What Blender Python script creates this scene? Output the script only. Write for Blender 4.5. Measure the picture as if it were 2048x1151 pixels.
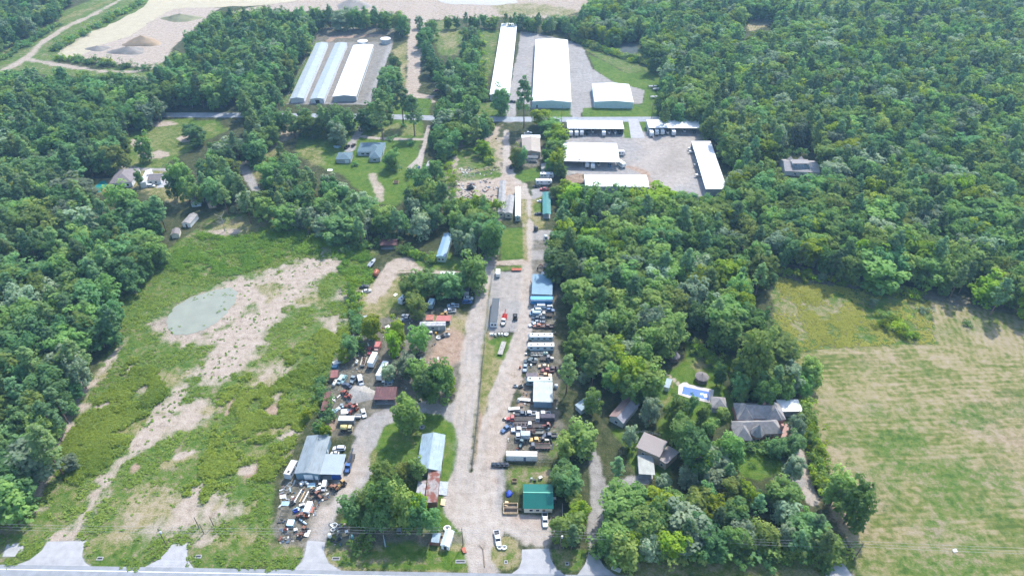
import bpy, bmesh, math, random
import numpy as np
from mathutils import Vector, Matrix
random.seed(7); RNG = np.random.default_rng(11)
R = math.radians
for o in list(bpy.data.objects): bpy.data.objects.remove(o)
S = bpy.context.scene
COL = S.collection
# ---------------------------------------------------------------- camera, sky, sun, exposure
CAM_H, PITCH, FPX = 209.0, R(38.0), 1366.0
cam = bpy.data.cameras.new('camera'); camo = bpy.data.objects.new('camera', cam); COL.objects.link(camo)
camo.location = (0, 0, CAM_H); camo.rotation_euler = (math.pi/2-PITCH, 0, 0)
cam.sensor_width = 36; cam.lens = 36*FPX/2048; cam.clip_start = 1; cam.clip_end = 20000
S.camera = camo
HAZE = 0.00013
SUN_EL, SUN_AZ = R(52), R(27)          # azimuth measured from +y (away from the camera) towards +x
w = bpy.data.worlds.new('World'); S.world = w; w.use_nodes = True
nt = w.node_tree; bg = nt.nodes['Background']
sky = nt.nodes.new('ShaderNodeTexSky'); sky.sky_type = 'NISHITA'; sky.sun_disc = False
sky.sun_elevation = SUN_EL; sky.sun_rotation = SUN_AZ; sky.altitude = 200; sky.dust_density = 1.2
nt.links.new(sky.outputs[0], bg.inputs[0]); bg.inputs[1].default_value = 0.15
sl = bpy.data.lights.new('sun', 'SUN'); sl.energy = 2.3; sl.angle = R(0.6); sl.color = (1, .965, .90)
so = bpy.data.objects.new('sun', sl); COL.objects.link(so)
sd = Vector((math.sin(SUN_AZ)*math.cos(SUN_EL), math.cos(SUN_AZ)*math.cos(SUN_EL), math.sin(SUN_EL)))
so.rotation_euler = sd.to_track_quat('Z', 'Y').to_euler(); so.location = (0, 0, 400)
S.view_settings.view_transform = 'Standard'; S.view_settings.look = 'None'
S.view_settings.gamma = 1; S.view_settings.exposure = 1.5
S.cycles.use_denoising = True; S.cycles.max_bounces = 5; S.cycles.diffuse_bounces = 3; S.cycles.glossy_bounces = 2
S.cycles.transmission_bounces = 3; S.cycles.volume_bounces = 0; S.cycles.transparent_max_bounces = 4
S.cycles.use_adaptive_sampling = True; S.cycles.adaptive_threshold = 0.03
S.cycles.caustics_reflective = False; S.cycles.caustics_refractive = False

# ---------------------------------------------------------------- survey: sight lines onto a level plane
cT, sT = math.cos(PITCH), math.sin(PITCH)
def at(px, py, z=0.0):
    u = (px-1024)/FPX; v = (py-575.5)/FPX
    t = (CAM_H-z)/(sT+v*cT)
    return Vector((u*t, t*(cT-v*sT), z))
def px_of(x, y, z):
    dz = z-CAM_H; f = y*cT-dz*sT; up = y*sT+dz*cT
    return 1024+FPX*x/f, 575.5-FPX*up/f
def G(pts): return [at(a, b)[:2] for a, b in pts]

# ---------------------------------------------------------------- materials
MATS = {}
def nodes_of(m):
    m.use_nodes = True; n = m.node_tree; return n, n.nodes['Principled BSDF']
def srgb(h):
    c = [int(h[i:i+2], 16)/255 for i in (0, 2, 4)]
    return tuple(x/12.92 if x <= .04045 else ((x+.055)/1.055)**2.4 for x in c)
def mat(key, col, rough=.6, metal=0., var=.12, scale=1.5, kind=None, col2=None, spec=.5):
    """plain surface with procedural wear; kind 'rib' adds corrugation, 'rust' adds rust patches, 'streak' adds dirt runs"""
    if key in MATS: return MATS[key]
    if isinstance(col, str): col = srgb(col)
    m = bpy.data.materials.new(key); n, p = nodes_of(m); N = n.nodes.new; L = n.links.new
    tc = N('ShaderNodeTexCoord'); nz = N('ShaderNodeTexNoise'); nz.inputs['Scale'].default_value = scale
    nz.inputs['Detail'].default_value = 5; L(tc.outputs['Object'], nz.inputs['Vector'])
    mr = N('ShaderNodeMapRange'); mr.inputs['From Min'].default_value = .3; mr.inputs['From Max'].default_value = .7
    mr.inputs['To Min'].default_value = 1-var; mr.inputs['To Max'].default_value = 1+var*.6
    L(nz.outputs['Fac'], mr.inputs['Value'])
    mx = N('ShaderNodeMix'); mx.data_type = 'RGBA'; mx.blend_type = 'MULTIPLY'; mx.inputs['Factor'].default_value = 1
    mx.inputs['A'].default_value = (*col, 1); L(mr.outputs['Result'], mx.inputs['B'])
    out = mx.outputs['Result']
    if kind in ('rust', 'streak'):
        c2 = col2 or ((.16, .05, .03) if kind == 'rust' else tuple(c*.55 for c in col))
        if isinstance(c2, str): c2 = srgb(c2)
        n2 = N('ShaderNodeTexNoise'); n2.inputs['Detail'].default_value = 6; n2.inputs['Scale'].default_value = .45 if kind == 'rust' else .5
        mp = N('ShaderNodeMapping'); mp.inputs['Scale'].default_value = (1, 1, 1) if kind == 'rust' else (2.5, .5, .5)
        L(tc.outputs['Object'], mp.inputs['Vector']); L(mp.outputs[0], n2.inputs['Vector'])
        r2 = N('ShaderNodeMapRange'); r2.inputs['From Min'].default_value = .44 if kind == 'rust' else .5; r2.inputs['From Max'].default_value = .56 if kind == 'rust' else .8
        L(n2.outputs['Fac'], r2.inputs['Value'])
        m2 = N('ShaderNodeMix'); m2.data_type = 'RGBA'; L(r2.outputs['Result'], m2.inputs['Factor'])
        L(out, m2.inputs['A']); m2.inputs['B'].default_value = (*c2, 1); out = m2.outputs['Result']
    if kind in ('rib', 'rust', 'streak'):
        wv = N('ShaderNodeTexWave'); wv.inputs['Scale'].default_value = 1.0; wv.bands_direction = 'X' if kind != 'streak' else 'Y'
        L(tc.outputs['Object'], wv.inputs['Vector']); bp = N('ShaderNodeBump'); bp.inputs['Strength'].default_value = .35
        bp.inputs['Distance'].default_value = .05; L(wv.outputs['Fac'], bp.inputs['Height']); L(bp.outputs[0], p.inputs['Normal'])
    L(out, p.inputs['Base Color'])
    p.inputs['Roughness'].default_value = rough; p.inputs['Metallic'].default_value = metal
    p.inputs['Specular IOR Level'].default_value = spec
    MATS[key] = m; return m

# ---------------------------------------------------------------- mesh builders
def mesh(name, vs, fs, m=None, smooth=False):
    me = bpy.data.meshes.new(name); me.from_pydata([tuple(v) for v in vs], [], fs); me.update()
    if m: me.materials.append(m)
    if smooth: me.polygons.foreach_set('use_smooth', [True]*len(me.polygons))
    return me
def link(name, me, parent=None, loc=None, rz=0):
    o = bpy.data.objects.new(name, me); COL.objects.link(o)
    if parent: o.parent = parent
    if loc is not None: o.location = loc
    if rz: o.rotation_euler[2] = rz
    return o
def root(name, label, cat, loc, rz=0, group=None):
    o = bpy.data.objects.new(name, None); COL.objects.link(o); o.location = loc; o.rotation_euler[2] = rz
    o.empty_display_size = .3
    tag(o, label, cat, group); return o
def tag(o, label, cat, group=None):
    o['label'] = label; o['category'] = cat
    if group: o['group'] = group
    return o
def kind(o, k, label=None):
    o['kind'] = k
    if label: o['label'] = label
    return o
class MB:
    def __init__(s): s.v = []; s.f = []
    def add(s, vs, fs):
        b = len(s.v); s.v += [tuple(x) for x in vs]; s.f += [tuple(i+b for i in f) for f in fs]; return s
    def box(s, x0, x1, y0, y1, z0, z1):
        return s.add([(x0,y0,z0),(x1,y0,z0),(x1,y1,z0),(x0,y1,z0),(x0,y0,z1),(x1,y0,z1),(x1,y1,z1),(x0,y1,z1)],
                     [(0,3,2,1),(4,5,6,7),(0,1,5,4),(1,2,6,5),(2,3,7,6),(3,0,4,7)])
    def loft(s, rings, cap=True):
        n = len(rings[0]); vs = [p for r in rings for p in r]; fs = []
        for k in range(len(rings)-1):
            for i in range(n):
                j = (i+1) % n; fs.append((k*n+i, k*n+j, (k+1)*n+j, (k+1)*n+i))
        if cap: fs += [tuple(range(n))[::-1], tuple((len(rings)-1)*n+i for i in range(n))]
        return s.add(vs, fs)
    def tube(s, a, b, r, n=6, r2=None):
        a, b = Vector(a), Vector(b); d = (b-a).normalized(); q = d.to_track_quat('Z', 'Y').to_matrix(); r2 = r if r2 is None else r2
        ring = lambda c, rr: [c+q@Vector((math.cos(2*math.pi*i/n)*rr, math.sin(2*math.pi*i/n)*rr, 0)) for i in range(n)]
        return s.loft([ring(a, r), ring(b, r2)])
    def slab(s, quad, t):
        q = [Vector(p) for p in quad]; return s.add([p for p in q]+[p-Vector((0,0,t)) for p in q],
             [tuple(range(len(q))), tuple(range(2*len(q)-1, len(q)-1, -1))]+[(i, i+len(q), (i+1) % len(q)+len(q), (i+1) % len(q)) for i in range(len(q))])
    def build(s, name, m, parent=None, smooth=False, loc=None, rz=0):
        return link(name, mesh(name, s.v, s.f, m, smooth), parent, loc, rz)
def rect(c, h):
    P = [at(a, b, h) for a, b in c]; TL, TR, BR, BL = P
    ctr = (TL+TR+BR+BL)/4; u = ((TR-TL)+(BR-BL))/2; d = ((TL-BL)+(TR-BR))/2
    w_, d_ = u.length, d.length
    # square up: share the skew between both axes
    au = math.atan2(u.y, u.x); ad = math.atan2(d.y, d.x)-math.pi/2
    wu, wd = w_/(w_+d_), d_/(w_+d_); ang = au*wu+ad*wd
    return Vector((ctr.x, ctr.y, 0)), ang, w_, d_
# ---------------------------------------------------------------- ground sheet with ground-cover regions
WEED, SAND, GRAV, LAWN, STRAW, RED, GREY, YARD = range(8)
def lin(a, b, s): return np.arange(a, b, s)
gx = np.unique(np.concatenate([lin(-690, -240, 2.6), lin(-240, 240, 1.25), lin(240, 692, 2.6)]))
gy = np.unique(np.concatenate([lin(96, 340, 1.1), lin(340, 520, 1.6), lin(520, 960, 2.6)]))
GX, GY = np.meshgrid(gx, gy); NV = GX.size
PX, PY = GX.ravel(), GY.ravel()
def vnoise(x, y, s, seed):
    r = np.random.default_rng(seed); T = r.random((256, 256)); x = x/s; y = y/s
    i = np.floor(x).astype(int); j = np.floor(y).astype(int); fx = x-i; fy = y-j
    fx = fx*fx*(3-2*fx); fy = fy*fy*(3-2*fy); g = lambda a, b: T[a % 256, b % 256]
    return (g(i, j)*(1-fx)+g(i+1, j)*fx)*(1-fy)+(g(i, j+1)*(1-fx)+g(i+1, j+1)*fx)*fy
EDGE = (vnoise(PX, PY, 9, 1)*.6+vnoise(PX, PY, 3.2, 2)*.45+vnoise(PX, PY, 22, 3)*.35-.7)*2.6
Wt = np.zeros((8, NV), np.float32)
def seg_dist(x, y, a, b):
    ax, ay = a; bx, by = b; dx, dy = bx-ax, by-ay; L = dx*dx+dy*dy+1e-9
    t = np.clip(((x-ax)*dx+(y-ay)*dy)/L, 0, 1); return np.hypot(x-ax-t*dx, y-ay-t*dy), t
def inside(x, y, P):
    c = np.zeros(x.shape, bool); n = len(P)
    for i in range(n):
        x1, y1 = P[i]; x2, y2 = P[(i+1) % n]
        if y1 == y2: continue
        c ^= ((y1 > y) != (y2 > y)) & (x < (x2-x1)*(y-y1)/(y2-y1)+x1)
    return c
def apply(cls, idx, m, k):
    m = np.clip(m, 0, 1)*k
    Wt[:, idx] *= (1-m)
    if cls >= 0: Wt[cls, idx] += m
def poly(cls, pts, fe=1.5, amp=2.5, k=1.0):
    P = G(pts); xs = [p[0] for p in P]; ys = [p[1] for p in P]; b = fe+amp+2
    idx = np.where((PX > min(xs)-b) & (PX < max(xs)+b) & (PY > min(ys)-b) & (PY < max(ys)+b))[0]
    if not len(idx): return
    x, y = PX[idx], PY[idx]; d = np.full(x.shape, 1e9)
    for i in range(len(P)): d = np.minimum(d, seg_dist(x, y, P[i], P[(i+1) % len(P)])[0])
    d = np.where(inside(x, y, P), d, -d)+EDGE[idx]*amp
    apply(cls, idx, .5+d/(2*fe), k)
def path(cls, pts, fe=.8, amp=.7, k=1.0):
    """pts: (px, py, width in metres)"""
    P = [(*at(a, b)[:2], c/2) for a, b, c in pts]
    for i in range(len(P)-1):
        a, b = P[i], P[i+1]; r = max(a[2], b[2])+fe+amp+2
        idx = np.where((PX > min(a[0], b[0])-r) & (PX < max(a[0], b[0])+r) & (PY > min(a[1], b[1])-r) & (PY < max(a[1], b[1])+r))[0]
        if not len(idx): continue
        d, t = seg_dist(PX[idx], PY[idx], a[:2], b[:2]); wd = a[2]+(b[2]-a[2])*t
        apply(cls, idx, .5+(wd-d+EDGE[idx]*amp)/(2*fe), k)
# -- left field
LEFT_FIELD = [(-60,1140),(-60,1010),(60,930),(100,860),(140,795),(195,735),(232,668),(222,610),(262,562),(330,500),(390,458),(600,452),(700,476),(745,505),(748,560),(722,598),(716,640),(690,680),(660,750),(640,820),(600,870),(575,920),(556,960),(548,1085),(605,1112),(640,1142)]
poly(WEED, LEFT_FIELD, 2, 2)
def in_field(a, b): p = at(a, b); return bool(inside(np.array([p.x]), np.array([p.y]), G(LEFT_FIELD))[0])
poly(STRAW, [(0,1010),(70,940),(120,870),(160,800),(205,735),(240,680),(260,690),(215,760),(160,850),(100,950),(40,1040),(0,1060)], 4, 5, .45)
path(SAND, [(258,668,3.5),(225,716,4),(190,762,4),(150,806,4),(125,850,5),(112,900,3)], 1.2, 1.6, .8)
path(WEED, [(255,676,.9),(225,722,.9),(185,775,1),(140,830,1)], .6, .6, .6)
poly(SAND, [(296,664),(300,640),(330,610),(380,585),(430,565),(480,552),(530,552),(560,536),(612,514),(655,518),(672,542),(625,562),(588,590),(578,620),(545,660),(505,705),(462,745),(432,768),(402,764),(392,735),(415,700),(380,684),(330,680)], 4.5, 4.5, 1.0)
poly(WEED, [(405,690),(440,660),(470,650),(500,630),(520,610),(500,600),(480,625),(450,650),(410,668)], 2, 4, .6)
poly(STRAW, [(500,560),(560,560),(580,590),(540,610),(500,600)], 2, 5, .6)
poly(YARD, [(300,655),(320,620),(350,600),(400,580),(470,570),(476,592),(440,645),(390,672),(340,674)], 4, 4, .45)
poly(WEED, [(265,610),(300,590),(350,575),(400,570),(375,600),(350,625),(320,640),(285,632)], 3, 3, .55)
for a, b, s, k in [(600,600,9,.7),(640,530,8,.8),(615,545,7,.8),(665,640,5,.9),(620,600,6,.6),(690,588,5,.7),(545,745,8,.7),(520,760,5,.5),(645,685,3,.5),(380,745,6,.7),(338,745,4,.6),(350,760,5,.6),(290,775,3,.7),(260,800,3,.6),(390,830,8,.7),(345,850,7,.8),(300,860,6,.6),(425,850,7,.6),(360,815,6,.7),(68,985,6,.8),(80,960,4,.7),(50,1005,4,.6),(280,1000,7,.6),(300,1035,9,.66),(265,1030,6,.5),(330,1020,5,.6),(420,1005,6,.7),(440,1025,6,.85),(400,1040,6,.7),(520,905,4,.5),(500,935,4,.5),(470,1065,5,.6),(240,1080,6,.4),(120,1050,5,.5),(165,1000,6,.6),(150,970,6,.5),(495,890,4,.5),(210,1085,5,.5),(500,1070,5,.4)]:
    c = at(a, b); n = 9; ph = random.random()*6
    pts = [px_of(c.x+s*1.3*math.cos(2*math.pi*i/n)*(.7+.5*random.random()), c.y+s*math.sin(2*math.pi*i/n)*(.7+.5*random.random()), 0) for i in range(n)]
    poly(SAND if k > .62 else STRAW, pts, 3.5, 4, min(1, k*.95))
path(SAND, [(376,768,6),(345,810,9),(318,845,9),(295,872,5),(270,905,5),(240,930,6),(215,955,7),(192,985,7),(170,1030,7),(148,1070,7)], 2.6, 3.4, .8)
path(WEED, [(205,985,1.5),(180,1030,2),(160,1075,2)], .8, 1.2, .6)
rs = random.Random(31)
for _ in range(64):
    a, b = rs.uniform(60, 620), rs.uniform(590, 1075)
    if not in_field(a, b): continue
    dx, dy = rs.choice([(-22, 30), (-18, 22), (-30, 14), (26, -8)]); wdt = rs.uniform(1.2, 3.2)
    path(rs.choice((SAND, SAND, STRAW, STRAW, RED)), [(a, b, wdt*.4), (a+dx*.5+rs.uniform(-4, 4), b+dy*.5, wdt), (a+dx, b+dy, wdt*.4)], 1.8, 2.6, rs.uniform(.65, .95))
path(STRAW, [(330,930,3),(400,905,3.5),(470,885,3),(540,862,3),(610,845,2)], 1, 1.5, .8)
path(SAND, [(355,912,2.5),(385,903,3),(410,900,2)], .8, 1.2, .9)
poly(STRAW, [(430,800),(520,700),(600,690),(620,660),(640,700),(600,760),(480,860)], 6, 8, .3)
path(-1, [(395,735,2),(440,700,2)], 1, 1, .3)
# -- junk yards and lanes by the left of the road
poly(YARD, [(655,770),(668,720),(690,690),(715,650),(760,640),(830,630),(905,610),(930,640),(940,700),(930,760),(925,800),(850,805),(780,815),(745,835),(700,870),(640,880),(635,830)], 1.5, 2)
poly(STRAW, [(712,640),(722,600),(748,565),(790,552),(900,545),(900,565),(870,590),(830,605),(800,625),(740,635)], 1.5, 1.5)
poly(WEED, [(770,600),(820,590),(830,605),(800,622),(770,620)], 2, 2, .5)
path(STRAW, [(880,640,9),(910,650,13),(908,668,12)], 3, 3, .8); path(RED, [(905,672,12),(900,695,14),(875,722,12)], 3, 3, .75)
poly(SAND, [(738,600),(758,556),(770,530),(800,512),(838,508),(850,520),(835,540),(800,545),(785,560),(775,585),(750,605)], 1.2, 2)
path(SAND, [(790,540,4),(840,541,4),(900,545,3.5),(960,552,3.5)], .6, .6)
path(STRAW, [(795,541,.7),(840,542,.7),(950,551,.6)], .4, .3, .7)
poly(WEED, [(846,505),(880,500),(930,515),(950,540),(880,541),(845,535),(800,505)], 1.5, 2)
poly(LAWN, [(860,510),(920,520),(950,540),(900,540),(860,535)], 2, 2, .7)
poly(YARD, [(556,955),(600,950),(700,948),(700,985),(660,1020),(640,1050),(612,1095),(560,1100),(548,1050),(552,1000)], 1.5, 2)
poly(WEED, [(550,1085),(600,1095),(612,1110),(596,1140),(540,1140)], 1.5, 1.5)
poly(STRAW, [(560,1082),(600,1086),(606,1100),(590,1125),(575,1100)], 2, 2, .5)
poly(RED, [(632,840),(670,836),(672,858),(650,880),(632,868)], 1, 1, .8)
LOOP = [(745,948),(742,915),(752,880),(770,852),(800,835),(850,825),(880,826),(905,845),(916,880),(912,925),(893,965),(890,1010),(893,1032),(945,1085),(946,1120),(935,1142),(690,1138),(664,1128),(650,1108),(650,1085),(680,1040),(720,990)]
poly(GREY, [(938,560),(975,500),(990,470),(1000,455),(1003,462),(985,540),(975,620),(968,700),(957,830),(945,940),(950,1085),(990,1090),(1000,1148),(930,1148),(890,1035),(680,1020),(655,1085),(655,1140),(600,1140),(615,1085),(640,1035),(690,960),(705,890),(715,850),(745,830),(785,815),(850,800),(900,805),(925,790),(938,720),(935,650),(948,600)], 1, 1.2)
path(GRAV, [(998,460,4),(985,510,5),(968,570,8),(955,650,10),(948,740,11),(938,830,12),(928,920,13),(925,1000,16),(950,1070,14),(965,1110,9),(967,1150,10)], 1.5, 1.2, .85)
path(GRAV, [(630,1080,6),(650,1030,7),(690,985,8),(712,930,8),(728,880,7)], 2, 2, .55)
poly(LAWN, LOOP, .8, .8)
poly(STRAW, [(745,948),(742,910),(752,875),(764,865),(756,905),(756,950)], .8, 1, .75)
poly(WEED, [(760,940),(775,870),(840,838),(890,850),(900,900),(880,960),(800,990)], 3, 4, .55)
poly(YARD, [(655,1060),(700,1040),(760,1055),(900,1050),(930,1075),(935,1090),(860,1100),(700,1098),(660,1100)], 2, 2.5, .75)
path(STRAW, [(660,1100,5),(720,1098,3),(800,1098,2.5),(880,1098,3),(940,1092,3)], 1, 1.5, .7)
path(RED, [(840,1070,3),(832,1100,3)], 1, 1, .5)
poly(LAWN, [(664,1106),(930,1104),(942,1120),(930,1138),(690,1133),(664,1120)], .6, .8, .8)
path(STRAW, [(648,1090,2),(652,1115,2.5),(675,1134,2),(760,1140,1.5),(930,1142,2),(944,1118,1.5),(944,1090,2)], .6, .6, .7)
path(WEED, [(690,1117,5),(780,1119,5),(870,1117,5)], 1.2, 1, .9)
# -- main lanes on the right of the strip
path(STRAW, [(944,940,2.6),(956,830,2.6),(964,760,2.6),(970,690,2.5),(978,600,2.2),(986,545,2.2)], .5, .5, .9)
path(-1, [(944,940,1.6),(955,830,1.6),(966,720,1.6)], .5, .4, .75); path(RED, [(950,925,1.2),(962,830,1.6),(974,740,2.4),(980,690,2.0),(984,610,1.5)], .8, .8, .6)
poly(WEED, [(988,535),(1050,528),(1055,536),(1020,540),(990,545)], .8, .8)
poly(GREY, [(984,545),(1052,536),(1060,560),(1056,640),(1040,662),(985,664),(975,650)], 1, 1)
poly(GRAV, [(990,550),(1050,540),(1055,600),(1030,610),(1000,600)], 3, 3, .5)
poly(LAWN, [(975,680),(1035,670),(1030,700),(1010,725),(980,720)], 1.2, 1.2, .85)
poly(STRAW, [(968,690),(990,690),(985,740),(1000,720),(1005,740),(985,790),(968,830),(962,800)], 1.2, 1.5)
poly(YARD, [(1060,560),(1110,560),(1115,700),(1125,900),(1100,920),(1010,925),(1005,905),(1015,850),(1040,780),(1058,700),(1068,640)], 1.5, 2)
poly(RED, [(998,905),(1012,850),(1030,800),(1050,760),(1068,770),(1065,805),(1040,820),(1022,860),(1008,920)], 2.5, 3, .75)
poly(WEED, [(1075,880),(1115,860),(1125,900),(1100,920),(1080,905)], 2, 2, .7)
poly(WEED, [(1005,935),(1040,930),(1105,935),(1108,960),(1048,970),(1040,985),(1018,985),(1010,960)], 1.2, 1.5)
poly(RED, [(1065,945),(1100,938),(1105,950),(1080,955)], 1, 1.5, .6)
path(GRAV, [(1012,262,5),(1012,320,5.5),(1018,350,8),(1040,372,8),(1053,400,7),(1056,450,6.5),(1057,520,6.5),(1056,580,7),(1052,640,7),(1040,690,8),(1022,740,9),(1005,790,9.5),(992,850,10),(978,930,10),(968,1000,12),(970,1070,12),(968,1120,9)], .9, .9)
path(SAND, [(985,930,7),(1000,840,6),(1030,765,5),(1050,700,3)], 1.5, 2, .6)
poly(GRAV, [(950,930),(990,930),(1000,960),(1010,1020),(1110,1035),(1110,1060),(1098,1097),(1044,1097),(1030,1075),(1010,1065),(985,1098),(985,1148),(940,1148),(930,1060),(935,1000)], 1.2, 1.5)
path(GREY, [(1002,935,4),(1000,980,5),(998,1020,4)], 1, 1.2, .7)
path(RED, [(990,960,5),(1030,1035,3),(1075,1048,6)], 2, 2, .45)
poly(STRAW, [(985,1098),(1000,1075),(1015,1070),(1032,1080),(1044,1100),(1040,1128),(1020,1138),(995,1136),(984,1120)], .8, .8)
poly(WEED, [(990,1105),(1010,1085),(1035,1095),(1038,1120),(1010,1130)], 1.5, 2, .6)
poly(YARD, [(1098,1030),(1126,1010),(1126,1100),(1110,1100),(1098,1060)], 1, 1, .8)
poly(WEED, [(1100,1098),(1175,1095),(1174,1115),(1160,1142),(1125,1146),(1106,1128)], .8, .8)
poly(STRAW, [(1105,1100),(1140,1095),(1160,1120),(1130,1144),(1108,1128)], 1.2, 1.5, .6)
poly(WEED, [(1200,1100),(1700,1105),(1700,1160),(1225,1155),(1205,1125)], 1, 1.5)
poly(STRAW, [(1210,1120),(1500,1122),(1650,1130),(1650,1160),(1225,1152)], 1.5, 2, .65)
for off in (-3.2, -1.4, .4, 2.2):
    path(GREY, [(985+off*3,520,.7),(958+off*5,650,.9),(946+off*6,760,.9),(932+off*7,900,1.0),(932+off*7,1000,1.1),(955+off*5,1075,1.0)], .6, .5, .55)
for off in (-2.2, -.4, 1.4):
    path(SAND, [(1056+off*4,420,.6),(1057+off*4,560,.6),(1044+off*4.5,680,.8),(1008+off*5,785,.8),(982+off*6,920,.9),(970+off*6,1040,1.0)], .5, .4, .6)
for off in (-1.3, .5):
    path(SAND, [(634+off*6,1070,.8),(655+off*6,1025,.8),(700+off*6,970,.8),(722+off*6,890,.8),(745+off*5,845,.7)], .5, .5, .5)
# -- upper middle: lots and lawns
poly(LAWN, [(1003,456),(1046,454),(1049,518),(1001,521)], .7, .5)
path(SAND, [(990,526,4),(1020,525,4),(1052,522,4)], .8, .8)
path(STRAW, [(1048,400,3),(1050,455,2.5),(1051,518,2)], .8, .8, .8)
poly(STRAW, [(1066,385),(1090,385),(1090,455),(1070,460),(1066,430)], 1, 1.5)
poly(LAWN, [(1070,410),(1085,405),(1085,425),(1070,425)], 1, 1, .7)
poly(GREY, [(1062,380),(1095,372),(1100,385),(1066,398)], .8, .8)
poly(GREY, [(1064,462),(1105,460),(1112,560),(1068,560)], 1, 1.2)
poly(YARD, [(1066,480),(1110,478),(1112,500),(1068,500)], 1.2, 1.2, .7)
poly(YARD, [(1066,520),(1110,520),(1110,545),(1068,548)], 1.2, 1.2, .7)
poly(SAND, [(905,270),(960,258),(1003,250),(1006,345),(1040,372),(1030,385),(1000,440),(985,440),(900,400),(880,380),(890,340),(900,300)], 2, 3)
poly(STRAW, [(895,360),(930,350),(990,352),(1000,340),(1004,270),(990,262),(960,300),(930,330),(890,340)], 2, 5, .6)
poly(WEED, [(915,300),(950,280),(990,300),(985,330),(950,338),(910,335)], 2, 3)
poly(WEED, [(900,345),(1000,342),(1000,352),(930,362),(900,360)], 1.5, 2, .7)
poly(WEED, [(880,300),(905,280),(912,300),(900,345),(885,400),(870,380)], 2, 3)
poly(LAWN, [(1040,340),(1075,335),(1085,350),(1070,362),(1045,365),(1030,352)], 1, 1.5)
poly(YARD, [(1030,275),(1085,275),(1100,330),(1060,335),(1030,330)], 1.5, 1.5)
poly(LAWN, [(600,265),(700,235),(850,240),(852,250),(840,300),(850,330),(830,345),(850,360),(790,410),(740,405),(690,350),(640,335),(590,310)], 2, 2)
poly(STRAW, [(730,275),(790,245),(845,245),(840,272),(760,278)], 2, 3, .5)
poly(STRAW, [(590,300),(640,290),(660,330),(620,335)], 3, 3, .6)
poly(STRAW, [(800,330),(830,345),(860,345),(870,360),(840,340)], 2, 2, .6)
path(SAND, [(745,350,5),(758,380,6),(760,400,4)], 1, 1, .7)
path(GRAV, [(857,252,3),(850,285,3),(840,318,4),(828,335,9)], .5, .4)
path(GRAV, [(720,272,3.5),(760,277,3),(800,278,3),(848,278,3)], .5, .4)
path(GREY, [(732,240,5),(718,265,5),(705,285,6),(700,300,7)], .8, .8)
poly(LAWN, [(250,330),(255,270),(300,240),(440,238),(450,260),(380,300),(330,330),(320,345),(260,345)], 2, 3)
poly(STRAW, [(250,330),(255,280),(300,245),(430,245),(440,260),(380,290),(330,340)], 5, 8, .45)
for a, b, s in [(318,247,6),(268,285,5),(310,312,6),(380,275,5),(295,310,4)]:
    c = at(a, b); poly(SAND, [px_of(c.x+s*1.6*math.cos(i*.9), c.y+s*.9*math.sin(i*.9), 0) for i in range(7)], 1.5, 3, .8)
poly(STRAW, [(205,345),(250,330),(340,345),(360,370),(390,385),(370,420),(330,400),(260,375),(200,380),(150,385),(160,360)], 3, 4, .8)
path(GREY, [(240,332,3.5),(280,338,3.5),(330,339,3.5),(345,340,3)], .6, .5)
path(GREY, [(500,310,5),(488,335,6),(498,355,6),(512,380,5)], .8, .6)
poly(STRAW, [(480,300),(560,250),(600,255),(570,300),(520,340),(530,390),(505,350)], 3, 4, .7)
poly(SAND, [(530,260),(580,248),(590,270),(560,290),(540,280)], 3, 4, .6)
poly(WEED, [(395,445),(500,420),(560,440),(600,452),(560,470),(420,470)], 3, 4, .9)
poly(STRAW, [(420,450),(520,425),(560,440),(500,465),(430,468)], 3, 5, .6)
path(SAND, [(420,464,4),(470,463,4)], 1.5, 2, .8)
# -- far storage compounds
poly(GREY, [(640,55),(790,57),(782,100),(762,150),(740,210),(572,208),(640,82)], .8, .6)
poly(YARD, [(640,56),(790,58),(784,82),(628,85)], 1, 1); poly(YARD, [(640,82),(780,82),(735,210),(572,208)], 2, 1, .5)
poly(RED, [(660,72),(765,68),(762,73),(672,77),(660,84),(652,84)], .8, .8)
poly(WEED, [(575,206),(640,82),(628,84),(564,206)], .8, .8)
poly(SAND, [(835,-20),(870,-20),(862,30),(848,80),(842,130),(834,185),(850,190),(868,190),(868,205),(808,206),(812,150),(815,80),(825,30)], 1.5, 2)
poly(STRAW, [(790,100),(812,85),(815,150),(800,200),(780,230),(770,200)], 2, 3)
poly(WEED, [(868,45),(905,40),(925,70),(920,110),(880,112),(862,80)], 2, 3)
poly(STRAW, [(875,60),(910,55),(918,90),(888,105)], 3, 4, .6)
poly(WEED, [(955,60),(1000,60),(985,130),(968,200),(945,205),(955,130)], 2, 2)
poly(LAWN, [(790,200),(862,196),(862,232),(775,236),(780,220)], 1.5, 1.5)
poly(STRAW, [(430,30),(560,4),(600,-30),(1180,-40),(1175,20),(1120,36),(990,34),(830,40),(700,20),(520,28)], 2, 4, .4); poly(SAND, [(430,30),(560,4),(600,-30),(1180,-40),(1175,20),(1120,36),(990,34),(830,40),(700,20),(520,28)], 2, 4, .75)
poly(RED, [(560,-20),(1180,-40),(1175,20),(1120,36),(990,34),(830,40),(700,20),(600,10)], 4, 6, .22)
poly(STRAW, [(980,10),(1060,6),(1160,20),(1150,34),(1000,30)], 3, 5, .5)
poly(GREY, [(1040,62),(1080,68),(1140,82),(1165,92),(1185,138),(1225,162),(1290,178),(1286,206),(1185,217),(1145,232),(1065,218),(1040,204),(1015,200),(1036,100)], .8, .8)
poly(GRAV, [(1050,100),(1070,80),(1060,200),(1030,200)], 3, 4, .4)
poly(WEED, [(1150,82),(1200,84),(1300,100),(1318,140),(1255,146),(1200,118),(1178,104)], 1.2, 1.2)
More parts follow.
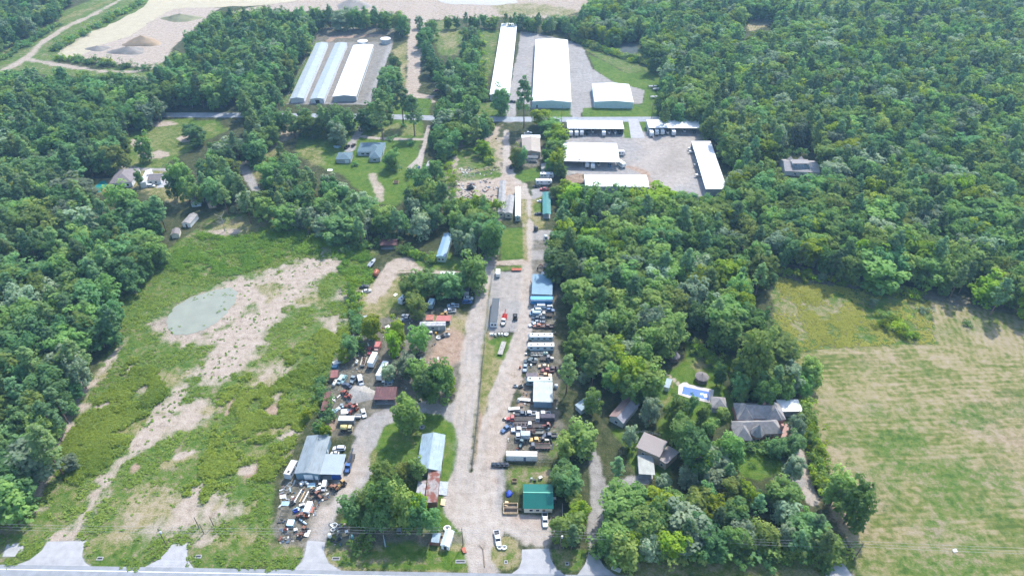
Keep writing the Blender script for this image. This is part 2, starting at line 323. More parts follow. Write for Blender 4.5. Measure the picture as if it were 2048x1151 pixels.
poly(LAWN, [(1175,108),(1200,118),(1252,147),(1316,140),(1330,150),(1312,235),(1165,234),(1166,216),(1285,208),(1290,180),(1228,165),(1190,140)], .8, .8)
poly(LAWN, [(1072,218),(1142,216),(1142,234),(1072,234)], .8, .8)
poly(WEED, [(960,205),(1000,205),(1010,235),(900,236),(905,215)], 1, 1.2)
path(GREY, [(1152,215,6),(1154,240,6)], .5, .3); path(GREY, [(1026,200,6),(1018,240,9)], .6, .5)
poly(GREY, [(1118,262),(1410,262),(1456,388),(1290,400),(1288,352),(1120,348)], 1, 1)
poly(GRAV, [(1255,262),(1410,275),(1430,340),(1340,385),(1260,340)], 8, 6, .6)
poly(YARD, [(1330,310),(1360,300),(1370,330),(1340,345),(1300,330)], 5, 6, .3)
path(RED, [(1245,330,3),(1290,345,4),(1305,375,4),(1300,395,3)], 1.5, 2, .7)
poly(LAWN, [(1246,240),(1262,240),(1268,276),(1248,276)], .5, .4); poly(LAWN, [(1276,243),(1294,243),(1296,262),(1284,264)], .5, .4)
poly(RED, [(1125,345),(1170,345),(1172,365),(1130,370)], 1, 1.5, .7)
poly(LAWN, [(1556,275),(1580,275),(1592,300),(1575,320),(1562,315)], 1.5, 1.5)
poly(STRAW, [(1488,35),(1540,30),(1545,52),(1500,62)], 2, 3)
# -- far left pit
poly(WEED, [(-80,170),(-80,80),(60,56),(130,22),(200,-10),(380,-20),(300,15),(200,58),(125,95),(118,125),(165,138),(290,136),(335,110),(345,135),(300,155),(200,156),(40,145)], 2, 3)
path(STRAW, [(-20,120,14),(30,85,12),(90,48,10),(150,28,10),(215,4,9)], 2, 3, .6)
path(SAND, [(10,140,10),(50,118,8),(85,85,7),(130,55,7),(190,28,6),(240,0,6)], 1.5, 1.5, .85)
path(SAND, [(50,118,7),(90,125,7),(140,134,8),(200,142,4),(270,143,4),(300,138,5),(322,122,6),(340,90,8)], 1.5, 2, .85)
poly(SAND, [(150,108),(190,90),(240,78),(300,42),(345,16),(400,10),(440,16),(405,40),(375,70),(340,95),(325,120),(290,135),(200,125),(165,118)], 1.5, 2)
# -- house grounds on the right
poly(LAWN, [(1372,680),(1400,690),(1440,720),(1450,700),(1470,730),(1440,760),(1460,790),(1480,830),(1440,850),(1400,860),(1380,880),(1320,880),(1310,850),(1330,820),(1300,800),(1300,760),(1340,735),(1370,720)], 1.2, 1.5)
poly(STRAW, [(1340,760),(1352,768),(1350,800),(1330,815),(1318,800),(1340,785)], 1, 1.5)
poly(STRAW, [(1380,735),(1400,720),(1420,715),(1440,705),(1450,715),(1420,725),(1400,745)], 2, 2.5, .7)
poly(LAWN, [(1220,860),(1270,850),(1330,880),(1340,960),(1270,955),(1260,900)], 1.5, 2)
poly(LAWN, [(1470,900),(1560,895),(1575,945),(1520,965),(1475,945)], 1.2, 1.5)
path(SAND, [(1335,748,1.6),(1358,768,1.6)], .3, .2)
path(GREY, [(1184,1090,3.5),(1192,1040,4),(1200,1000,6),(1195,960,5),(1185,915,4.5),(1176,890,4)], .7, .8)
path(GREY, [(1205,995,7),(1235,975,5),(1265,962,5),(1290,958,5)], .8, 1)
path(GRAV, [(1590,838,3.5),(1592,880,4),(1603,930,4.5),(1610,970,5),(1624,1000,5)], .5, .4)
path(GREY, [(1560,962,5),(1600,962,5)], .6, .6)
# -- right fields
poly(WEED, [(1540,520),(1700,556),(1860,596),(1876,690),(1720,694),(1585,706),(1548,650)], 1.2, 1.2)
poly(STRAW, [(1545,560),(1640,575),(1700,620),(1680,680),(1600,690),(1550,640)], 6, 9, .55)
poly(STRAW, [(1585,704),(1720,692),(1876,688),(1855,596),(2130,600),(2130,1180),(1735,1180),(1690,1070),(1635,960),(1605,850),(1590,760)], .8, .8)
poly(YARD, [(1525,515),(1600,530),(1750,560),(1880,584),(2030,612),(2020,626),(1860,602),(1700,580),(1545,552)], 1.5, 2, .8)
path(SAND, [(1700,570,4),(1780,580,4)], 1.5, 2, .5)
for a, b, s in [(1635,890,9),(1690,960,10),(1715,1010,10),(1760,1065,12),(1985,860,14),(2030,930,14),(1960,800,12),(1760,720,9)]:
    c = at(a, b); poly(RED, [px_of(c.x+s*1.5*math.cos(i*.7), c.y+s*.6*math.sin(i*.7), 0) for i in range(9)], 6, 6, .42)
for a, b, s in [(1860,820,16),(1780,740,12),(1900,660,14),(1990,640,12),(1990,820,10),(1880,900,16),(1830,950,14),(1950,950,16),(2000,1000,14),(1880,1020,14),(1820,1130,20),(1960,1110,20),(1700,840,10),(1760,880,14),(1640,790,10)]:
    c = at(a, b); poly(WEED, [px_of(c.x+s*1.6*math.cos(i*.7), c.y+s*.5*math.sin(i*.7), 0) for i in range(9)], 6, 7, .42)
DRV = [[(30,1129),(58,1120),(84,1100),(96,1082),(174,1081),(166,1098),(164,1112),(170,1124),(182,1132)],
 [(288,1134),(318,1118),(336,1100),(343,1088),(380,1086),(374,1104),(376,1120),(388,1136)],
 [(586,1140),(606,1120),(612,1098),(615,1080),(650,1083),(648,1104),(658,1126),(686,1142)],
 [(1044,1098),(1098,1096),(1101,1116),(1112,1136),(1130,1149),(1022,1147),(1038,1136),(1044,1118)],
 [(1154,1150),(1170,1128),(1176,1108),(1176,1100),(1193,1099),(1198,1116),(1210,1134),(1232,1150)],
 [(1648,1160),(1659,1130),(1661,1114),(1673,1112),(1694,1136),(1712,1160)],
 [(5,1112),(14,1088),(48,1084),(46,1100),(30,1112)]]
for d_ in DRV: poly(GREY, d_, .5, .2)
def weight_at(x, y, cls):
    i = np.clip(np.searchsorted(gx, x), 0, len(gx)-1); j = np.clip(np.searchsorted(gy, y), 0, len(gy)-1)
    return Wt[cls].reshape(GX.shape)[j, i]

nx, ny = len(gx), len(gy)
Z = (vnoise(PX, PY, 14, 8)-.5)*.12*np.clip(Wt[WEED], 0, 1)
co = np.empty((NV+8, 3)); co[:NV, 0] = PX; co[:NV, 1] = PY; co[:NV, 2] = Z-.03
x0, x1, y0, y1 = gx[0], gx[-1], gy[0], gy[-1]; B = 9000
co[NV:] = [(x0,y0,-.05),(x1,y0,-.05),(x1,y1,-.05),(x0,y1,-.05),(-B,-B,-.05),(B,-B,-.05),(B,B,-.05),(-B,B,-.05)]
ii, jj = np.meshgrid(np.arange(nx-1), np.arange(ny-1)); b = (jj*nx+ii).ravel()
quads = np.stack([b, b+1, b+1+nx, b+nx], 1)
ring = np.array([[NV+4,NV+5,NV+1,NV],[NV+5,NV+6,NV+2,NV+1],[NV+6,NV+7,NV+3,NV+2],[NV+7,NV+4,NV,NV+3]])
quads = np.concatenate([quads, ring])
gm = bpy.data.meshes.new('ground'); gm.vertices.add(NV+8); gm.vertices.foreach_set('co', co.ravel().astype(np.float32))
gm.loops.add(len(quads)*4); gm.loops.foreach_set('vertex_index', quads.ravel().astype(np.int32))
gm.polygons.add(len(quads)); gm.polygons.foreach_set('loop_start', np.arange(0, len(quads)*4, 4, dtype=np.int32))
gm.update(calc_edges=True); gm.validate()
gm.polygons.foreach_set('use_smooth', np.ones(len(gm.polygons), bool))
for k, nm in enumerate(('cover_a', 'cover_b')):
    a = gm.attributes.new(nm, 'FLOAT_COLOR', 'POINT'); arr = np.zeros((NV+8, 4), np.float32); arr[:NV] = Wt[4*k:4*k+4].T
    a.data.foreach_set('color', arr.ravel())

def ground_material():
    m = bpy.data.materials.new('ground_cover'); n, p = nodes_of(m); N = n.nodes.new; L = n.links.new
    tc = N('ShaderNodeTexCoord'); P = tc.outputs['Object']
    def noise(scale, detail=4, rough=.6, stretch=None, rot=0):
        v = P
        if stretch:
            mp = N('ShaderNodeMapping'); mp.inputs['Scale'].default_value = stretch; mp.inputs['Rotation'].default_value = (0, 0, rot); L(P, mp.inputs['Vector']); v = mp.outputs[0]
        z = N('ShaderNodeTexNoise'); z.inputs['Scale'].default_value = scale; z.inputs['Detail'].default_value = detail; z.inputs['Roughness'].default_value = rough
        L(v, z.inputs['Vector']); return z.outputs['Fac']
    def ramp(f, *st):
        r = N('ShaderNodeValToRGB'); e = r.color_ramp.elements
        while len(e) < len(st): e.new(.5)
        for q, (pos, c) in zip(e, st): q.position = pos; q.color = (*c, 1)
        L(f, r.inputs['Fac']); return r.outputs['Color']
    def mixc(f, a, bb):
        x = N('ShaderNodeMix'); x.data_type = 'RGBA'; L(f, x.inputs['Factor']); L(a, x.inputs['A']); L(bb, x.inputs['B']); return x.outputs['Result']
    fine, mid, big = noise(1.6, 5, .7), noise(.35, 5, .65), noise(.05, 4)
    def spread(a, bb, ka, kb):
        x = N('ShaderNodeMath'); x.operation = 'MULTIPLY_ADD'; L(a, x.inputs[0]); x.inputs[1].default_value = ka
        y = N('ShaderNodeMath'); y.operation = 'MULTIPLY'; L(bb, y.inputs[0]); y.inputs[1].default_value = kb
        L(y.outputs[0], x.inputs[2])
        g = N('ShaderNodeMath'); g.operation = 'MULTIPLY_ADD'; L(x.outputs[0], g.inputs[0]); g.inputs[1].default_value = 2.4; g.inputs[2].default_value = -.5*2.4+.5; return g.outputs[0]
    fm = spread(fine, mid, .35, .65); mb_ = spread(mid, big, .55, .45); fmb = spread(fm, big, .55, .45)
    rows = noise(.6, 3, .6, (.07, .75, 1), R(-5)); rows2 = noise(.6, 3, .6, (.85, .06, 1), R(22))
    def bands(rot, sc):
        mp = N('ShaderNodeMapping'); mp.inputs['Rotation'].default_value = (0, 0, rot); L(P, mp.inputs['Vector'])
        q = N('ShaderNodeTexWave'); q.bands_direction = 'Y'; q.inputs['Scale'].default_value = sc; q.inputs['Distortion'].default_value = 9; q.inputs['Detail'].default_value = 3; q.inputs['Detail Scale'].default_value = .25; L(mp.outputs[0], q.inputs['Vector']); return q.outputs['Fac']
    def avg(a, bb, k):
        q = N('ShaderNodeMix'); q.inputs[0].default_value = k; L(a, q.inputs[2]); L(bb, q.inputs[3]); return q.outputs[0]
    rows = avg(rows, bands(R(-5), .125), .09); rows2 = avg(rows2, bands(R(-68), .11), .2)
    xyz = N('ShaderNodeSeparateXYZ'); L(P, xyz.inputs[0])
    def over(sock, lo, hi):
        q = N('ShaderNodeMapRange'); q.inputs['From Min'].default_value = lo; q.inputs['From Max'].default_value = hi; L(sock, q.inputs['Value']); return q.outputs['Result']
    def fmix(f, a, bb):
        q = N('ShaderNodeMix'); L(f, q.inputs[0]); L(a, q.inputs[2]); L(bb, q.inputs[3]); return q.outputs[0]
    def mul(a, bb): q = N('ShaderNodeMath'); q.operation = 'MULTIPLY'; L(a, q.inputs[0]); L(bb, q.inputs[1]); return q.outputs[0]
    diag = mul(over(xyz.outputs[0], 175, 215), over(xyz.outputs[1], 205, 235))
    rr = fmix(diag, rows, rows2); rr = fmix(over(xyz.outputs[0], 105, 125), fine, rr)
    base = ramp(fm, (.2, (.022, .030, .010)), (.5, (.045, .055, .020)), (.85, (.10, .09, .05)))
    weed = ramp(fmb, (.08, (.038, .078, .010)), (.32, (.062, .112, .016)), (.52, (.085, .130, .024)), (.68, (.125, .132, .045)), (.88, (.20, .172, .11)))
    sr = spread(rr, mb_, .5, .5); kd = N('ShaderNodeMath'); kd.operation = 'MULTIPLY_ADD'; L(diag, kd.inputs[0]); kd.inputs[1].default_value = .16; L(sr, kd.inputs[2])
    straw_rows = ramp(kd.outputs[0], (.05, (.060, .092, .016)), (.27, (.100, .122, .027)), (.44, (.155, .152, .052)), (.60, (.225, .192, .095)), (.9, (.275, .225, .145)))
    sand = ramp(fm, (.1, (.18, .138, .102)), (.4, (.30, .243, .192)), (.8, (.375, .315, .26)))
    grav = ramp(fmb, (.05, (.25, .21, .175)), (.5, (.325, .28, .24)), (.95, (.38, .335, .292)))
    lawn = ramp(fmb, (.1, (.042, .082, .010)), (.5, (.068, .125, .014)), (.9, (.115, .145, .03)))
    red = ramp(fm, (.1, (.17, .11, .075)), (.5, (.28, .195, .14)), (.9, (.34, .265, .205)))
    grey = ramp(fmb, (.05, (.19, .175, .162)), (.5, (.255, .238, .222)), (.95, (.305, .287, .27)))
    yard = ramp(fm, (.1, (.055, .055, .036)), (.45, (.115, .105, .078)), (.85, (.19, .17, .135)))
    A = N('ShaderNodeAttribute'); A.attribute_name = 'cover_a'; Bn = N('ShaderNodeAttribute'); Bn.attribute_name = 'cover_b'
    sa = N('ShaderNodeSeparateColor'); L(A.outputs['Color'], sa.inputs[0]); sb = N('ShaderNodeSeparateColor'); L(Bn.outputs['Color'], sb.inputs[0])
    W8 = [sa.outputs[0], sa.outputs[1], sa.outputs[2], A.outputs['Alpha'], sb.outputs[0], sb.outputs[1], sb.outputs[2], Bn.outputs['Alpha']]
    col = base
    order = [(WEED, weed, .6, mb_), (YARD, yard, .8, fm), (STRAW, straw_rows, .9, fm), (LAWN, lawn, .6, mb_), (GREY, grey, .7, fm), (RED, red, .9, fm), (SAND, sand, .85, fmb), (GRAV, grav, .7, fm)]
    def M(op, x, y=None, v=None):
        q = N('ShaderNodeMath'); q.operation = op; L(x, q.inputs[0])
        if y is not None: L(y, q.inputs[1])
        if v is not None: q.inputs[1].default_value = v
        return q.outputs[0]
    tot = None
    for k in range(8): tot = W8[k] if tot is None else M('ADD', tot, W8[k])
    acc = M('POWER', M('MAXIMUM', M('ADD', M('MULTIPLY', tot, v=-1.0), v=1.0), v=.004), v=2.0)
    for c, cc, amp, nz in order:
        n0 = M('MULTIPLY', M('SUBTRACT', nz, v=.5), v=amp); sm = M('MINIMUM', M('MULTIPLY', W8[c], v=3.0), v=1.0)
        e = M('POWER', M('MAXIMUM', M('ADD', W8[c], M('MULTIPLY', n0, sm)), v=0.0), v=2.2)
        acc = M('ADD', acc, e); col = mixc(M('DIVIDE', e, acc), col, cc)
    L(col, p.inputs['Base Color']); p.inputs['Roughness'].default_value = .95; p.inputs['Specular IOR Level'].default_value = .15
    bp = N('ShaderNodeBump'); bp.inputs['Strength'].default_value = .6; bp.inputs['Distance'].default_value = .5; L(fm, bp.inputs['Height']); L(bp.outputs[0], p.inputs['Normal'])
    return m
gm.materials.append(ground_material())
kind(link('ground', gm), 'structure')

# ---------------------------------------------------------------- paved surfaces and water
ASPH = mat('asphalt', (.22, .23, .245), .9, 0, .18, .35); CONC = mat('concrete', (.32, .315, .315), .9, 0, .16, .4)
WHITE_LINE = mat('road_paint', (.75, .75, .73), .7, 0, .1, 1)
def sheet(name, pts2, m, z, k='structure', sub=None):
    me = mesh(name, [(x, y, z) for x, y in pts2], [tuple(range(len(pts2)))], m)
    nrm = me.polygons[0].normal
    if nrm.z < 0: me.flip_normals()
    return kind(link(name, me), k)
def strip(name, line, wid, m, z):
    L_ = [Vector((*p, 0)) for p in line]; vs = []
    for i, p in enumerate(L_):
        d = (L_[min(i+1, len(L_)-1)]-L_[max(i-1, 0)]).normalized(); nrm = Vector((-d.y, d.x, 0))
        vs += [(p.x+nrm.x*wid/2, p.y+nrm.y*wid/2, z), (p.x-nrm.x*wid/2, p.y-nrm.y*wid/2, z)]
    fs = [(2*i+1, 2*i+3, 2*i+2, 2*i) for i in range(len(L_)-1)]
    return kind(link(name, mesh(name, vs, fs, m)), 'structure')
eA, eB = at(0, 1128), at(1240, 1150); ed = (eB-eA).normalized(); en = Vector((ed.y, -ed.x, 0))
def hw(off): return [((eA+ed*s+en*off).x, (eA+ed*s+en*off).y) for s in (-900, -300, 0, 100, 220, 500, 1100)]
strip('highway', hw(6.5), 13, ASPH, .06)
strip('edge_line', hw(1.6), .22, WHITE_LINE, .066); strip('edge_line', hw(11.4), .22, WHITE_LINE, .066)
yl = mat('yellow_paint', (.55, .36, .05), .7, 0, .1, 1)
strip('centre_line', hw(6.35), .12, yl, .066); strip('centre_line', hw(6.65), .12, yl, .066)
for d_ in DRV: sheet('driveway', G(d_), CONC, .05)
FAR_ROAD = [(-200,220),(0,224),(320,230),(480,230.5),(640,232),(780,233.5),(860,236),(1000,238.5),(1160,239),(1300,238.5),(1430,238.5),(1560,248),(1700,258),(1850,268),(1980,282),(2048,300),(2160,330)]
strip('rural_road', G(FAR_ROAD), 8.5, mat('old_asphalt', (.25, .265, .285), .9, 0, .2, .3), .045)
sheet('driveway', G([(1256,238),(1276,238),(1290,276),(1262,276)]), CONC, .05)
sheet('driveway', G([(320.7,361),(332,356),(352,359),(364,366),(350,373),(312,376)]), CONC, .05)
sheet('driveway', G([(848,340),(856,322),(868,322),(868,345),(860,352)]), CONC, .05)
TERR = mat('brick_terrace', (.36, .22, .18), .9, 0, .2, 1.5)
for q_ in ([(1524,869),(1563,863),(1571,846),(1580,850),(1572,873),(1527,878)], [(1526,757),(1533,757),(1546,786),(1540,792),(1533,775)]): sheet('terrace', G(q_), TERR, .05)
sheet('swimming_deck', G([(1357,770),(1366,764),(1374,764),(1378,768),(1428,779),(1424,803),(1418,805),(1380,796),(1356,788)]), mat('pool_deck', (.48, .44, .40), .8, 0, .12, 1), .05)
pool_m = mat('pool_water', (.004, .10, .42), .08, 0, .2, .5); teal_m = mat('lagoon_water', (.02, .22, .22), .05, 0, .2, .5)
def water(name, pts, col, rough, z, var=.1, scale=.15, col2=None):
    m = mat(name+str(len(MATS)), col, rough, 0, var, scale, spec=.25 if name == 'lake' else .5)
    P = G(pts); out = []; rj = random.Random(len(pts)); am = 2.2 if name == 'lake' else .9
    for i in range(len(P)):
        a, b = P[i], P[(i+1) % len(P)]
        for k in range(5):
            j = min(am if k else am*.4, .07*math.hypot(b[0]-a[0], b[1]-a[1])); out.append((a[0]+(b[0]-a[0])*k/5+rj.uniform(-j, j), a[1]+(b[1]-a[1])*k/5+rj.uniform(-j, j)))
    return sheet(name, out, m, z)
water('pond', [(334,654),(336,632),(354,610),(388,592),(430,580),(464,574),(474,584),(470,604),(454,626),(432,646),(408,660),(378,669),(348,669)], (.22, .23, .175), .4, .06, .12)
water('pond', [(632,512),(640,494),(664,487),(700,484),(733,487),(728,500),(714,522),(690,524),(655,516)], (.16, .17, .085), .3, .06, .25)
water('lake', [(116,108),(128,92),(172,68),(232,45),(276,20),(304,-2),(322,-30),(620,-30),(592,2),(540,10),(450,14),(392,16),(345,18),(310,38),(275,62),(262,72),(235,80),(200,92),(172,106),(140,118),(125,116)], (.36, .31, .21), .75, .05, .1)
water('lake', [(868,-8),(1028,-8),(1034,6),(990,11),(900,9),(880,4)], (.32, .30, .26), .5, .05, .05)
water('pond', [(1240,104),(1244,88),(1258,82),(1274,88),(1278,100),(1270,111),(1252,111)], (.10, .12, .12), .08, .06, .1)
pc_ = at(1391, 786); sw = root('swimming_pool', 'bright blue rectangular swimming pool in pale deck behind large grey house', 'pool', pc_)
pq = [Vector((*p, 0))-pc_ for p in G([(1366.8,772.6),(1419,783.5),(1416.5,800),(1363.5,787)])]; mid_ = sum(pq, Vector())/4
MB().add([(*(p-Vector((0, 0, 0)))[:2], .07) for p in pq], [(3, 2, 1, 0)]).build('water', pool_m, sw)
COPE = mat('coping', (.55, .52, .48), .7, 0, .08, 1)
for i in range(4):
    a, b = pq[i], pq[(i+1) % 4]; d = (b-a).normalized(); n_ = Vector((-d.y, d.x, 0)); n_ = n_ if (a+b)/2 @ n_ > mid_ @ n_ else -n_
    MB().loft([[a-d*.3, b+d*.3, b+d*.3+n_*.4, a-d*.3+n_*.4], [q+Vector((0, 0, .14)) for q in (a-d*.3, b+d*.3, b+d*.3+n_*.4, a-d*.3+n_*.4)]]).build('coping', COPE, sw)
st = pq[1].lerp(pq[2], .5).lerp(mid_, .22); MB().box(st.x-.9, st.x+.5, st.y-1.0, st.y+.8, .07, .1).build('step', mat('pool_step', (.55, .68, .78), .4), sw)
st = pq[1].lerp(pq[2], .4).lerp(mid_, .55); MB().box(st.x-.6, st.x+.8, st.y-.35, st.y+.35, .07, .095).build('step', MATS['pool_step'], sw)
lg = sheet('swimming_pool', G([(184,383),(186,374),(196,368),(202,362),(212,361),(214,368),(208,376),(200,384),(190,386)]), teal_m, .06, 'thing'); del lg['kind']
tag(lg, 'teal freeform pool beside white house in left woods', 'pool')
# ---------------------------------------------------------------- buildings
WHITE_ROOF = mat('white_metal_roof', (.62, .62, .615), .6, 0, .10, .12, 'rib'); PALE_ROOF = mat('pale_metal_roof', (.27, .315, .335), .65, 0, .1, .25, 'rib')
GREY_ROOF = mat('grey_metal_roof', (.185, .22, .235), .65, 0, .14, .25, 'streak'); BLUE_ROOF = mat('blue_metal_roof', (.13, .235, .31), .65, 0, .12, .25, 'rib')
GALV = mat('galvanised_roof', (.235, .31, .36), .6, 0, .2, .35, 'streak'); RUST_ROOF = mat('rusty_roof', (.27, .24, .23), .7, 0, .3, .6, 'rust', (.17, .05, .03))
GREEN_ROOF = mat('green_metal_roof', (.008, .13, .10), .4, .35, .06, .3, 'rib'); MAROON = mat('maroon_roof', (.085, .028, .03), .7, 0, .4, .6, 'streak', (.19, .075, .07))
SHINGLE = mat('grey_shingle', (.265, .245, .232), .9, 0, .24, .8); SHINGLE2 = mat('brown_shingle', (.19, .165, .16), .9, 0, .16, .8); BLUE_SH = mat('blue_shingle', (.10, .155, .18), .9, 0, .15, .8)
TAUPE = mat('taupe_metal', (.22, .185, .175), .65, 0, .06, .3, 'rib'); NAVY_ROOF = mat('dark_roof', (.03, .045, .06), .6, 0, .15, .5)
TEAL_ROOF = mat('teal_roof', (.03, .17, .16), .7, 0, .2, .5, 'rib'); RED_ROOF = mat('red_roof', (.34, .07, .06), .5, 0, .15, .5, 'rib')
W_WHITE = mat('white_siding', (.68, .68, .67), .7, 0, .08, 1); W_GREY = mat('grey_siding', (.36, .38, .38), .7, 0, .1, .6, 'rib'); W_BLUE = mat('blue_grey_siding', (.15, .23, .29), .6, 0, .1, .6, 'rib')
W_TAN = mat('tan_siding', (.42, .33, .24), .8, 0, .12, 1); W_TEAL = mat('pale_teal_siding', (.40, .52, .50), .6, 0, .08, .6, 'rib'); W_BRICK = mat('pink_brick', (.38, .19, .15), .9, 0, .15, 2)
W_RUST = mat('rusted_sheet', (.20, .10, .07), .8, .1, .4, .8); W_WOOD = mat('weathered_wood', (.22, .17, .12), .9, 0, .3, 1.5); CREAM = mat('cream_siding', (.58, .53, .42), .8, 0, .08, 1)
GLASS = mat('window_glass', (.015, .02, .028), .08, 0, .1, 1); DOOR_W = mat('white_door', (.72, .73, .74), .6, 0, .06, 1); DARK = mat('dark_metal', (.03, .032, .035), .6, .2, .2, 1)
STEEL = mat('steel', (.30, .31, .32), .5, .5, .15, 1); BLUE_DOOR = mat('blue_door', (.02, .09, .35), .6, 0, .15, 1); SOLAR = mat('solar_panel', (.02, .045, .07), .15, 0, .1, 1)
TAN_ROOF = mat('tan_metal_roof', (.27, .225, .185), .6, 0, .1, .3, 'rib')

def sub(into, name, ctr, ang=0):
    o = bpy.data.objects.new(name, None); COL.objects.link(o); o.parent = into; o.empty_display_size = .3
    a = into.rotation_euler[2]; d = Vector(ctr)-into.location
    o.location = (d.x*math.cos(a)+d.y*math.sin(a), -d.x*math.sin(a)+d.y*math.cos(a), 0); o.rotation_euler[2] = ang-a
    return o
def building(name, label, cat, c, h, roof='gable', rise=.9, axis='y', wm=W_WHITE, rm=WHITE_ROOF, ov=.25, open_='', doors=(), wins=(), group=None, post=5.5, lr=None, chim=None, into=None):
    """c: eave corners far-left, far-right, near-right, near-left. axis: direction of the ridge in plan. open_: sides without wall (F B L R).
    doors / wins: (side, position along side 0..1, width, sill, head, material)"""
    ctr, ang, W, D = rect(c, h); r = sub(into, name, ctr, ang) if into else root(name, label, cat, ctr, ang, group); x, y = W/2, D/2; t = .12
    X, Y = x+ov, y+ov
    # walls
    if not open_:
        wb = MB()
        if roof == 'gable':
            if axis == 'y': wb.loft([[(-x, q, 0), (x, q, 0), (x, q, h), (0, q, h+rise*.96), (-x, q, h)] for q in (-y, y)])
            else: wb.loft([[(q, -y, 0), (q, y, 0), (q, y, h), (q, 0, h+rise*.96), (q, -y, h)] for q in (x, -x)])
        elif roof == 'shed':
            hh = {'y': (h, h, h+rise, h+rise), 'x': (h, h+rise, h+rise, h)}[axis]
            wb.add([(-x,-y,0),(x,-y,0),(x,y,0),(-x,y,0),(-x,-y,hh[0]-.03),(x,-y,hh[1]-.03),(x,y,hh[2]-.03),(-x,y,hh[3]-.03)], [(0,3,2,1),(4,5,6,7),(0,1,5,4),(1,2,6,5),(2,3,7,6),(3,0,4,7)])
        else: wb.box(-x, x, -y, y, 0, h)
        wb.build('wall', wm, r)
    else:
        MB().box(-x, x, -y, y, -.02, .05).build('floor_slab', CONC, r)
        for s, bb in (('F', (-x, x, -y, -y+t)), ('B', (-x, x, y-t, y)), ('L', (-x, -x+t, -y+t, y-t)), ('R', (x-t, x, -y+t, y-t))):
            if s not in open_: MB().box(bb[0], bb[1], bb[2], bb[3], 0, h+(rise*.5 if roof == 'shed' and s in 'LR' else 0)).build('wall', wm, r)
            else:
                ln = W if s in 'FB' else D; n = max(2, int(ln/post)+1)
                for i in range(n):
                    f = -.5+i/(n-1)
                    px_, py_ = (f*(W-.3), -y+.1 if s == 'F' else y-.1) if s in 'FB' else (-x+.1 if s == 'L' else x-.1, f*(D-.3))
                    MB().box(px_-.08, px_+.08, py_-.08, py_+.08, .05, h).build('post', STEEL, r)
    # roof
    def rp(q, nm='roof', m=rm): return MB().slab(q, .1).build(nm, m, r)
    if roof == 'gable':
        k = rise/(x if axis == 'y' else y)*ov; e = h+.12-k; a = h+rise+.12
        if axis == 'y':
            q1 = [(-X,-Y,e),(0,-Y,a),(0,Y,a),(-X,Y,e)]; q2 = [(0,-Y,a),(X,-Y,e),(X,Y,e),(0,Y,a)]; cap = (-.2, .2, -Y-.01, Y+.01)
        else:
            q1 = [(-X,-Y,e),(X,-Y,e),(X,0,a),(-X,0,a)]; q2 = [(-X,0,a),(X,0,a),(X,Y,e),(-X,Y,e)]; cap = (-X-.01, X+.01, -.2, .2)
        if lr: L1, L2 = lr; rp(q1, m=L1); rp(q2, m=L2)
        else: rp(q1); rp(q2)
        MB().box(*cap, a-.02, a+.06).build('ridge_cap', rm, r)
    elif roof == 'shed':
        if axis == 'y': rp([(-X,-Y,h+.12),(X,-Y,h+.12),(X,Y,h+rise+.12),(-X,Y,h+rise+.12)])
        else: rp([(-X,-Y,h+.12),(X,-Y,h+rise+.12),(X,Y,h+rise+.12),(-X,Y,h+.12)])
    elif roof == 'hip':
        a = h+rise+.1; e = h+.08
        if W >= D: p, q = (-(X-Y), 0, a), (X-Y, 0, a)
        else: p, q = (0, -(Y-X), a), (0, Y-X, a)
        A, B_, C_, D_ = (-X,-Y,e), (X,-Y,e), (X,Y,e), (-X,Y,e)
        if abs(W-D) < .3: p = q = (0, 0, a)
        fl = ([A,B_,q,p],[B_,C_,q],[C_,D_,p,q],[D_,A,p]) if W >= D else ([A,B_,p],[B_,C_,q,p],[C_,D_,q],[D_,A,p,q])
        for f in fl:
            g = [v for i, v in enumerate(f) if v != f[i-1]]
            MB().slab(g, .1).build('roof', rm, r)
    else: rp([(-X,-Y,h+.1),(X,-Y,h+.1),(X,Y,h+.1),(-X,Y,h+.1)])
    def panel(nm, s, f, wd, z0, z1, m, proud=.05):
        ln = W if s in 'FB' else D; u = (f-.5)*ln; b = MB()
        if s == 'F': b.box(u-wd/2, u+wd/2, -y-proud, -y+.02, z0, z1)
        elif s == 'B': b.box(u-wd/2, u+wd/2, y-.02, y+proud, z0, z1)
        elif s == 'L': b.box(-x-proud, -x+.02, u-wd/2, u+wd/2, z0, z1)
        else: b.box(x-.02, x+proud, u-wd/2, u+wd/2, z0, z1)
        return b.build(nm, m, r)
    for s, f, wd, z1, m in doors: panel('door', s, f, wd, .02, z1, m)
    for s, f, wd, z0, z1 in wins:
        fr = panel('window', s, f, wd+.24, z0-.12, z1+.12, DOOR_W, .04); pn = panel('pane', s, f, wd, z0, z1, GLASS, .06); pn.parent = r if into else fr
    if chim: MB().box(chim[0]-.45, chim[0]+.45, chim[1]-.6, chim[1]+.6, h*.5, chim[2]).build('chimney', W_BRICK, r)
    return r
def unit_doors(side, n, wd=2.6, z=2.5, m=DOOR_W): return [(side, (i+.5)/n, wd, z, m) for i in range(n)]

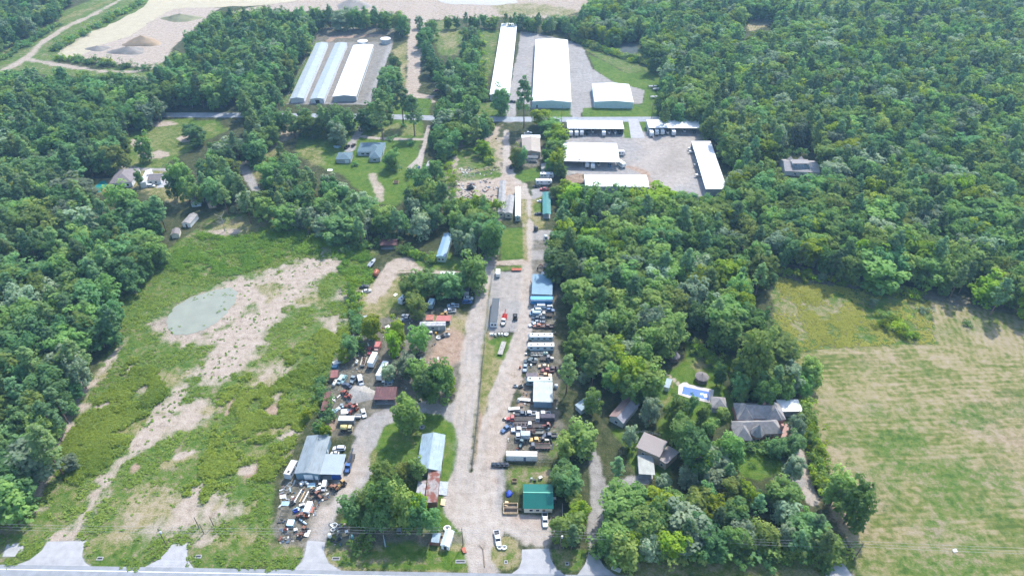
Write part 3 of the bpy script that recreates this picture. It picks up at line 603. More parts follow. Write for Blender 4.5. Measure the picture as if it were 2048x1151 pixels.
# far storage compound on the left
LAST = building('storage_building', 'long white roofed storage row along left edge of the far left compound', 'storage building', [(631,86.5),(655.6,86),(607,197),(582,197)], 3.4, 'gable', .8, rm=PALE_ROOF, doors=unit_doors('R', 22, 2.4), group='storage rows')
LAST = building('storage_building', 'long white roofed storage row in the middle of the far left compound', 'storage building', [(670,86),(693,86.5),(648,198),(622.5,198)], 3.4, 'gable', .8, rm=PALE_ROOF, doors=unit_doors('R', 22, 2.4)+[('F', .5, 3, 2.6, DARK)], group='storage rows')
LAST = building('storage_building', 'widest white roofed warehouse in the far left compound, below the round tanks', 'storage building', [(706,90),(744,91),(714,193),(668,192.5)], 4.2, 'gable', 1.0, rm=WHITE_ROOF, wm=W_GREY, doors=unit_doors('R', 18, 2.4), group='storage rows')
# far storage buildings in the middle
LAST = building('warehouse', 'very long narrow white roofed warehouse beside the widest white warehouse', 'warehouse', [(1004,48),(1034,47.5),(1018,190),(979,189)], 4.6, 'gable', .7, rm=WHITE_ROOF, wm=W_GREY, doors=unit_doors('R', 16, 3.2, 3.4))
LAST = building('warehouse', 'widest long white gabled warehouse in the gravel lot above the rural road', 'warehouse', [(1072,79.6),(1136.6,79.6),(1140,204),(1064.7,203)], 5, 'gable', 1.1, rm=WHITE_ROOF, wm=W_TEAL, doors=unit_doors('R', 16, 3.2, 3.4)+[('F', .12, 1, 2.2, DARK)])
LAST = building('warehouse', 'small square white gabled warehouse beside the green lawn by the rural road', 'warehouse', [(1186,168.7),(1259.5,168),(1264,204),(1188,204)], 5, 'gable', 1.0, rm=WHITE_ROOF, wm=W_TEAL, doors=unit_doors('R', 3, 3.2, 3.4)+[('L', .5, 4, 3.6, W_GREY)])
# boat and camper sheds below the rural road
LAST = building('storage_shed', 'open fronted white roofed storage shed left of the concrete entrance drive', 'storage shed', [(1135.4,242.5),(1244.5,242.5),(1246.5,257),(1134.6,257.7)], 4.6, 'shed', .5, 'y', W_GREY, WHITE_ROOF, open_='F')
LAST = building('storage_shed', 'open fronted white roofed storage shed right of the concrete entrance drive', 'storage shed', [(1294.3,241.6),(1406,241.3),(1410,256),(1297.3,256)], 4.6, 'shed', .5, 'y', W_GREY, WHITE_ROOF, open_='F')
LAST = building('storage_shed', 'deep white roofed open shed with brown debris on its roof in gravel yard', 'storage shed', [(1130,286),(1234,286),(1237,323),(1124,323)], 4.8, 'gable', .7, 'x', W_GREY, WHITE_ROOF, open_='FR')
LAST = building('storage_shed', 'closed white roofed shed with grey front wall above the treetops', 'storage shed', [(1169.8,350),(1293,350),(1297,372.8),(1170.6,373)], 4.2, 'gable', .5, 'x', W_GREY, WHITE_ROOF, doors=unit_doors('B', 9, 3.2, 3.2))
LAST = building('storage_shed', 'slanting white roofed shed open to the left side of the gravel yard', 'storage shed', [(1383.6,283),(1420.8,284),(1452,379),(1412,378)], 4.6, 'shed', .6, 'x', W_GREY, WHITE_ROOF, open_='L')
# middle of the strip
LAST = building('barn', 'tan metal barn with a white upper roof end beside the dirt lane', 'barn', [(1044,276),(1079.7,276),(1080,304),(1045,304)], 4, 'gable', 1.1, rm=TAN_ROOF, wm=W_TAN, doors=[('F', .3, 1, 2.1, DARK), ('F', .65, 3, 3, W_GREY)])
building('porch', 'bright white flat porch roof at the far end of the tan barn', 'porch', [(1043.5,271),(1080,270.6),(1080,276),(1043.7,276)], 3.6, 'shed', .2, 'y', W_TAN, WHITE_ROOF, open_='BLR', into=LAST)
LAST = building('carport', 'low black carport in front of the tan barn', 'carport', [(1057,311),(1075,311),(1076,316),(1054,316)], 2.8, 'flat', 0, rm=NAVY_ROOF, wm=DARK, open_='FBLR')
LAST = building('shed', 'small dark grey shed with a white vent above the silver camper', 'shed', [(1083,328),(1098,328),(1099,338),(1083,338)], 2.6, 'gable', .5, rm=SHINGLE, wm=W_GREY, doors=[('F', .5, 1, 2, DARK)])
LAST = building('mobile_home', 'longest weathered grey mobile home of the three narrow ones by the lane', 'mobile home', [(1000,362),(1012,362),(1008.5,424),(995.6,424)], 3.4, 'gable', .45, rm=mat('taupe_tin', (.235, .225, .215), .65, 0, .25, .3, 'streak'), wm=CREAM, wins=[('F', .5, 1.4, 1.2, 2.2)], group='narrow homes by the lane')
LAST = building('mobile_home', 'shorter weathered grey mobile home between the other two narrow homes', 'mobile home', [(1014.8,391),(1028.7,391),(1024,426),(1009,426)], 3.4, 'gable', .45, rm=mat('taupe_tin', (.235, .225, .215), .65, 0, .25, .3, 'streak'), wm=CREAM, wins=[('F', .5, 1.4, 1.2, 2.2)], group='narrow homes by the lane')
LAST = building('mobile_home', 'bright white narrow mobile home beside the bend of the dirt lane', 'mobile home', [(1031.6,374),(1040.5,374),(1040.3,432),(1031,432)], 3.4, 'gable', .4, rm=WHITE_ROOF, wm=W_TEAL, wins=[('F', .5, 1, 1.2, 2.2)], group='narrow homes by the lane')
LAST = building('carport', 'long teal roofed carport half hidden under the trees by the lane', 'carport', [(1086,385),(1100,385),(1101,428),(1086,428)], 3, 'gable', .5, rm=TEAL_ROOF, wm=W_GREY, open_='FLR')
LAST = building('workshop', 'open workshop with a flat light blue metal roof beside the lane', 'workshop', [(1065.5,550),(1105,551),(1103,589),(1065,587.5)], 4, 'shed', .4, 'y', W_GREY, BLUE_ROOF, open_='FL')
LAST = building('office_trailer', 'office trailer with dark roof and white walls in the grey gravel lot', 'office trailer', [(985,596),(999.8,596),(993.6,644),(980,644)], 3.2, 'flat', 0, rm=NAVY_ROOF, wm=W_WHITE, ov=.05, wins=[('F', .3, .9, 1.2, 2.2), ('F', .72, .9, 1.2, 2.2), ('R', .25, .9, 1.2, 2.2), ('R', .75, .9, 1.2, 2.2)], doors=[('R', .5, 1, 2.2, W_GREY)])
LAST = building('workshop', 'workshop with a stained pale roof and blue corrugated front above the vehicle rows', 'workshop', [(1068,764.6),(1104.3,765.5),(1103.8,803),(1067.3,802)], 3.6, 'shed', .4, 'y', W_BLUE, mat('stained_roof', (.38, .41, .385), .7, 0, .12, .3, 'streak', (.27, .30, .27)))
LAST = building('office_container', 'cream roofed site cabin with white wall and blue door beside the fence', 'site cabin', [(1013,901),(1074,902.5),(1074.3,912.3),(1012.7,911)], 2.7, 'gable', .25, 'x', W_WHITE, mat('cream_roof', (.52, .49, .42), .6, 0, .05, .4, 'rib'), ov=.08, doors=[('F', .6, .9, 2.1, mat('slate_door', (.10, .14, .22), .6))])
LAST = building('house', 'small house with two tone green metal roof and tan porch front', 'house', [(1048,969),(1103.7,969),(1104,1014),(1048.3,1014.5)], 3.1, 'gable', 2.0, 'x', CREAM, GREEN_ROOF, ov=.4, doors=[('F', .7, 1, 2.1, W_WOOD)], wins=[('F', .25, 1.2, 1, 2), ('F', .48, 1.2, 1, 2)])
# left yard
LAST = building('workshop', 'large blue grey metal workshop with white roller door beside the weedy field', 'workshop', [(615.5,872),(660.7,872.6),(637,946),(589.5,946)], 3.6, 'gable', .7, rm=GREY_ROOF, wm=W_BLUE, doors=[('F', .52, 3.2, 2.8, DOOR_W), ('F', .86, 1.1, 2.2, DOOR_W), ('R', .7, 1, 2.1, DOOR_W)])
building('lean_to', 'grey roofed open lean-to with blue tarp attached to the metal workshop', 'lean-to', [(650,909),(691,910),(681,947.5),(639.5,946.6)], 3.2, 'shed', .25, 'y', W_BLUE, PALE_ROOF, open_='FR', doors=[('F', .76, 3.2, 2.6, BLUE_DOOR)], into=LAST)
building('shed', 'small pale lean shed roof at the far end of the metal workshop', 'shed', [(643,868.5),(656,868.5),(655,872),(641.5,872)], 3.2, 'shed', .2, 'y', W_BLUE, GALV, into=LAST)
LAST = building('barn', 'long galvanised metal barn with a pale blue roof beside the gravel road', 'barn', [(843.6,869),(889.4,869.5),(880.5,942),(836,937)], 3.4, 'gable', 1.2, rm=GALV, wm=W_GREY, doors=[('R', .3, 3, 2.6, DARK)])
building('wing', 'heavily rusted roof wing at the near end of the galvanised barn', 'barn', [(857,943.5),(880,943.5),(873.6,1004.5),(851.5,1003.5)], 3.1, 'shed', .5, 'x', W_RUST, RUST_ROOF, ov=.2, into=LAST)
LAST = building('lean_to', 'low grey tin lean-to under the tree left of the rusted barn wing', 'lean-to', [(838,962),(851,962),(848,995),(832,993)], 2.4, 'shed', .3, 'x', W_GREY, mat('stained_tin', (.40, .40, .42), .6, .2, .3, .5, 'rust', (.25, .20, .19)), open_='FL')
LAST = building('shed', 'flat roofed grey tin shed standing beside the road by the verge', 'shed', [(868,1067),(881,1067.5),(876.5,1083),(862.6,1082)], 2.3, 'shed', .25, 'y', W_RUST, GALV)
LAST = building('shed', 'white gabled tin shed standing on the verge near the highway', 'shed', [(891.6,1059.5),(907,1061.5),(897.5,1093),(882.5,1087.5)], 2.4, 'gable', .7, rm=mat('bright_tin', (.46, .50, .54), .6, 0, .08, .5, 'rib'), wm=W_WHITE, doors=[('F', .5, 1, 1.9, DARK)])
LAST = building('shed', 'wide open shed with dark red striped roof by the gravel pile', 'shed', [(754,775),(793,775),(789.5,798),(748.5,798)], 3, 'shed', .35, 'y', W_RUST, MAROON, open_='F')
LAST = building('lean_to', 'rusty brown lean-to along the weeds at the edge of the scrap yard', 'lean-to', [(650,784.5),(661,785),(654.5,820),(643.5,820)], 2.6, 'shed', .3, 'x', W_RUST, mat('brown_rust_roof', (.14, .06, .045), .8, .1, .35, .7), open_='R')
LAST = building('shed', 'small rusty red roofed shed beside the weeds above the white fuel tank', 'shed', [(664,742),(676,741),(674,753),(660,755)], 2.4, 'shed', .3, 'y', W_RUST, mat('red_rust_roof', (.22, .09, .08), .8, .1, .3, .7))
LAST = building('mobile_home', 'long mobile home with mottled white roof behind the junked cars', 'mobile home', [(840.5,643),(890,643.5),(890.7,650.5),(841,650.5)], 3.1, 'gable', .35, 'x', W_GREY, mat('mottled_roof', (.42, .42, .43), .6, 0, .5, .9), wins=[('F', .2, 1.4, 1.1, 2), ('F', .5, 1.4, 1.1, 2)], doors=[('F', .75, .9, 2.1, W_WHITE)])
LAST = building('shed', 'red roofed low shed beside the two white parked pickups', 'shed', [(874.5,632),(901,632),(899.5,641),(873.5,641)], 2.4, 'shed', .2, 'y', W_GREY, RED_ROOF, open_='F')
LAST = building('shed', 'small faded red roofed shed left of the long red roofed one', 'shed', [(855,631),(867,630.5),(866.5,639.5),(852,639.5)], 2.3, 'shed', .2, 'y', W_GREY, mat('faded_red', (.36, .12, .09), .7, 0, .3, 1), open_='F')
LAST = building('mobile_home', 'mobile home with blue patched roof on the grass under the trees', 'mobile home', [(888,467),(905,468),(890.5,513.5),(873,512.5)], 3.4, 'gable', .6, rm=mat('blue_patched_roof', (.17, .28, .39), .6, 0, .08, .4, 'rib'), wm=W_TEAL, ov=.15, wins=[('F', .3, 1, 1.2, 2.2), ('F', .7, 1, 1.2, 2.2), ('R', .3, 1, 1.2, 2.2)])
LAST = building('shed', 'maroon roofed shed at the edge of the woods beside the small pond', 'shed', [(764,478),(792.5,478),(793.5,490),(761,490)], 2.6, 'gable', .5, 'x', W_RUST, MAROON, open_='F')
LAST = building('shed', 'narrow dark grey trailer shed under the oak by the gravel road', 'shed', [(928,566),(939,566),(936.5,583),(927,583)], 2.8, 'flat', 0, rm=mat('pewter_roof', (.17, .19, .22), .6), wm=W_GREY)
# houses in the left woods
LAST = building('house', 'ranch house with a blue grey hip roof on the lawn', 'house', [(721,285),(769.5,285.5),(766,303.5),(715,303.5)], 2.9, 'hip', 2.4, rm=BLUE_SH, wm=mat('pale_blue_brick', (.42, .46, .50), .8), wins=[('F', .2, 2, .9, 2.1), ('F', .4, 2, .9, 2.1)], doors=[('F', .55, 1, 2.1, DARK)])
building('wing', 'near wing of the blue grey ranch house reaching onto the lawn', 'house', [(746,294),(768,294),(759.5,316),(738.5,315.5)], 2.9, 'hip', 2.3, rm=BLUE_SH, wm=W_GREY, wins=[('F', .5, 2, .9, 2)], into=LAST)
LAST = building('garage', 'small detached garage with blue grey hip roof beside two parked trucks', 'garage', [(677.6,305),(705,305),(701,318.5),(671.7,318.5)], 2.8, 'hip', 1.8, rm=BLUE_SH, wm=W_GREY, doors=[('F', .75, 2.6, 2.3, DOOR_W)])
LAST = building('house', 'large house with pale brown hip roof next to the teal pool', 'house', [(239,338),(272,338),(268,364),(217,367)], 3.2, 'hip', 3.0, rm=SHINGLE2, wm=W_WHITE, wins=[('F', .1, 1.2, .9, 2.2), ('F', .25, 1.2, .9, 2.2), ('F', .45, 1.2, .9, 2.2), ('F', .8, 1.2, .9, 2.2)])
building('wing', 'bright white sunlit wing between the brown house and its garage', 'house', [(291,341),(303,341),(292,366),(281,366)], 3.2, 'shed', .9, 'x', W_WHITE, mat('bright_white_roof', (.62, .62, .62), .6), wins=[('R', .5, 1, 1, 2)], into=LAST)
LAST = building('garage', 'garage with pale brown gable roof and white front by the driveway', 'garage', [(299,347),(327,348),(321,360),(294,360)], 2.9, 'gable', 1.6, 'x', W_WHITE, SHINGLE2, wins=[('F', .3, 1.2, .8, 2), ('F', .65, 1.2, .8, 2)], doors=[('R', .5, 3, 2.3, DARK)])
LAST = building('cottage', 'small cottage with brown roof and pale blue front under the big trees', 'cottage', [(385,394),(400,392),(402,405),(381,406)], 2.6, 'gable', 1.4, 'y', mat('pale_blue_siding', (.50, .60, .64), .7), SHINGLE2, wins=[('F', .5, 1, .9, 1.9)])
LAST = building('cottage', 'tan cottage with steep gable roof between the woodland trees', 'cottage', [(418,393),(432,392),(432,407),(416,408)], 2.8, 'gable', 1.8, 'y', W_TAN, mat('tan_shingle', (.36, .29, .24), .9), wins=[('F', .5, 1, .9, 1.9)])
LAST = building('shed', 'grey roofed shed with white ridge and edges beside the weedy field', 'shed', [(378,427),(391,430),(380,449),(369,444)], 2.6, 'gable', .9, 'y', W_WHITE, SHINGLE, doors=[('F', .5, 1, 2, DARK)])
LAST = building('shed', 'tiny brown roofed shed with cream gable at the edge of left woods', 'shed', [(345,459),(359,457.5),(358,468),(342,469)], 2.4, 'gable', 1, 'y', CREAM, SHINGLE2)
# house far right
FARH = LAST = building('house', 'far house with pale grey roof and solar panel among right woods', 'house', [(1565,321.5),(1634.7,319.8),(1629,342),(1569,343.5)], 3.2, 'gable', 2.8, 'x', W_WHITE, mat('pale_shingle', (.28, .26, .255), .9, 0, .12, .8), wins=[('F', .3, 1.4, .9, 2), ('F', .5, 1.4, .9, 2), ('F', .7, 1.4, .9, 2)])
# estate on the right
BIG = LAST = building('house', 'large house with several grey hip roofs, turret and pink brick beside the field', 'house', [(1471,808),(1560,806),(1567,835),(1474,838)], 3.2, 'hip', 3.4, rm=SHINGLE, wm=W_BRICK, wins=[('L', .5, 1.5, .9, 2.1), ('B', .3, 2, .9, 2.1)], chim=(1.5, 1.0, 7.5))
building('wing', 'near half of the large grey hip roofed house with pink brick', 'house', [(1463,842),(1553,840),(1565,865),(1474,869)], 3.2, 'hip', 3.2, rm=SHINGLE, wm=W_BRICK, wins=[('F', .15, 1.5, .9, 2.1), ('F', .7, 2, .9, 2.1), ('F', .88, 1.2, .9, 2.1)], chim=(8.6, -2, 6.6), into=LAST)
building('wing', 'front left wing', 'house', [(1464,851),(1498,850),(1501,878),(1471,880)], 3.2, 'hip', 3.6, rm=SHINGLE, wm=W_BRICK, wins=[('F', .5, 2, .9, 2.1)], into=LAST)
building('wing', 'back left wing', 'house', [(1470,809),(1499,808),(1503,838),(1474,840)], 3.25, 'hip', 3.9, rm=SHINGLE, wm=W_BRICK, into=LAST)
building('wing', 'back right wing', 'house', [(1530,807),(1557,806),(1560,838),(1532,839)], 3.25, 'hip', 3.8, rm=SHINGLE, wm=W_BRICK, into=LAST)
building('carport', 'white metal carport joined to the right end of large grey house', 'carport', [(1552,800),(1597,800),(1601,821.5),(1564,822.5)], 3, 'shed', .3, 'x', W_GREY, WHITE_ROOF, open_='FBR', into=LAST)
LAST = building('pool_house', 'dark hip roofed pool pavilion beside the swimming pool', 'pavilion', [(1424,794),(1450,794.5),(1453,816),(1424,815)], 2.8, 'hip', 2.4, rm=SHINGLE, wm=W_TAN, open_='FBLR')
LAST = building('house', 'rotated house with mottled brown gable roof among the trees', 'house', [(1251,797),(1275,803),(1247,852),(1222,826)], 3, 'gable', 1.6, 'y', W_GREY, mat('mottled_brown', (.22, .16, .14), .8, 0, .35, .25), lr=(mat('mottled_brown2', (.25, .17, .15), .8, 0, .3, .25), mat('mottled_grey', (.24, .23, .25), .7, 0, .3, .3)), wins=[('F', .5, 1.4, .9, 2)])
LAST = building('house', 'tall tan house with taupe single slope roof above the carport', 'house', [(1290.6,871),(1335,885),(1315.6,908),(1272.5,893.5)], 5.2, 'shed', .6, 'y', W_TAN, TAUPE, ov=.5, wins=[('F', .65, 1, 2.2, 3.2), ('F', .3, 1, 2.2, 3.2)], doors=[('F', .45, 1, 2.1, DARK)])
building('wing', 'lower taupe roofed wing with a white vent beside tall tan house', 'house', [(1336,889),(1351,905),(1333,931),(1318,914)], 3.4, 'shed', .5, 'x', W_TAN, TAUPE, ov=.3, wins=[('F', .6, 1, 1, 2)], into=LAST)
LAST = building('carport', 'weathered whitish carport roof in front of the tall tan house', 'carport', [(1283,911),(1302,912),(1311,945),(1272.5,949)], 2.8, 'shed', .2, 'y', W_WHITE, mat('weathered_white', (.33, .34, .31), .7, 0, .25, .3, 'streak', (.24, .24, .22)), open_='FLR')
LAST = building('shed', 'pale tin shed half hidden below trees beside the vehicle yard', 'shed', [(1188,790),(1202,796),(1163,819),(1149,808)], 2.6, 'gable', .5, 'x', W_GREY, GALV)
LAST = building('shed', 'grey striped tin shed under the trees left of the swimming pool', 'shed', [(1334,757),(1342,760),(1338,776),(1330,772)], 2.4, 'shed', .3, 'y', W_WHITE, GALV)

def gazebo(label, px, py, R_, h, rise, sides=8):
    c = at(px, py, h); r = root('gazebo', label, 'gazebo', (c.x, c.y, 0)); n = sides
    p = lambda k, rr, z: (rr*math.cos(2*math.pi*k/n), rr*math.sin(2*math.pi*k/n), z)
    for k in range(n):
        MB().slab([p(k, R_+.3, h), p(k+1, R_+.3, h), (0, 0, h+rise)], .08).build('roof', SHINGLE2, r)
        q = p(k, R_-.1, 0); MB().box(q[0]-.08, q[0]+.08, q[1]-.08, q[1]+.08, 0, h).build('post', W_WOOD, r)
        a, b_ = Vector(p(k, R_-.1, .9)), Vector(p(k+1, R_-.1, .9)); MB().tube(a, b_, .06).build('railing', W_WOOD, r)
    MB().loft([[p(k, R_, 0) for k in range(n)], [p(k, R_, .15) for k in range(n)]]).build('deck', W_WOOD, r)
    MB().loft([[p(k, .25, h+rise-.15) for k in range(n)], [p(k, .05, h+rise+.5) for k in range(n)]]).build('finial', SHINGLE, r)
gazebo('octagonal grey roofed gazebo on the lawn behind the swimming pool', 1404, 752, 2.7, 2.3, 1.5)
gazebo('dark roofed gazebo in the shade of the trees above the lawn', 1349, 710, 2.3, 2.4, 2.2)
# turret on the large house
tc_ = at(1513, 868, 3.4); tr_ = sub(BIG, 'turret', (tc_.x, tc_.y, 0))
o8 = lambda rr, z: [(rr*math.cos(math.pi/4*k+.39), rr*math.sin(math.pi/4*k+.39), z) for k in range(8)]
MB().loft([o8(2.2, 0), o8(2.2, 4.6)]).build('wall', W_BRICK, tr_)
for k in range(8):
    a, b_ = o8(2.7, 4.5)[k], o8(2.7, 4.5)[(k+1) % 8]; MB().slab([a, b_, (0, 0, 9.2)], .08).build('roof', SHINGLE, tr_)
for k in (4, 5, 6):
    q = (Vector(o8(2.2, 0)[k])+Vector(o8(2.2, 0)[(k+1) % 8]))/2; d = q.normalized(); s_ = Vector((-d.y, d.x, 0))*.55
    a = q+d*.05; MB().loft([[a-s_+Vector((0,0,z)), a+s_+Vector((0,0,z)), a+s_-d*.1+Vector((0,0,z)), a-s_-d*.1+Vector((0,0,z))] for z in (1.2, 2.8)]).build('window', GLASS, tr_)
# far right house dormer and panel
fc = at(1600, 330, 4.8); fr_ = sub(FARH, 'dormer', (fc.x, fc.y, 0))
MB().box(-5.2, 5.2, -.6, 3.2, 4.0, 6.2).build('wall', W_WHITE, fr_)
MB().slab([(-5.5,-.9,6.3),(5.5,-.9,6.3),(5.5,3.4,7.0),(-5.5,3.4,7.0)], .1).build('roof', MATS['pale_shingle'], fr_)
for q in (-3, 3): MB().box(q-.8, q+.8, -.66, -.58, 4.8, 5.8).build('window', GLASS, fr_)
for q in (-3.6, 3.2):
    MB().loft([[(q-2.6, yy, 3.2), (q+2.6, yy, 3.2), (q, yy, 6.6)] for yy in (3.3, 8)]).build('gable', W_WHITE, fr_)
    MB().slab([(q-2.9,3.3,3.3),(q,3.3,6.9),(q,8.3,6.9),(q-2.9,8.3,3.3)], .1).build('roof', MATS['pale_shingle'], fr_)
    MB().slab([(q,3.3,6.9),(q+2.9,3.3,3.3),(q+2.9,8.3,3.3),(q,8.3,6.9)], .1).build('roof', MATS['pale_shingle'], fr_)
sp = at(1601, 335, 4.3); spo = sub(FARH, 'solar_array', (sp.x, sp.y-.2, 0))
for i in range(6): MB().slab([(-5.2+i*1.75,-1.6,4.25),(-3.55+i*1.75,-1.6,4.25),(-3.55+i*1.75,1.2,5.75),(-5.2+i*1.75,1.2,5.75)], .06).build('panel', SOLAR, spo)
# round tanks of the far left compound
for px_, py_, rr, lb in ((725, 82, 4.6, 'round white water tank directly behind the widest left warehouse'), (771, 77, 4.6, 'round white water tank beside the trees at the compound corner')):
    c = at(px_, py_, 4.2); t_ = root('water_tank', lb, 'tank', (c.x, c.y, 0))
    ring_ = lambda r0, z: [(r0*math.cos(k*math.pi/12), r0*math.sin(k*math.pi/12), z) for k in range(24)]
    MB().loft([ring_(rr, 0), ring_(rr, 4)]).build('body', W_GREY, t_); MB().loft([ring_(rr+.1, 4), ring_(rr+.1, 4.15), ring_(.3, 4.9)]).build('lid', WHITE_ROOF, t_)
    MB().box(rr-.05, rr+.12, -.25, .25, .3, 4).build('ladder', STEEL, t_)
# debris on the shed roof
for i, (a, b_, s_) in enumerate([(1128,303,2.4),(1142,306,1.6),(1131,308,2.0),(1135,295,1.0),(1159,319,.9),(1151,312,.7)]):
    c = at(a, b_, 5.5); me = MB()
    for k in range(7):
        q = Vector((random.uniform(-s_, s_), random.uniform(-s_, s_)*.7, .15)); rr = random.uniform(.3, .6)*s_*.5
        me.loft([[(q.x+rr*math.cos(j), q.y+rr*math.sin(j), z) for j in range(6)] for z in (-.4, .12+.1*random.random())])
    o = me.build('fallen_leaves', mat('dead_leaves', (.12, .07, .05), .95, 0, .4, 2), None, False, (c.x, c.y, 5.2)); kind(o, 'stuff', 'brown fallen leaves lying on the white shed roof')
# ---------------------------------------------------------------- vehicles
RUBBER = mat('rubber', (.02, .02, .021), .9, 0, .2, 2); HUB = mat('hub_metal', (.35, .35, .36), .4, .5)
_wm = {}
def wheels(r, spots, rad=.36, wid=.25):
    if (rad, wid) not in _wm:
        ring_ = lambda rr, y: [(rr*math.cos(k*math.pi/6), y, rr*math.sin(k*math.pi/6)) for k in range(12)]
        a = MB().loft([ring_(rad, -wid/2), ring_(rad, wid/2)][::-1]); b = MB().loft([ring_(rad*.55, -wid/2-.01), ring_(rad*.55, wid/2+.01)][::-1])
        _wm[rad, wid] = (mesh('wheel', a.v, a.f, RUBBER), mesh('hub', b.v, b.f, HUB))
    for x, y in spots:
        o = link('wheel', _wm[rad, wid][0], r, (x, y, rad)); link('hub', _wm[rad, wid][1], o)
def ring8(x, w_, z0, z1, tuck=.86): return [(x, -w_, z0), (x, w_, z0), (x, w_*1.02, z0+(z1-z0)*.55), (x, w_*tuck, z1), (x, -w_*tuck, z1), (x, -w_*1.02, z0+(z1-z0)*.55)]
def paint(h):
    c = srgb(h); g = .3*c[0]+.6*c[1]+.1*c[2]; return mat('paint_'+h, tuple((.72*x+.28*g)*.82 for x in c), .35, .0, .22, 1.1)
HEADL = mat('lamp_glass', (.7, .7, .68), .2); TAILL = mat('tail_lamp', (.35, .02, .02), .3)
LABELS = set()
def vroot(name, label, cat, px, py, ang, z=.8, group=None):
    c = at(px, py, z); return root(name, label, cat, (c.x, c.y, 0), R(ang), group)
def lamps(r, xf, xb, w_, z):
    for s in (-1, 1):
        MB().box(xf-.06, xf+.02, s*w_-.18, s*w_+.18, z-.1, z+.1).build('headlight', HEADL, r); MB().box(xb-.02, xb+.06, s*w_-.12, s*w_+.12, z-.1, z+.15).build('tail_light', TAILL, r)
def glasshouse(r, x0, x1, t0, t1, wb, wt, z0, z1, roofm):
    MB().loft([[(x0,-wb,z0),(x1,-wb,z0),(x1,wb,z0),(x0,wb,z0)], [(t0,-wt,z1),(t1,-wt,z1),(t1,wt,z1),(t0,wt,z1)]]).build('window', GLASS, r)
    MB().loft([[(t0-.05,-wt-.03,z1-.02),(t1+.05,-wt-.03,z1-.02),(t1+.05,wt+.03,z1-.02),(t0-.05,wt+.03,z1-.02)], [(t0+.05,-wt+.06,z1+.07),(t1-.05,-wt+.06,z1+.07),(t1-.05,wt-.06,z1+.07),(t0+.05,wt-.06,z1+.07)]]).build('roof', roofm, r)
    for xa, xb_ in ((x0, t0), (x1, t1)):
        for s in (-1, 1): MB().tube((xa, s*wb, z0), (xb_, s*wt, z1), .045, 4).build('pillar', roofm, r)
def car(label, px, py, ang, col, style='sedan', group=None, k=1.0, cat=None):
    m = paint(col)
    r = vroot({'sedan': 'parked_car', 'suv': 'parked_suv', 'pickup': 'pickup_truck', 'van': 'panel_van'}[style], label, cat or {'sedan': 'car', 'suv': 'car', 'pickup': 'pickup', 'van': 'van'}[style], px, py, ang, group=group)
    if style in ('sedan', 'suv'):
        L_, zs = (2.35, .98) if style == 'sedan' else (2.4, 1.08)
        MB().loft([ring8(-L_, .76, .45, .85), ring8(-L_+.15, .88, .3, zs-.02), ring8(-.9, .92, .28, zs+.02), ring8(.95, .92, .28, zs), ring8(1.85, .87, .3, zs-.12), ring8(L_, .72, .42, zs-.3)]).build('body', m, r)
        if style == 'sedan': glasshouse(r, -1.85, 1.1, -1.15, .35, .8, .66, zs-.04, 1.43, m)
        else: glasshouse(r, -2.2, 1.15, -1.95, .5, .82, .7, zs-.04, 1.68, m)
        wheels(r, [(-1.4,-.82),(-1.4,.82),(1.4,-.82),(1.4,.82)], .34); lamps(r, L_-.08, -L_+.06, .55, .72)
    elif style == 'pickup':
        MB().loft([ring8(-.75, .96, .4, 1.12), ring8(1.3, .96, .38, 1.12), ring8(2.3, .93, .38, 1.06), ring8(2.85, .82, .45, .95)]).build('body', m, r)
        glasshouse(r, -.72, 1.45, -.6, .8, .86, .72, 1.08, 1.82, m)
        b = MB(); b.box(-2.85, -.74, -.96, -.86, .45, 1.18).box(-2.85, -.74, .86, .96, .45, 1.18).box(-2.85, -2.75, -.86, .86, .45, 1.16).box(-.84, -.74, -.86, .86, .45, 1.16); b.build('bed', m, r)
        MB().box(-2.75, -.84, -.86, .86, .5, .68).build('bed_liner', DARK, r)
        wheels(r, [(-1.8,-.86),(-1.8,.86),(1.85,-.86),(1.85,.86)], .4, .28); lamps(r, 2.78, -2.84, .66, .85)
    else:
        MB().loft([ring8(-2.7, .98, .4, 2.1, .92), ring8(1.2, .98, .38, 2.15, .92), ring8(1.75, .95, .38, 1.5, .9), ring8(2.6, .85, .45, 1.05)]).build('body', m, r)
        MB().loft([[(1.15,-.8,2.08),(1.2,.8,2.08),(1.85,.85,1.42),(1.85,-.85,1.42)], [(1.2,-.8,2.13),(1.25,.8,2.13),(1.92,.85,1.46),(1.92,-.85,1.46)]]).build('windscreen', GLASS, r)
        for s in (-1, 1): MB().box(.2, 1.1, s*.97-.02, s*.97+.02, 1.35, 1.85).build('window', GLASS, r)
        wheels(r, [(-1.8,-.86),(-1.8,.86),(1.7,-.86),(1.7,.86)], .37); lamps(r, 2.52, -2.68, .6, .8)
    if k != 1: r.scale = (k, k, k)
    return r
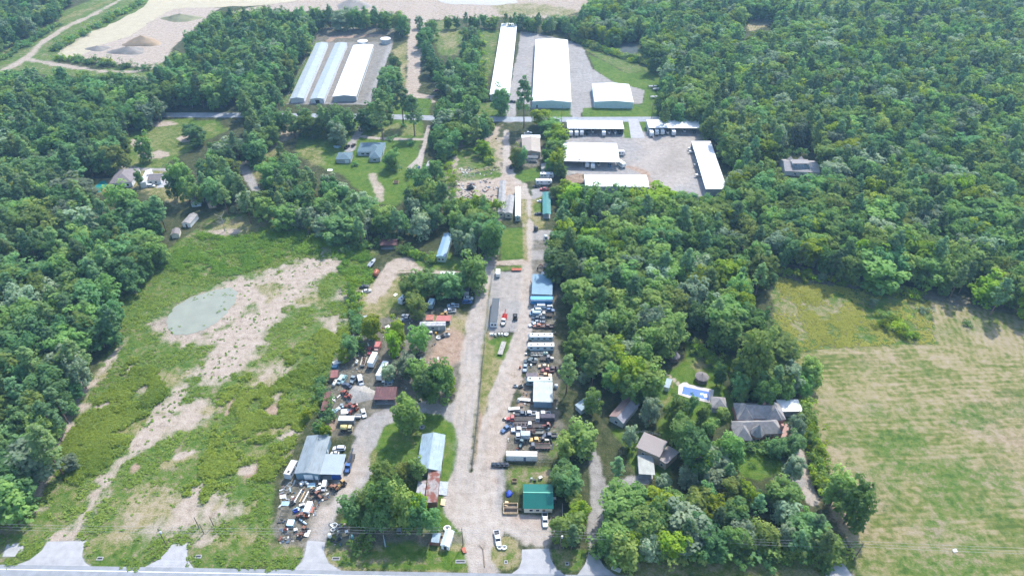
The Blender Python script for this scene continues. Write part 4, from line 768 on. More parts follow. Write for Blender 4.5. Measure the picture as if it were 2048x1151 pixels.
def truck(label, px, py, ang, cabc, L_=8, load=None, loadc='5a4a40', deckc='4a4540', hood=True, name='flatbed_truck', cat='truck'):
    """cab at +x end; load: None, box, tank, stakes"""
    m = paint(cabc); r = vroot(name, label, cat, px, py, ang, 1.0); f = L_/2; hx = 1.5 if hood else .3
    MB().box(-f, f-.3, -.42, .42, .55, .8).build('chassis', DARK, r)
    if hood: MB().loft([ring8(f-hx, .85, .6, 1.55), ring8(f, .72, .65, 1.3)]).build('hood', m, r)
    cx = f-hx; MB().loft([ring8(cx-1.7, 1.05, .7, 1.7, .98), ring8(cx, 1.05, .7, 1.7, .98)]).build('cab', m, r)
    glasshouse(r, cx-1.68, cx-.02, cx-1.55, cx-.35, 1.0, .88, 1.66, 2.45, m)
    MB().box(-f, cx-1.9, -1.15, 1.15, .95, 1.1).build('deck', mat('deck_'+deckc, deckc, .9, 0, .4, 1), r)
    lm = mat('load_'+loadc, loadc, .8, 0, .35, .9)
    if load == 'box': MB().box(-f+.05, cx-2.0, -1.15, 1.15, 1.11, 3.2).build('cargo_box', lm, r)
    elif load == 'tank':
        n = 14; MB().loft([[(x, math.cos(2*math.pi*k/n)*1.0, 2.05+math.sin(2*math.pi*k/n)*.95) for k in range(n)] for x in (-f+.2, cx-2.1)]).build('tank', lm, r, True)
    elif load == 'stakes':
        for s in (-1, 1):
            MB().box(-f, cx-1.9, s*1.12-.04, s*1.12+.04, 1.5, 1.62).build('rail', lm, r)
            for q in range(5):
                x = -f+.1+q*(cx-2.1+f)/4; MB().box(x-.05, x+.05, s*1.12-.05, s*1.12+.05, 1.1, 1.62).build('stake', lm, r)
    elif load == 'boom':
        MB().box(-f+1, cx-2, -.3, .3, 1.1, 1.5).build('turntable', lm, r); MB().tube((cx-2.4, 0, 1.7), (-f-1.4, 0, 2.6), .22, 6).build('boom', lm, r)
    xs = [f-.9, -f+1.1]+([-f+2.3] if L_ > 7 else [])
    wheels(r, [(x, s*.92) for x in xs for s in (-1, 1)], .5, .35)
    return r
def box_trailer(label, px, py, ang, L_, H=2.9, Wd=2.5, bodyc='c9cbcc', roofc='e6e6e4', name='box_trailer', cat='trailer', floor=1.1, axle=True, z=None, stripe=None):
    r = vroot(name, label, cat, px, py, ang, z or (floor+H)/2+.4); f, w_ = L_/2, Wd/2; bm_ = mat('trailer_'+bodyc, bodyc, .5, .05, .1, .4, 'rib')
    MB().box(-f, f, -w_, w_, floor, floor+H).build('body', bm_, r)
    MB().box(-f-.03, f+.03, -w_-.03, w_+.03, floor+H, floor+H+.06).build('roof', mat('trailer_roof_'+roofc, roofc, .45, .05, .12, .3), r)
    for s in (-1, 1): MB().box(-f-.04, -f, s*w_*.5-.55, s*w_*.5+.55, floor+.15, floor+H-.15).build('door', bm_, r)
    if floor > .5:
        MB().box(-f+.3, f-.2, -.5, .5, floor-.25, floor).build('chassis', DARK, r)
        wheels(r, [(x, s*(w_-.25)) for x in ((-f+1, -f+2.2) if axle else (-.5, .6)) for s in (-1, 1)], .45, .3)
    if stripe:
        for s in (-1, 1): MB().box(-f+.05, f-.05, s*w_-.012 if s < 0 else w_, s*w_ if s < 0 else w_+.012, floor+H*.72, floor+H*.95).build('stripe', paint(stripe), r)
    return r
def camper(label, px, py, ang, L_=10, roofc='dfe0de', bodyc='aeb6ba', fifth=True, H=2.7, name='travel_trailer', ac=3):
    r = vroot(name, label, 'camper', px, py, ang, 2.0); f = L_/2; w_ = 1.25; z0 = .7; bm_ = mat('camper_'+bodyc, bodyc, .5, 0, .12, .5)
    nose = [(f-1.6, z0), (f-1.0, z0+.9), (f, z0+1.1), (f-.15, z0+H-.5), (f-.7, z0+H)] if fifth else [(f-.3, z0), (f, z0+.6), (f-.1, z0+H-.6), (f-.7, z0+H)]
    prof = [(-f, z0), *nose, (-f, z0+H)]
    MB().loft([[(x, s*w_, z) for x, z in prof] for s in (1, -1)]).build('body', bm_, r)
    MB().box(-f+.05, f-.72, -w_+.02, w_-.02, z0+H, z0+H+.05).build('roof', mat('camper_roof_'+roofc, roofc, .5, 0, .1, .4), r)
    for i in range(ac):
        x = -f+1.2+i*(L_-3)/max(1, ac-1); s = random.choice((-.3, .2)); MB().box(x-.38, x+.38, s-.32, s+.32, z0+H+.05, z0+H+.32).build('roof_vent', DARK, r)
    for i in range(4):
        x = -f+1.1+i*(L_-3)/3
        for s in (-1, 1): MB().box(x-.5, x+.5, s*w_-.02, s*w_+.02, z0+1.25, z0+1.95).build('window', GLASS, r)
    MB().box(.3, 1.05, -w_-.03, -w_+.02, z0+.1, z0+2.1).build('door', DOOR_W, r)
    MB().box(-f+.3, f+(.1 if fifth else .9), -.35, .35, .45, .68).build('chassis', DARK, r)
    wheels(r, [(x, s*1.0) for x in (-1.4, -.5) for s in (-1, 1)], .36, .25)
    return r
def boat(label, px, py, ang, L_=6.5, hullc='e8e8e6', deckc='8a8d90', group=None):
    r = vroot('boat_on_trailer', label, 'boat', px, py, ang, 1.2, group); f = L_/2; m = paint(hullc)
    st = [(-f, 1.0, .85, 1.7), (-f*.3, 1.1, .75, 1.75), (f*.4, .95, .75, 1.85), (f*.8, .5, .95, 1.95), (f, .05, 1.4, 2.0)]
    MB().loft([[(x, 0, z0), (x, w_*.8, z0+.25), (x, w_, z1), (x, -w_, z1), (x, -w_*.8, z0+.25)] for x, w_, z0, z1 in st]).build('hull', m, r)
    MB().box(-f+.2, f*.3, -.8, .8, 1.72, 1.8).build('cockpit', mat('deck2_'+deckc, deckc, .8, 0, .2, 1), r)
    MB().loft([[(.2,-.7,1.8),(.9,-.6,1.8),(.9,.6,1.8),(.2,.7,1.8)], [(-.1,-.6,2.3),(.1,-.5,2.3),(.1,.5,2.3),(-.1,.6,2.3)]]).build('windscreen', GLASS, r)
    MB().box(-f-.4, -f, -.25, .25, .9, 2.0).build('outboard_motor', DARK, r)
    MB().box(-f*.8, f+.9, -.06, .06, .5, .62).build('trailer_frame', STEEL, r); wheels(r, [(-.6, -1.05), (-.6, 1.05)], .32, .22)
    return r
def flat_trailer(label, px, py, ang, L_=7, Wd=2.3, deckc='6b6058', load=None, sides=False, name='flat_trailer', cat='trailer'):
    r = vroot(name, label, cat, px, py, ang, .8); f, w_ = L_/2, Wd/2; dm = mat('tdeck_'+deckc, deckc, .9, 0, .35, 1)
    MB().box(-f, f, -w_, w_, .7, .82).build('deck', dm, r); MB().box(f, f+1.3, -.08, .08, .55, .7).build('drawbar', DARK, r)
    if sides:
        for s in (-1, 1): MB().box(-f, f, s*w_-.05, s*w_+.05, .82, 1.5).build('side_panel', dm, r)
        MB().box(-f-.05, -f, -w_, w_, .82, 1.5).build('tailgate', dm, r)
    if load:
        for i in range(4):
            x = -f+(i+.5)*L_/4; q = random.uniform(-.2, .2)
            MB().loft([[(x-.6,-.8+q,.82),(x+.6,-.7+q,.82),(x+.6,.7+q,.82),(x-.6,.8+q,.82)], [(x-.4,-.5,1.3+.4*random.random()),(x+.5,-.5,1.3),(x+.4,.5,1.5),(x-.4,.5,1.2)]]).build('load', mat('ld_'+load, load, .8, 0, .4, 1.2), r)
    wheels(r, [(x, s*(w_+.05)) for x in (-.8, .2) for s in (-1, 1)], .36, .22)
    return r
def machine(label, px, py, ang, col='c98a1e', style='loader', cat='machine'):
    m = paint(col); r = vroot({'loader': 'wheel_loader', 'excavator': 'excavator', 'tractor': 'farm_tractor'}[style], label, cat, px, py, ang, 1.2)
    if style == 'excavator':
        for s in (-1, 1): MB().loft([[(x, s*1.0-.25, z) for x, z in ((-1.6,.3),(-1.3,0),(1.3,0),(1.6,.3),(1.3,.8),(-1.3,.8))], [(x, s*1.0+.25, z) for x, z in ((-1.6,.3),(-1.3,0),(1.3,0),(1.6,.3),(1.3,.8),(-1.3,.8))]]).build('track', RUBBER, r)
        MB().box(-1.7, 1.0, -1.1, 1.1, .9, 1.9).build('body', m, r); MB().box(.1, 1.3, .1, 1.0, 1.9, 2.9).build('cab', GLASS, r)
        MB().tube((1, -.4, 1.6), (3.2, -.4, 3.4), .22).build('boom', m, r); MB().tube((3.2, -.4, 3.4), (4.6, -.4, 1.2), .18).build('arm', m, r)
        MB().box(4.2, 4.9, -.9, .1, .5, 1.2).build('bucket', DARK, r)
    else:
        MB().box(-1.5, .1, -.55, .55, .7, 1.5).build('body', m, r); MB().loft([ring8(.1, .45, .75, 1.45), ring8(1.7, .4, .8, 1.3)]).build('hood', m, r)
        glasshouse(r, -1.2, .1, -1.1, -.1, .7, .62, 1.5, 2.5, m)
        wheels(r, [(-.9, -.85), (-.9, .85)], .7, .4); wheels(r, [(1.3, -.75), (1.3, .75)], .45, .3)
        if style == 'loader':
            for s in (-1, 1): MB().tube((-.2, s*.6, 1.5), (2.3, s*.6, .7), .1).build('lift_arm', m, r)
            MB().loft([[(2.2,-1,.2),(3.0,-1,.25),(2.5,-1,1.0)], [(2.2,1,.2),(3.0,1,.25),(2.5,1,1.0)]]).build('bucket', DARK, r)
    return r
def tank(label, px, py, ang, L_=3, rad=.6, col='d8d8d4', upright=False, cat='tank', name='storage_tank', group=None):
    r = vroot(name, label, cat, px, py, ang, rad, group); m = mat('tank_'+col, col, .5, .05, .15, .6); n = 14
    if upright:
        rg = lambda rr, z: [(rr*math.cos(2*math.pi*k/n), rr*math.sin(2*math.pi*k/n), z) for k in range(n)]
        MB().loft([rg(rad*.97, 0), rg(rad, .1), rg(rad, L_*.85), rg(rad*.75, L_), rg(rad*.25, L_*1.06)]).build('body', m, r, True); MB().loft([rg(rad*.24, L_*1.05), rg(rad*.24, L_*1.12)]).build('lid', DARK, r)
    else:
        rg = lambda rr, x: [(x, rr*math.cos(2*math.pi*k/n), rad+.3+rr*math.sin(2*math.pi*k/n)) for k in range(n)]
        f = L_/2; MB().loft([rg(rad*.5, -f), rg(rad, -f+rad*.4), rg(rad, f-rad*.4), rg(rad*.5, f)]).build('body', m, r, True)
        for x in (-f*.55, f*.55): MB().box(x-.12, x+.12, -rad*.7, rad*.7, 0, rad*.75).build('cradle', STEEL, r)
        MB().box(-.2, .2, -.2, .2, rad*2+.25, rad*2+.5).build('valve_box', DARK, r)
    return r

# vehicle rows right of the lane
box_trailer('long blue box trailer with a white upper stripe below the blue roofed workshop', 1083, 601, 180, 10.5, 2.8, 2.5, '1f6fa5', '3f95c4', z=2.2, stripe='cfe4ee')
P_ = 'vehicles parked in the scrap rows'
car('white crew van nearest the blue box trailer', 1079, 612, 180, 'dfe4e6', 'van'); car('white hatchback partly under the trees beside the blue trailer', 1096, 613, 180, 'd8dcdc', 'suv')
car('pale silver SUV second below the blue trailer by the lane', 1073, 619, 180, 'c2d2dc', 'suv'); car('bright blue pickup under the trees in the upper scrap row', 1097, 620, 0, '2f6fa8', 'pickup')
car('light blue van parked by the lane in the upper scrap row', 1070, 627, 180, '8fb4cc', 'van'); truck('white flatbed truck with tan cab in the upper scrap row', 1091, 629, 180, 'd9cdb8', 6.5, 'stakes')
car('dark blue sedan beside the lane in the upper scrap row', 1073, 635, 180, '3b5064', 'sedan'); car('slate blue sedan pointing at the camera in the upper scrap row', 1087, 638, 265, '4c6272', 'sedan')
car('white wrecked sedan beside the lane above the campers', 1067, 648, 200, 'd6dadd', 'sedan'); car('orange wrecked pickup in the scrap row above the campers', 1078, 651, 180, 'b8653a', 'pickup')
car('rusty brown wrecked pickup under the trees above the campers', 1096, 652, 180, '6b4a3c', 'pickup'); car('grey blue wrecked car between white wreck and orange pickup', 1072, 643, 185, '74889a', 'sedan')
machine('orange excavator parked above the blue roofed workshop', 1093, 537, 170, 'b06030', 'excavator', 'excavator'); car('white pickup parked against the far side of the blue workshop', 1094, 546, 180, 'dfe2e2', 'pickup')
box_trailer('small white cargo trailer at the top of the grey gravel lot', 996, 545, 270, 4.2, 2.0, 2.1, 'd9d9d6', 'e9e9e6', floor=.6, axle=False)
truck('red boom truck with white cab in the grey gravel lot', 1008, 638, 262, 'e8e4d8', 8, 'boom', 'a82018', '8a1a18', cat='truck'); machine('black machine parked beside the red boom truck', 1030.5, 633, 90, '26272a', 'loader')
flat_trailer('rust red low trailer at the top edge of the gravel lot', 1033, 538, 0, 5, 2, 'a05a40')
flat_trailer('long pale grey flat trailer on the grass strip between the roads', 1004, 695, 78, 8.5, 2.2, '9a968e')
camper('upper white camper with grey lower side in the row beside the lane', 1081, 674, 180, 11, 'e2e3e0', '8ea3ac', True, ac=4)
camper('lower white camper with pointed nose in the row beside the lane', 1081, 693, 180, 12, 'e6e7e5', 'b4c0c6', True, ac=4)
flat_trailer('white framed trailer loaded with scrap below the campers', 1074, 707, 180, 5.5, 2.2, 'c8c6bc', '77726a'); tank('pale green water tote below the campers under the trees', 1091, 707, 0, 2.2, .8, '9db0a4')
car('dark teal wrecked pickup beside the lane below the campers', 1060, 722, 180, '33505c', 'pickup'); car('teal blue wrecked car next to the dark teal pickup', 1064, 718, 0, '3f6674', 'sedan')
car('pale blue wrecked pickup facing the camera below the campers', 1050.5, 733, 262, '93a9ba', 'pickup'); truck('grey flatbed trailer truck below the campers under the trees', 1094, 716, 0, '6a6c76', 6, None)
car('tan wrecked sedan in the middle scrap row', 1087, 731, 180, 'c9a974', 'sedan'); car('red wrecked pickup in the middle scrap row under the trees', 1095, 740, 180, '9c3b34', 'pickup')
flat_trailer('grey flat trailer above the pale green camper', 1064, 749, 0, 5, 2.2, '6d6468'); car('orange and cream pickup above the pale green camper', 1090, 750, 0, 'd39a5a', 'pickup')
car('maroon stripped car beside the red wrecked pickup', 1104, 736, 180, '4a2526', 'sedan')
camper('pale green roofed camper tucked behind the stained roof workshop', 1078, 762, 180, 11, 'b9c9c0', '6f7d80', False, ac=3)
flat_trailer('white frame trailer on the bare dirt left of the workshop', 1050, 798, 172, 4.5, 1.6, 'd0ccc4'); flat_trailer('white boat trailer frame above the red truck', 1028, 816, 5, 4.5, 1.5, 'd2d2ca')
tank('white propane cylinder standing on the bare dirt', 1037, 800, 90, 1.6, .55, 'dcdad4', True); tank('white round tank between the workshop and the trees', 1112, 772, 0, 1.8, .8, 'cfd3d6', True)
truck('bright red tow truck with long flatbed in the lower rows', 1045, 837, 180, 'd0402a', 13, None, deckc='4b4642', cat='tow truck')
car('blue stripped pickup above the red tow truck', 1044, 827, 0, '35506c', 'pickup'); car('white pickup above the red tow truck', 1059, 826, 180, 'e4e5e3', 'pickup'); car('white crew cab pickup in front of the blue workshop wall', 1086, 827, 180, 'dcdfe0', 'pickup', k=1.05)
truck('truck with white cab and dark purple bed right of red tow truck', 1089, 838, 180, 'd6dde0', 8, 'box', '44404a', hood=False)
car('blue pickup parked diagonally beside the dirt lane', 1014, 855, 222, '3f70a4', 'pickup'); flat_trailer('grey brown flatbed trailer below the red tow truck', 1043, 847, 0, 6.5, 2.3, '6a5f5e', '5d5452')
truck('grey stake truck with a white cab roof in the lower rows', 1071, 850, 180, 'cfd0ce', 7, 'stakes', '77727a', hood=False); machine('small red tractor under the trees in the lower rows', 1093, 850, 180, '8f3a32', 'tractor', 'tractor')
car('long white pickup nearest the lane in the lower rows', 1038, 859, 180, 'e2e4e4', 'pickup', k=1.08); flat_trailer('rust brown scrap trailer right of the long white pickup', 1061, 861, 0, 3.6, 2.1, '6e4f46', '5a4038', True); flat_trailer('grey mesh utility trailer beside the rust brown scrap trailer', 1076, 864, 0, 4.2, 2.1, '77776f', None, True)
car('dark blue pickup under the trees at end of lower row', 1099, 870, 180, '324a66', 'pickup'); truck('silver truck with white cab above the old tractor', 1045, 873, 180, 'dfe2e4', 6, 'box', 'a6b0b8', hood=False)
machine('old teal tractor with a white canopy near the site cabin', 1042.5, 886, 250, '4f7a80', 'tractor', 'tractor'); car('bright yellow crew cab pickup in the lowest row', 1073, 879, 180, 'e6b012', 'pickup')
machine('dark frame loader right of the yellow pickup', 1089, 879, 0, '3a3c44', 'loader'); truck('navy truck with a red and white load in the lowest row', 1080, 892, 180, '39485a', 8, 'stakes', 'b08a84', hood=False)
flat_trailer('black gate trailer with a small tractor beside the lane', 1000, 928, 0, 6.5, 2, '33353a', '3c4450')
# left yard
car('bright blue hatchback parked at the edge of the gravel road', 934.6, 603, 0, '2a62a6', 'suv'); car('white sedan parked above the bright blue hatchback', 937, 595.5, 0, 'e6e8e8', 'sedan')
car('light blue pickup parked beside the oak shade', 906, 610.5, 180, 'a9c4dc', 'pickup'); car('white pickup parked above the red roofed shed', 900, 620.5, 180, 'ecece8', 'pickup'); car('black SUV in the shade of the oak', 902, 594, 20, '15181c', 'suv')
camper('silver rounded camper between the oaks', 862.5, 606, 80, 5.5, '9db8c6', '7f98a4', False, ac=1); camper('white motorhome behind the oak row along the sandy track', 897, 550, 0, 8, 'e3e2dc', 'c9c6bc', False, ac=2)
camper('white camper pair end beside the straw coloured clearing', 806, 598, 60, 5, 'd2d5d8', 'bfc6ca', False, ac=1); boat('white covered boat beside the camper at the clearing edge', 814, 602, 20, 5, 'cfdbe4', 'a8b4bc')
machine('yellow compact loader beside the red roofed shed', 888.5, 627, 180, 'd8a21c', 'loader'); car('silver wrecked sedan below the oak at the yard edge', 813, 631, 160, '8d99a6', 'sedan'); car('grey wrecked car nosed against the silver sedan', 811, 637, 190, '77828e', 'sedan')
car('white sedan abandoned at the edge of the sandy clearing', 733, 581, 20, 'd8d4ce', 'sedan'); car('dark wrecked car beside the abandoned white sedan', 728, 572, 10, '3a3e40', 'sedan')
boat('grey cabin boat lying beside weeds at the sandy clearing', 744, 526, 70, 7, 'b6bcc4', '7c848c'); tank('rusty orange boiler tank at the edge of the sandy clearing', 752, 546, 80, 4.2, 1.3, '9c5a40')
box_trailer('pale grey cargo box at the corner of the grass clearing', 819, 562, 75, 2.6, 1.8, 1.8, 'a8b2ba', 'b8c2ca', floor=.4)
car('red sedan parked beside the white box truck', 739.5, 700, 268, 'b8393c', 'sedan'); truck('small truck with faded red roof above the white box trailer', 755, 698, 265, 'b08a80', 6, 'box', 'b06a66', hood=False)
box_trailer('short white box truck body in the middle of the yard', 746, 719, 80, 6.8, 2.6, 2.4, 'cfd6da', 'dfe2e2', name='box_trailer'); box_trailer('long white semi trailer with chamfered end in the yard', 765, 741, 78, 8.8, 2.7, 2.5, 'd6d8d6', 'e4e4e0')
car('pale blue pickup parked at an angle under the oak', 791, 704, 120, '9fbcd6', 'pickup'); flat_trailer('white mesh trailer full of scrap in the yard', 727, 723, 88, 5.2, 2, 'c2bcae', '5c4a40', True)
tank('white plastic tub beside the mesh trailer', 713.5, 724, 85, 2.2, .55, 'd9dcd6'); car('white van with hood up near the gravel pile', 721, 761, 290, 'd4d8da', 'van'); car('dark blue wrecked car below the teal cars', 694, 769, 150, '4a5a74', 'sedan')
car('teal wrecked car beside the white fuel tank', 687, 757, 255, '7fb0b0', 'sedan'); car('pale teal van beside the teal wrecked car', 681, 759, 255, 'b2d0d0', 'van', k=.85); truck('rust and grey tow frame beside the white van', 707, 757, 255, '8a9aa0', 5, None)
tank('white horizontal fuel tank by the weeds', 670, 765, 80, 4, .75, 'cdc8bc'); machine('orange tractor in the grass left of the gravel pile', 688, 784, 150, 'b04a22', 'tractor', 'tractor'); machine('small orange mower tractor beside the gravel pile', 696, 793, 170, 'a8431f', 'tractor', 'tractor')
box_trailer('dark blue green open tub under the lime green tree', 671, 730, 80, 3.2, 1.2, 2, '3a6a84', '4a7088', floor=.3); boat('white tarp covered boat beside the lime green tree', 677, 724, 30, 5, 'd8d6d0', 'b8b4a8')
car('white sedan parked beside the container and gravel lane', 727, 825, 290, 'e9e9e6', 'sedan'); box_trailer('grey shipping container with pale roof by the gravel lane', 693.5, 839, 0, 6.1, 2.5, 2.45, '6f777d', 'b4bcc2', floor=.12, name='shipping_container', cat='container', z=1.6)
flat_trailer('small white utility trailer between container and white sedan', 716, 832, 0, 2.4, 1.5, 'd6d2cc', None, True); truck('pale yellow tank truck below the shipping container', 694, 857, 0, 'd9c27a', 5, 'tank', 'dcc67e', hood=False, name='tank_truck', cat='tank truck')
machine('orange backhoe among the grey scrap above the container', 705, 818, 240, 'b04a28', 'loader'); machine('rust red implement tractor beside the orange backhoe', 697, 811, 180, '8f3d24', 'tractor', 'tractor')
car('white SUV parked beside the metal workshop', 678, 895.5, 180, 'e8eaea', 'suv'); car('small white cab car tucked against the lean-to', 669.5, 904, 180, 'e2e2e0', 'sedan', k=.7); truck('bright blue truck with dark frame beside the lean-to', 699, 925, 265, '2f6cb8', 8.5, 'boom', '2a3a50', cat='truck')
camper('off white travel trailer against the left wall of the metal workshop', 583, 937, 78, 7, 'bcb6ac', 'a8b0b8', False, ac=1); car('white work van in front of the metal workshop', 648, 971, 270, 'e6e6e2', 'van', k=.8)
machine('yellow forklift loader at the corner of the lean-to', 683, 966, 230, 'd09a20', 'loader'); machine('rusty orange loader beside the yellow forklift', 668, 973, 150, 'a8683c', 'loader'); machine('rusty brown tractor beside the gravel drive', 636.5, 989, 320, '9a5f40', 'tractor', 'tractor')
box_trailer('white camper shell in the scrap rows by the drive', 616.5, 1014, 82, 4.2, 1.6, 1.9, 'd8dcde', 'ecece8', floor=.4); machine('rusty ochre backhoe at the bottom of the scrap yard', 607, 1060, 245, '9a5a30', 'loader'); machine('old orange combine frame among the scrap', 601, 1030, 180, '8f5230', 'tractor', 'tractor')
box_trailer('pale blue metal bin near the bottom of the scrap yard', 581.5, 1045, 88, 2.2, 1.3, 2.3, '7f98a4', 'b8d0da', floor=.1, name='metal_bin', cat='bin'); tank('long pale blue pipe tank at the edge of the drive', 606, 1043, 325, 3.6, .35, 'b6c8d0')
tank('teal vertical tank standing on the verge under the trees', 704, 1079, 0, 3.4, .75, '4d7c86', True); tank('white vertical tank on the verge at the scrap island', 659.5, 1070, 0, 1.6, .65, 'e4e2da', True)
car('white pickup parked facing the camera below the green roofed house', 1090, 1038, 270, 'dfe6ea', 'pickup'); car('white pickup parked by the grass island near the highway', 995, 1075, 280, 'f0f0ee', 'pickup')
# middle strip, far lots
camper('silver camper with two roof panels beside the barn lawn', 1094, 350, 0, 8.5, 'c9ccd0', 'b0b4b8', False, ac=2); camper('narrow white camper below the silver camper', 1088, 363, 0, 10, 'ecebe6', 'd8d8d2', True, ac=2)
car('black sedan parked below the narrow white camper', 1073, 372, 180, '25282c', 'sedan'); car('pale pink pickup behind the black sedan', 1089, 367, 180, 'd8c4bc', 'pickup'); car('bright red pickup by the teal carport', 1089, 378, 180, 'b8242c', 'pickup')
car('black car with white roof parked beside the lane at the straw patch', 1077, 427, 180, '2a2e34', 'sedan'); tank('grey round tank with white hatch beside the lane', 1072, 457, 90, 2.6, 1.2, '4c4c4c', True)
car('white small car in front of the teal carport', 1080, 401, 180, 'ececea', 'sedan', k=.8); car('silver truck in the grey lot under the trees', 1092, 475, 90, 'b4c6d0', 'pickup'); car('pale blue car beside the silver truck in the grey lot', 1098, 483, 180, 'a4bac8', 'sedan')
car('dark blue SUV in the tree shade beside the dirt lane', 1022.5, 333, 250, '1e2c44', 'suv'); car('white truck parked behind the tan barn', 1056, 266, 20, 'dadcdc', 'pickup'); boat('white boat under the black carport', 1063, 318.5, 0, 6, 'e4e4e2', '9aa2a6')
car('dark pickup parked beside the blue roofed garage', 694.6, 293, 70, '23252a', 'pickup'); car('maroon SUV parked beside the ranch house', 707, 290, 75, '4a2a30', 'suv'); car('blue pickup parked at the end of the lawn driveway', 836, 337, 265, '3a6f94', 'pickup')
boat('white boat parked at the left end of the lawn driveway pad', 862, 338, 80, 6, 'e4e2dc', '8f949a'); car('white SUV beside the brown roofed garage', 302, 371, 0, 'dfe2e4', 'suv'); car('dark car on the concrete drive by the left house', 346, 358, 20, '2a2c30', 'sedan')
for a_, b_, t_, lb in [(1141.6,263,'c','first'),(1152.7,263,'c','second'),(1163,262,'c','third'),(1174,264,'d','fourth'),(1186,261,'b','fifth'),(1207,263,'c','sixth'),(1218,263,'b','seventh'),(1230,263,'b','eighth'),(1239,263,'d','last')]:
    L_ = lb+' from the left in the shed left of the entrance drive'
    if t_ == 'c': camper('white camper '+L_, a_, b_+1.5, 270, 6.5, 'dcdcda', 'c8c8c6', False, ac=1)
    elif t_ == 'b': boat('white boat '+L_, a_, b_+1.5, 270, 6)
    else: car('dark truck '+L_, a_, b_+1.5, 270, '24262a', 'pickup')
for a_, b_, t_, lb in [(1302.6,264,'c','first'),(1313,261,'c','second'),(1324,260.5,'c','third'),(1335,263,'b','fourth'),(1346.6,262,'c','fifth'),(1368.5,260,'b','sixth'),(1388,261,'d','last')]:
    L_ = lb+' from the left in the shed right of the entrance drive'
    if t_ == 'c': camper('white camper '+L_, a_, b_+1.5, 270, 6.5, 'dcdcda', 'c8c8c6', False, ac=1)
    elif t_ == 'b': boat('white boat '+L_, a_, b_+1.5, 270, 6)
    else: car('dark truck '+L_, a_, b_+1.5, 270, '3a3c40', 'pickup')
camper('white camper leftmost in the deep shed front', 1174, 326.5, 270, 6.5, 'e0e0de', 'cccccb', False, ac=1); camper('white camper second in the deep shed front', 1185, 329, 270, 6.5, 'e0e0de', 'cccccb', False, ac=1); boat('white boat in the deep shed front', 1197, 328, 270, 6); car('blue SUV in the deep shed front', 1219.5, 330, 270, '3a7fb0', 'suv')
boat('white boat at the upper end of the slanting shed', 1382.5, 297, 190, 5.5); boat('white boat below the first one in the slanting shed', 1385, 303, 190, 5.5); boat('grey boat in the middle of the slanting shed', 1394, 330, 190, 5, 'c0c4c8'); boat('white boat at the lower end of the slanting shed', 1398, 350, 190, 6); 
camper('white camper upper of two at the deep shed side', 1240, 305, 0, 6, 'e8e8e6', 'd0d0d0', False, ac=1); camper('long white camper at the near side of the deep shed', 1242, 327, 300, 7, 'ececea', 'd6d6d4', False, ac=2)
boat('white boat on the lawn edge by the far trees, uppermost', 1306, 173, 0, 7, 'ececea'); boat('white boat on the lawn edge by the far trees, middle', 1313, 178, 10, 6, 'e0e0de'); boat('white boat on the lawn edge by the far trees, lowest', 1309, 194, 0, 6.5, 'ececea')
car('dark pickup parked by the tall warehouse corner tree', 1024, 203, 170, '2c2e33', 'pickup'); car('white car parked at the edge of the sand road by the trees', 874, 172, 250, 'd8dadc', 'sedan'); car('maroon car below the white one at the sand road', 872, 181, 200, '6a2a2e', 'sedan')
# small yard pieces
def heap(name, label, px, py, R_, H, m, cat='pile', k=1.3, n=22, seed=1):
    c = at(px, py); rr = np.random.default_rng(seed); vs = []; fs = []; K = 7
    for j in range(K):
        f = j/(K-1)
        for i in range(n):
            a = 2*math.pi*i/n; w_ = 1+.18*math.sin(3*a+seed)+.1*rr.standard_normal()*(.6 if 0 < j < K-1 else 0)
            vs.append((R_*k*(1-f)*w_*math.cos(a)+.02*j, R_*(1-f)*w_*math.sin(a), H*(f**.9)*(.94+.1*rr.random())))
    for j in range(K-1):
        for i in range(n): q = (i+1) % n; fs.append((j*n+i, j*n+q, (j+1)*n+q, (j+1)*n+i))
    fs.append(tuple((K-1)*n+i for i in range(n)))
    return tag(link(name, mesh(name, vs, fs, m, True), None, (c.x, c.y, -.05)), label, cat)
GRAVEL_M = mat('gravel_pile', (.30, .28, .25), .95, 0, .25, 1.2)
heap('gravel_pile', 'pale gravel pile beside the dark red striped shed', 722, 788, 5, 2.2, GRAVEL_M, seed=2); heap('sand_pile', 'tan and orange sand pile on the pit bank', 286, 86, 11, 7, mat('orange_sand', (.29, .21, .13), .95, 0, .35, .08), k=1.5, seed=3)
heap('sand_pile', 'grey gravel pile in front of the orange sand pile', 256, 103, 9, 4.5, mat('grey_sand', (.20, .18, .155), .95, 0, .25, .12), k=1.8, seed=4); heap('sand_pile', 'small grey spoil heap at the water edge', 196, 98, 6, 3, MATS['grey_sand'], k=1.8, seed=5)
heap('sand_pile', 'long green grey spoil ridge on the pit bank', 362, 38, 9, 5, mat('green_spoil', (.20, .20, .11), .95, 0, .3, .1), k=2.2, seed=6); heap('sand_pile', 'grey gravel heap at the top of the far sand pit', 705, 14, 14, 9, mat('spoil_grey', (.26, .23, .20), .95, 0, .2, .08), seed=7)
heap('gravel_pile', 'small pale sand heap left of the deep shed', 1137, 346, 3, 1.4, MATS['gravel_pile'], seed=8)
YP = {'e': 'e6e6e2', 'g': '8a9298', 'b': '6f93ac', 'r': '8a4228', 'k': '2a2d30', 't': 'b49a74', 'n': '2747a8', 'y': 'c99a30', 'c': '9fbac4'}
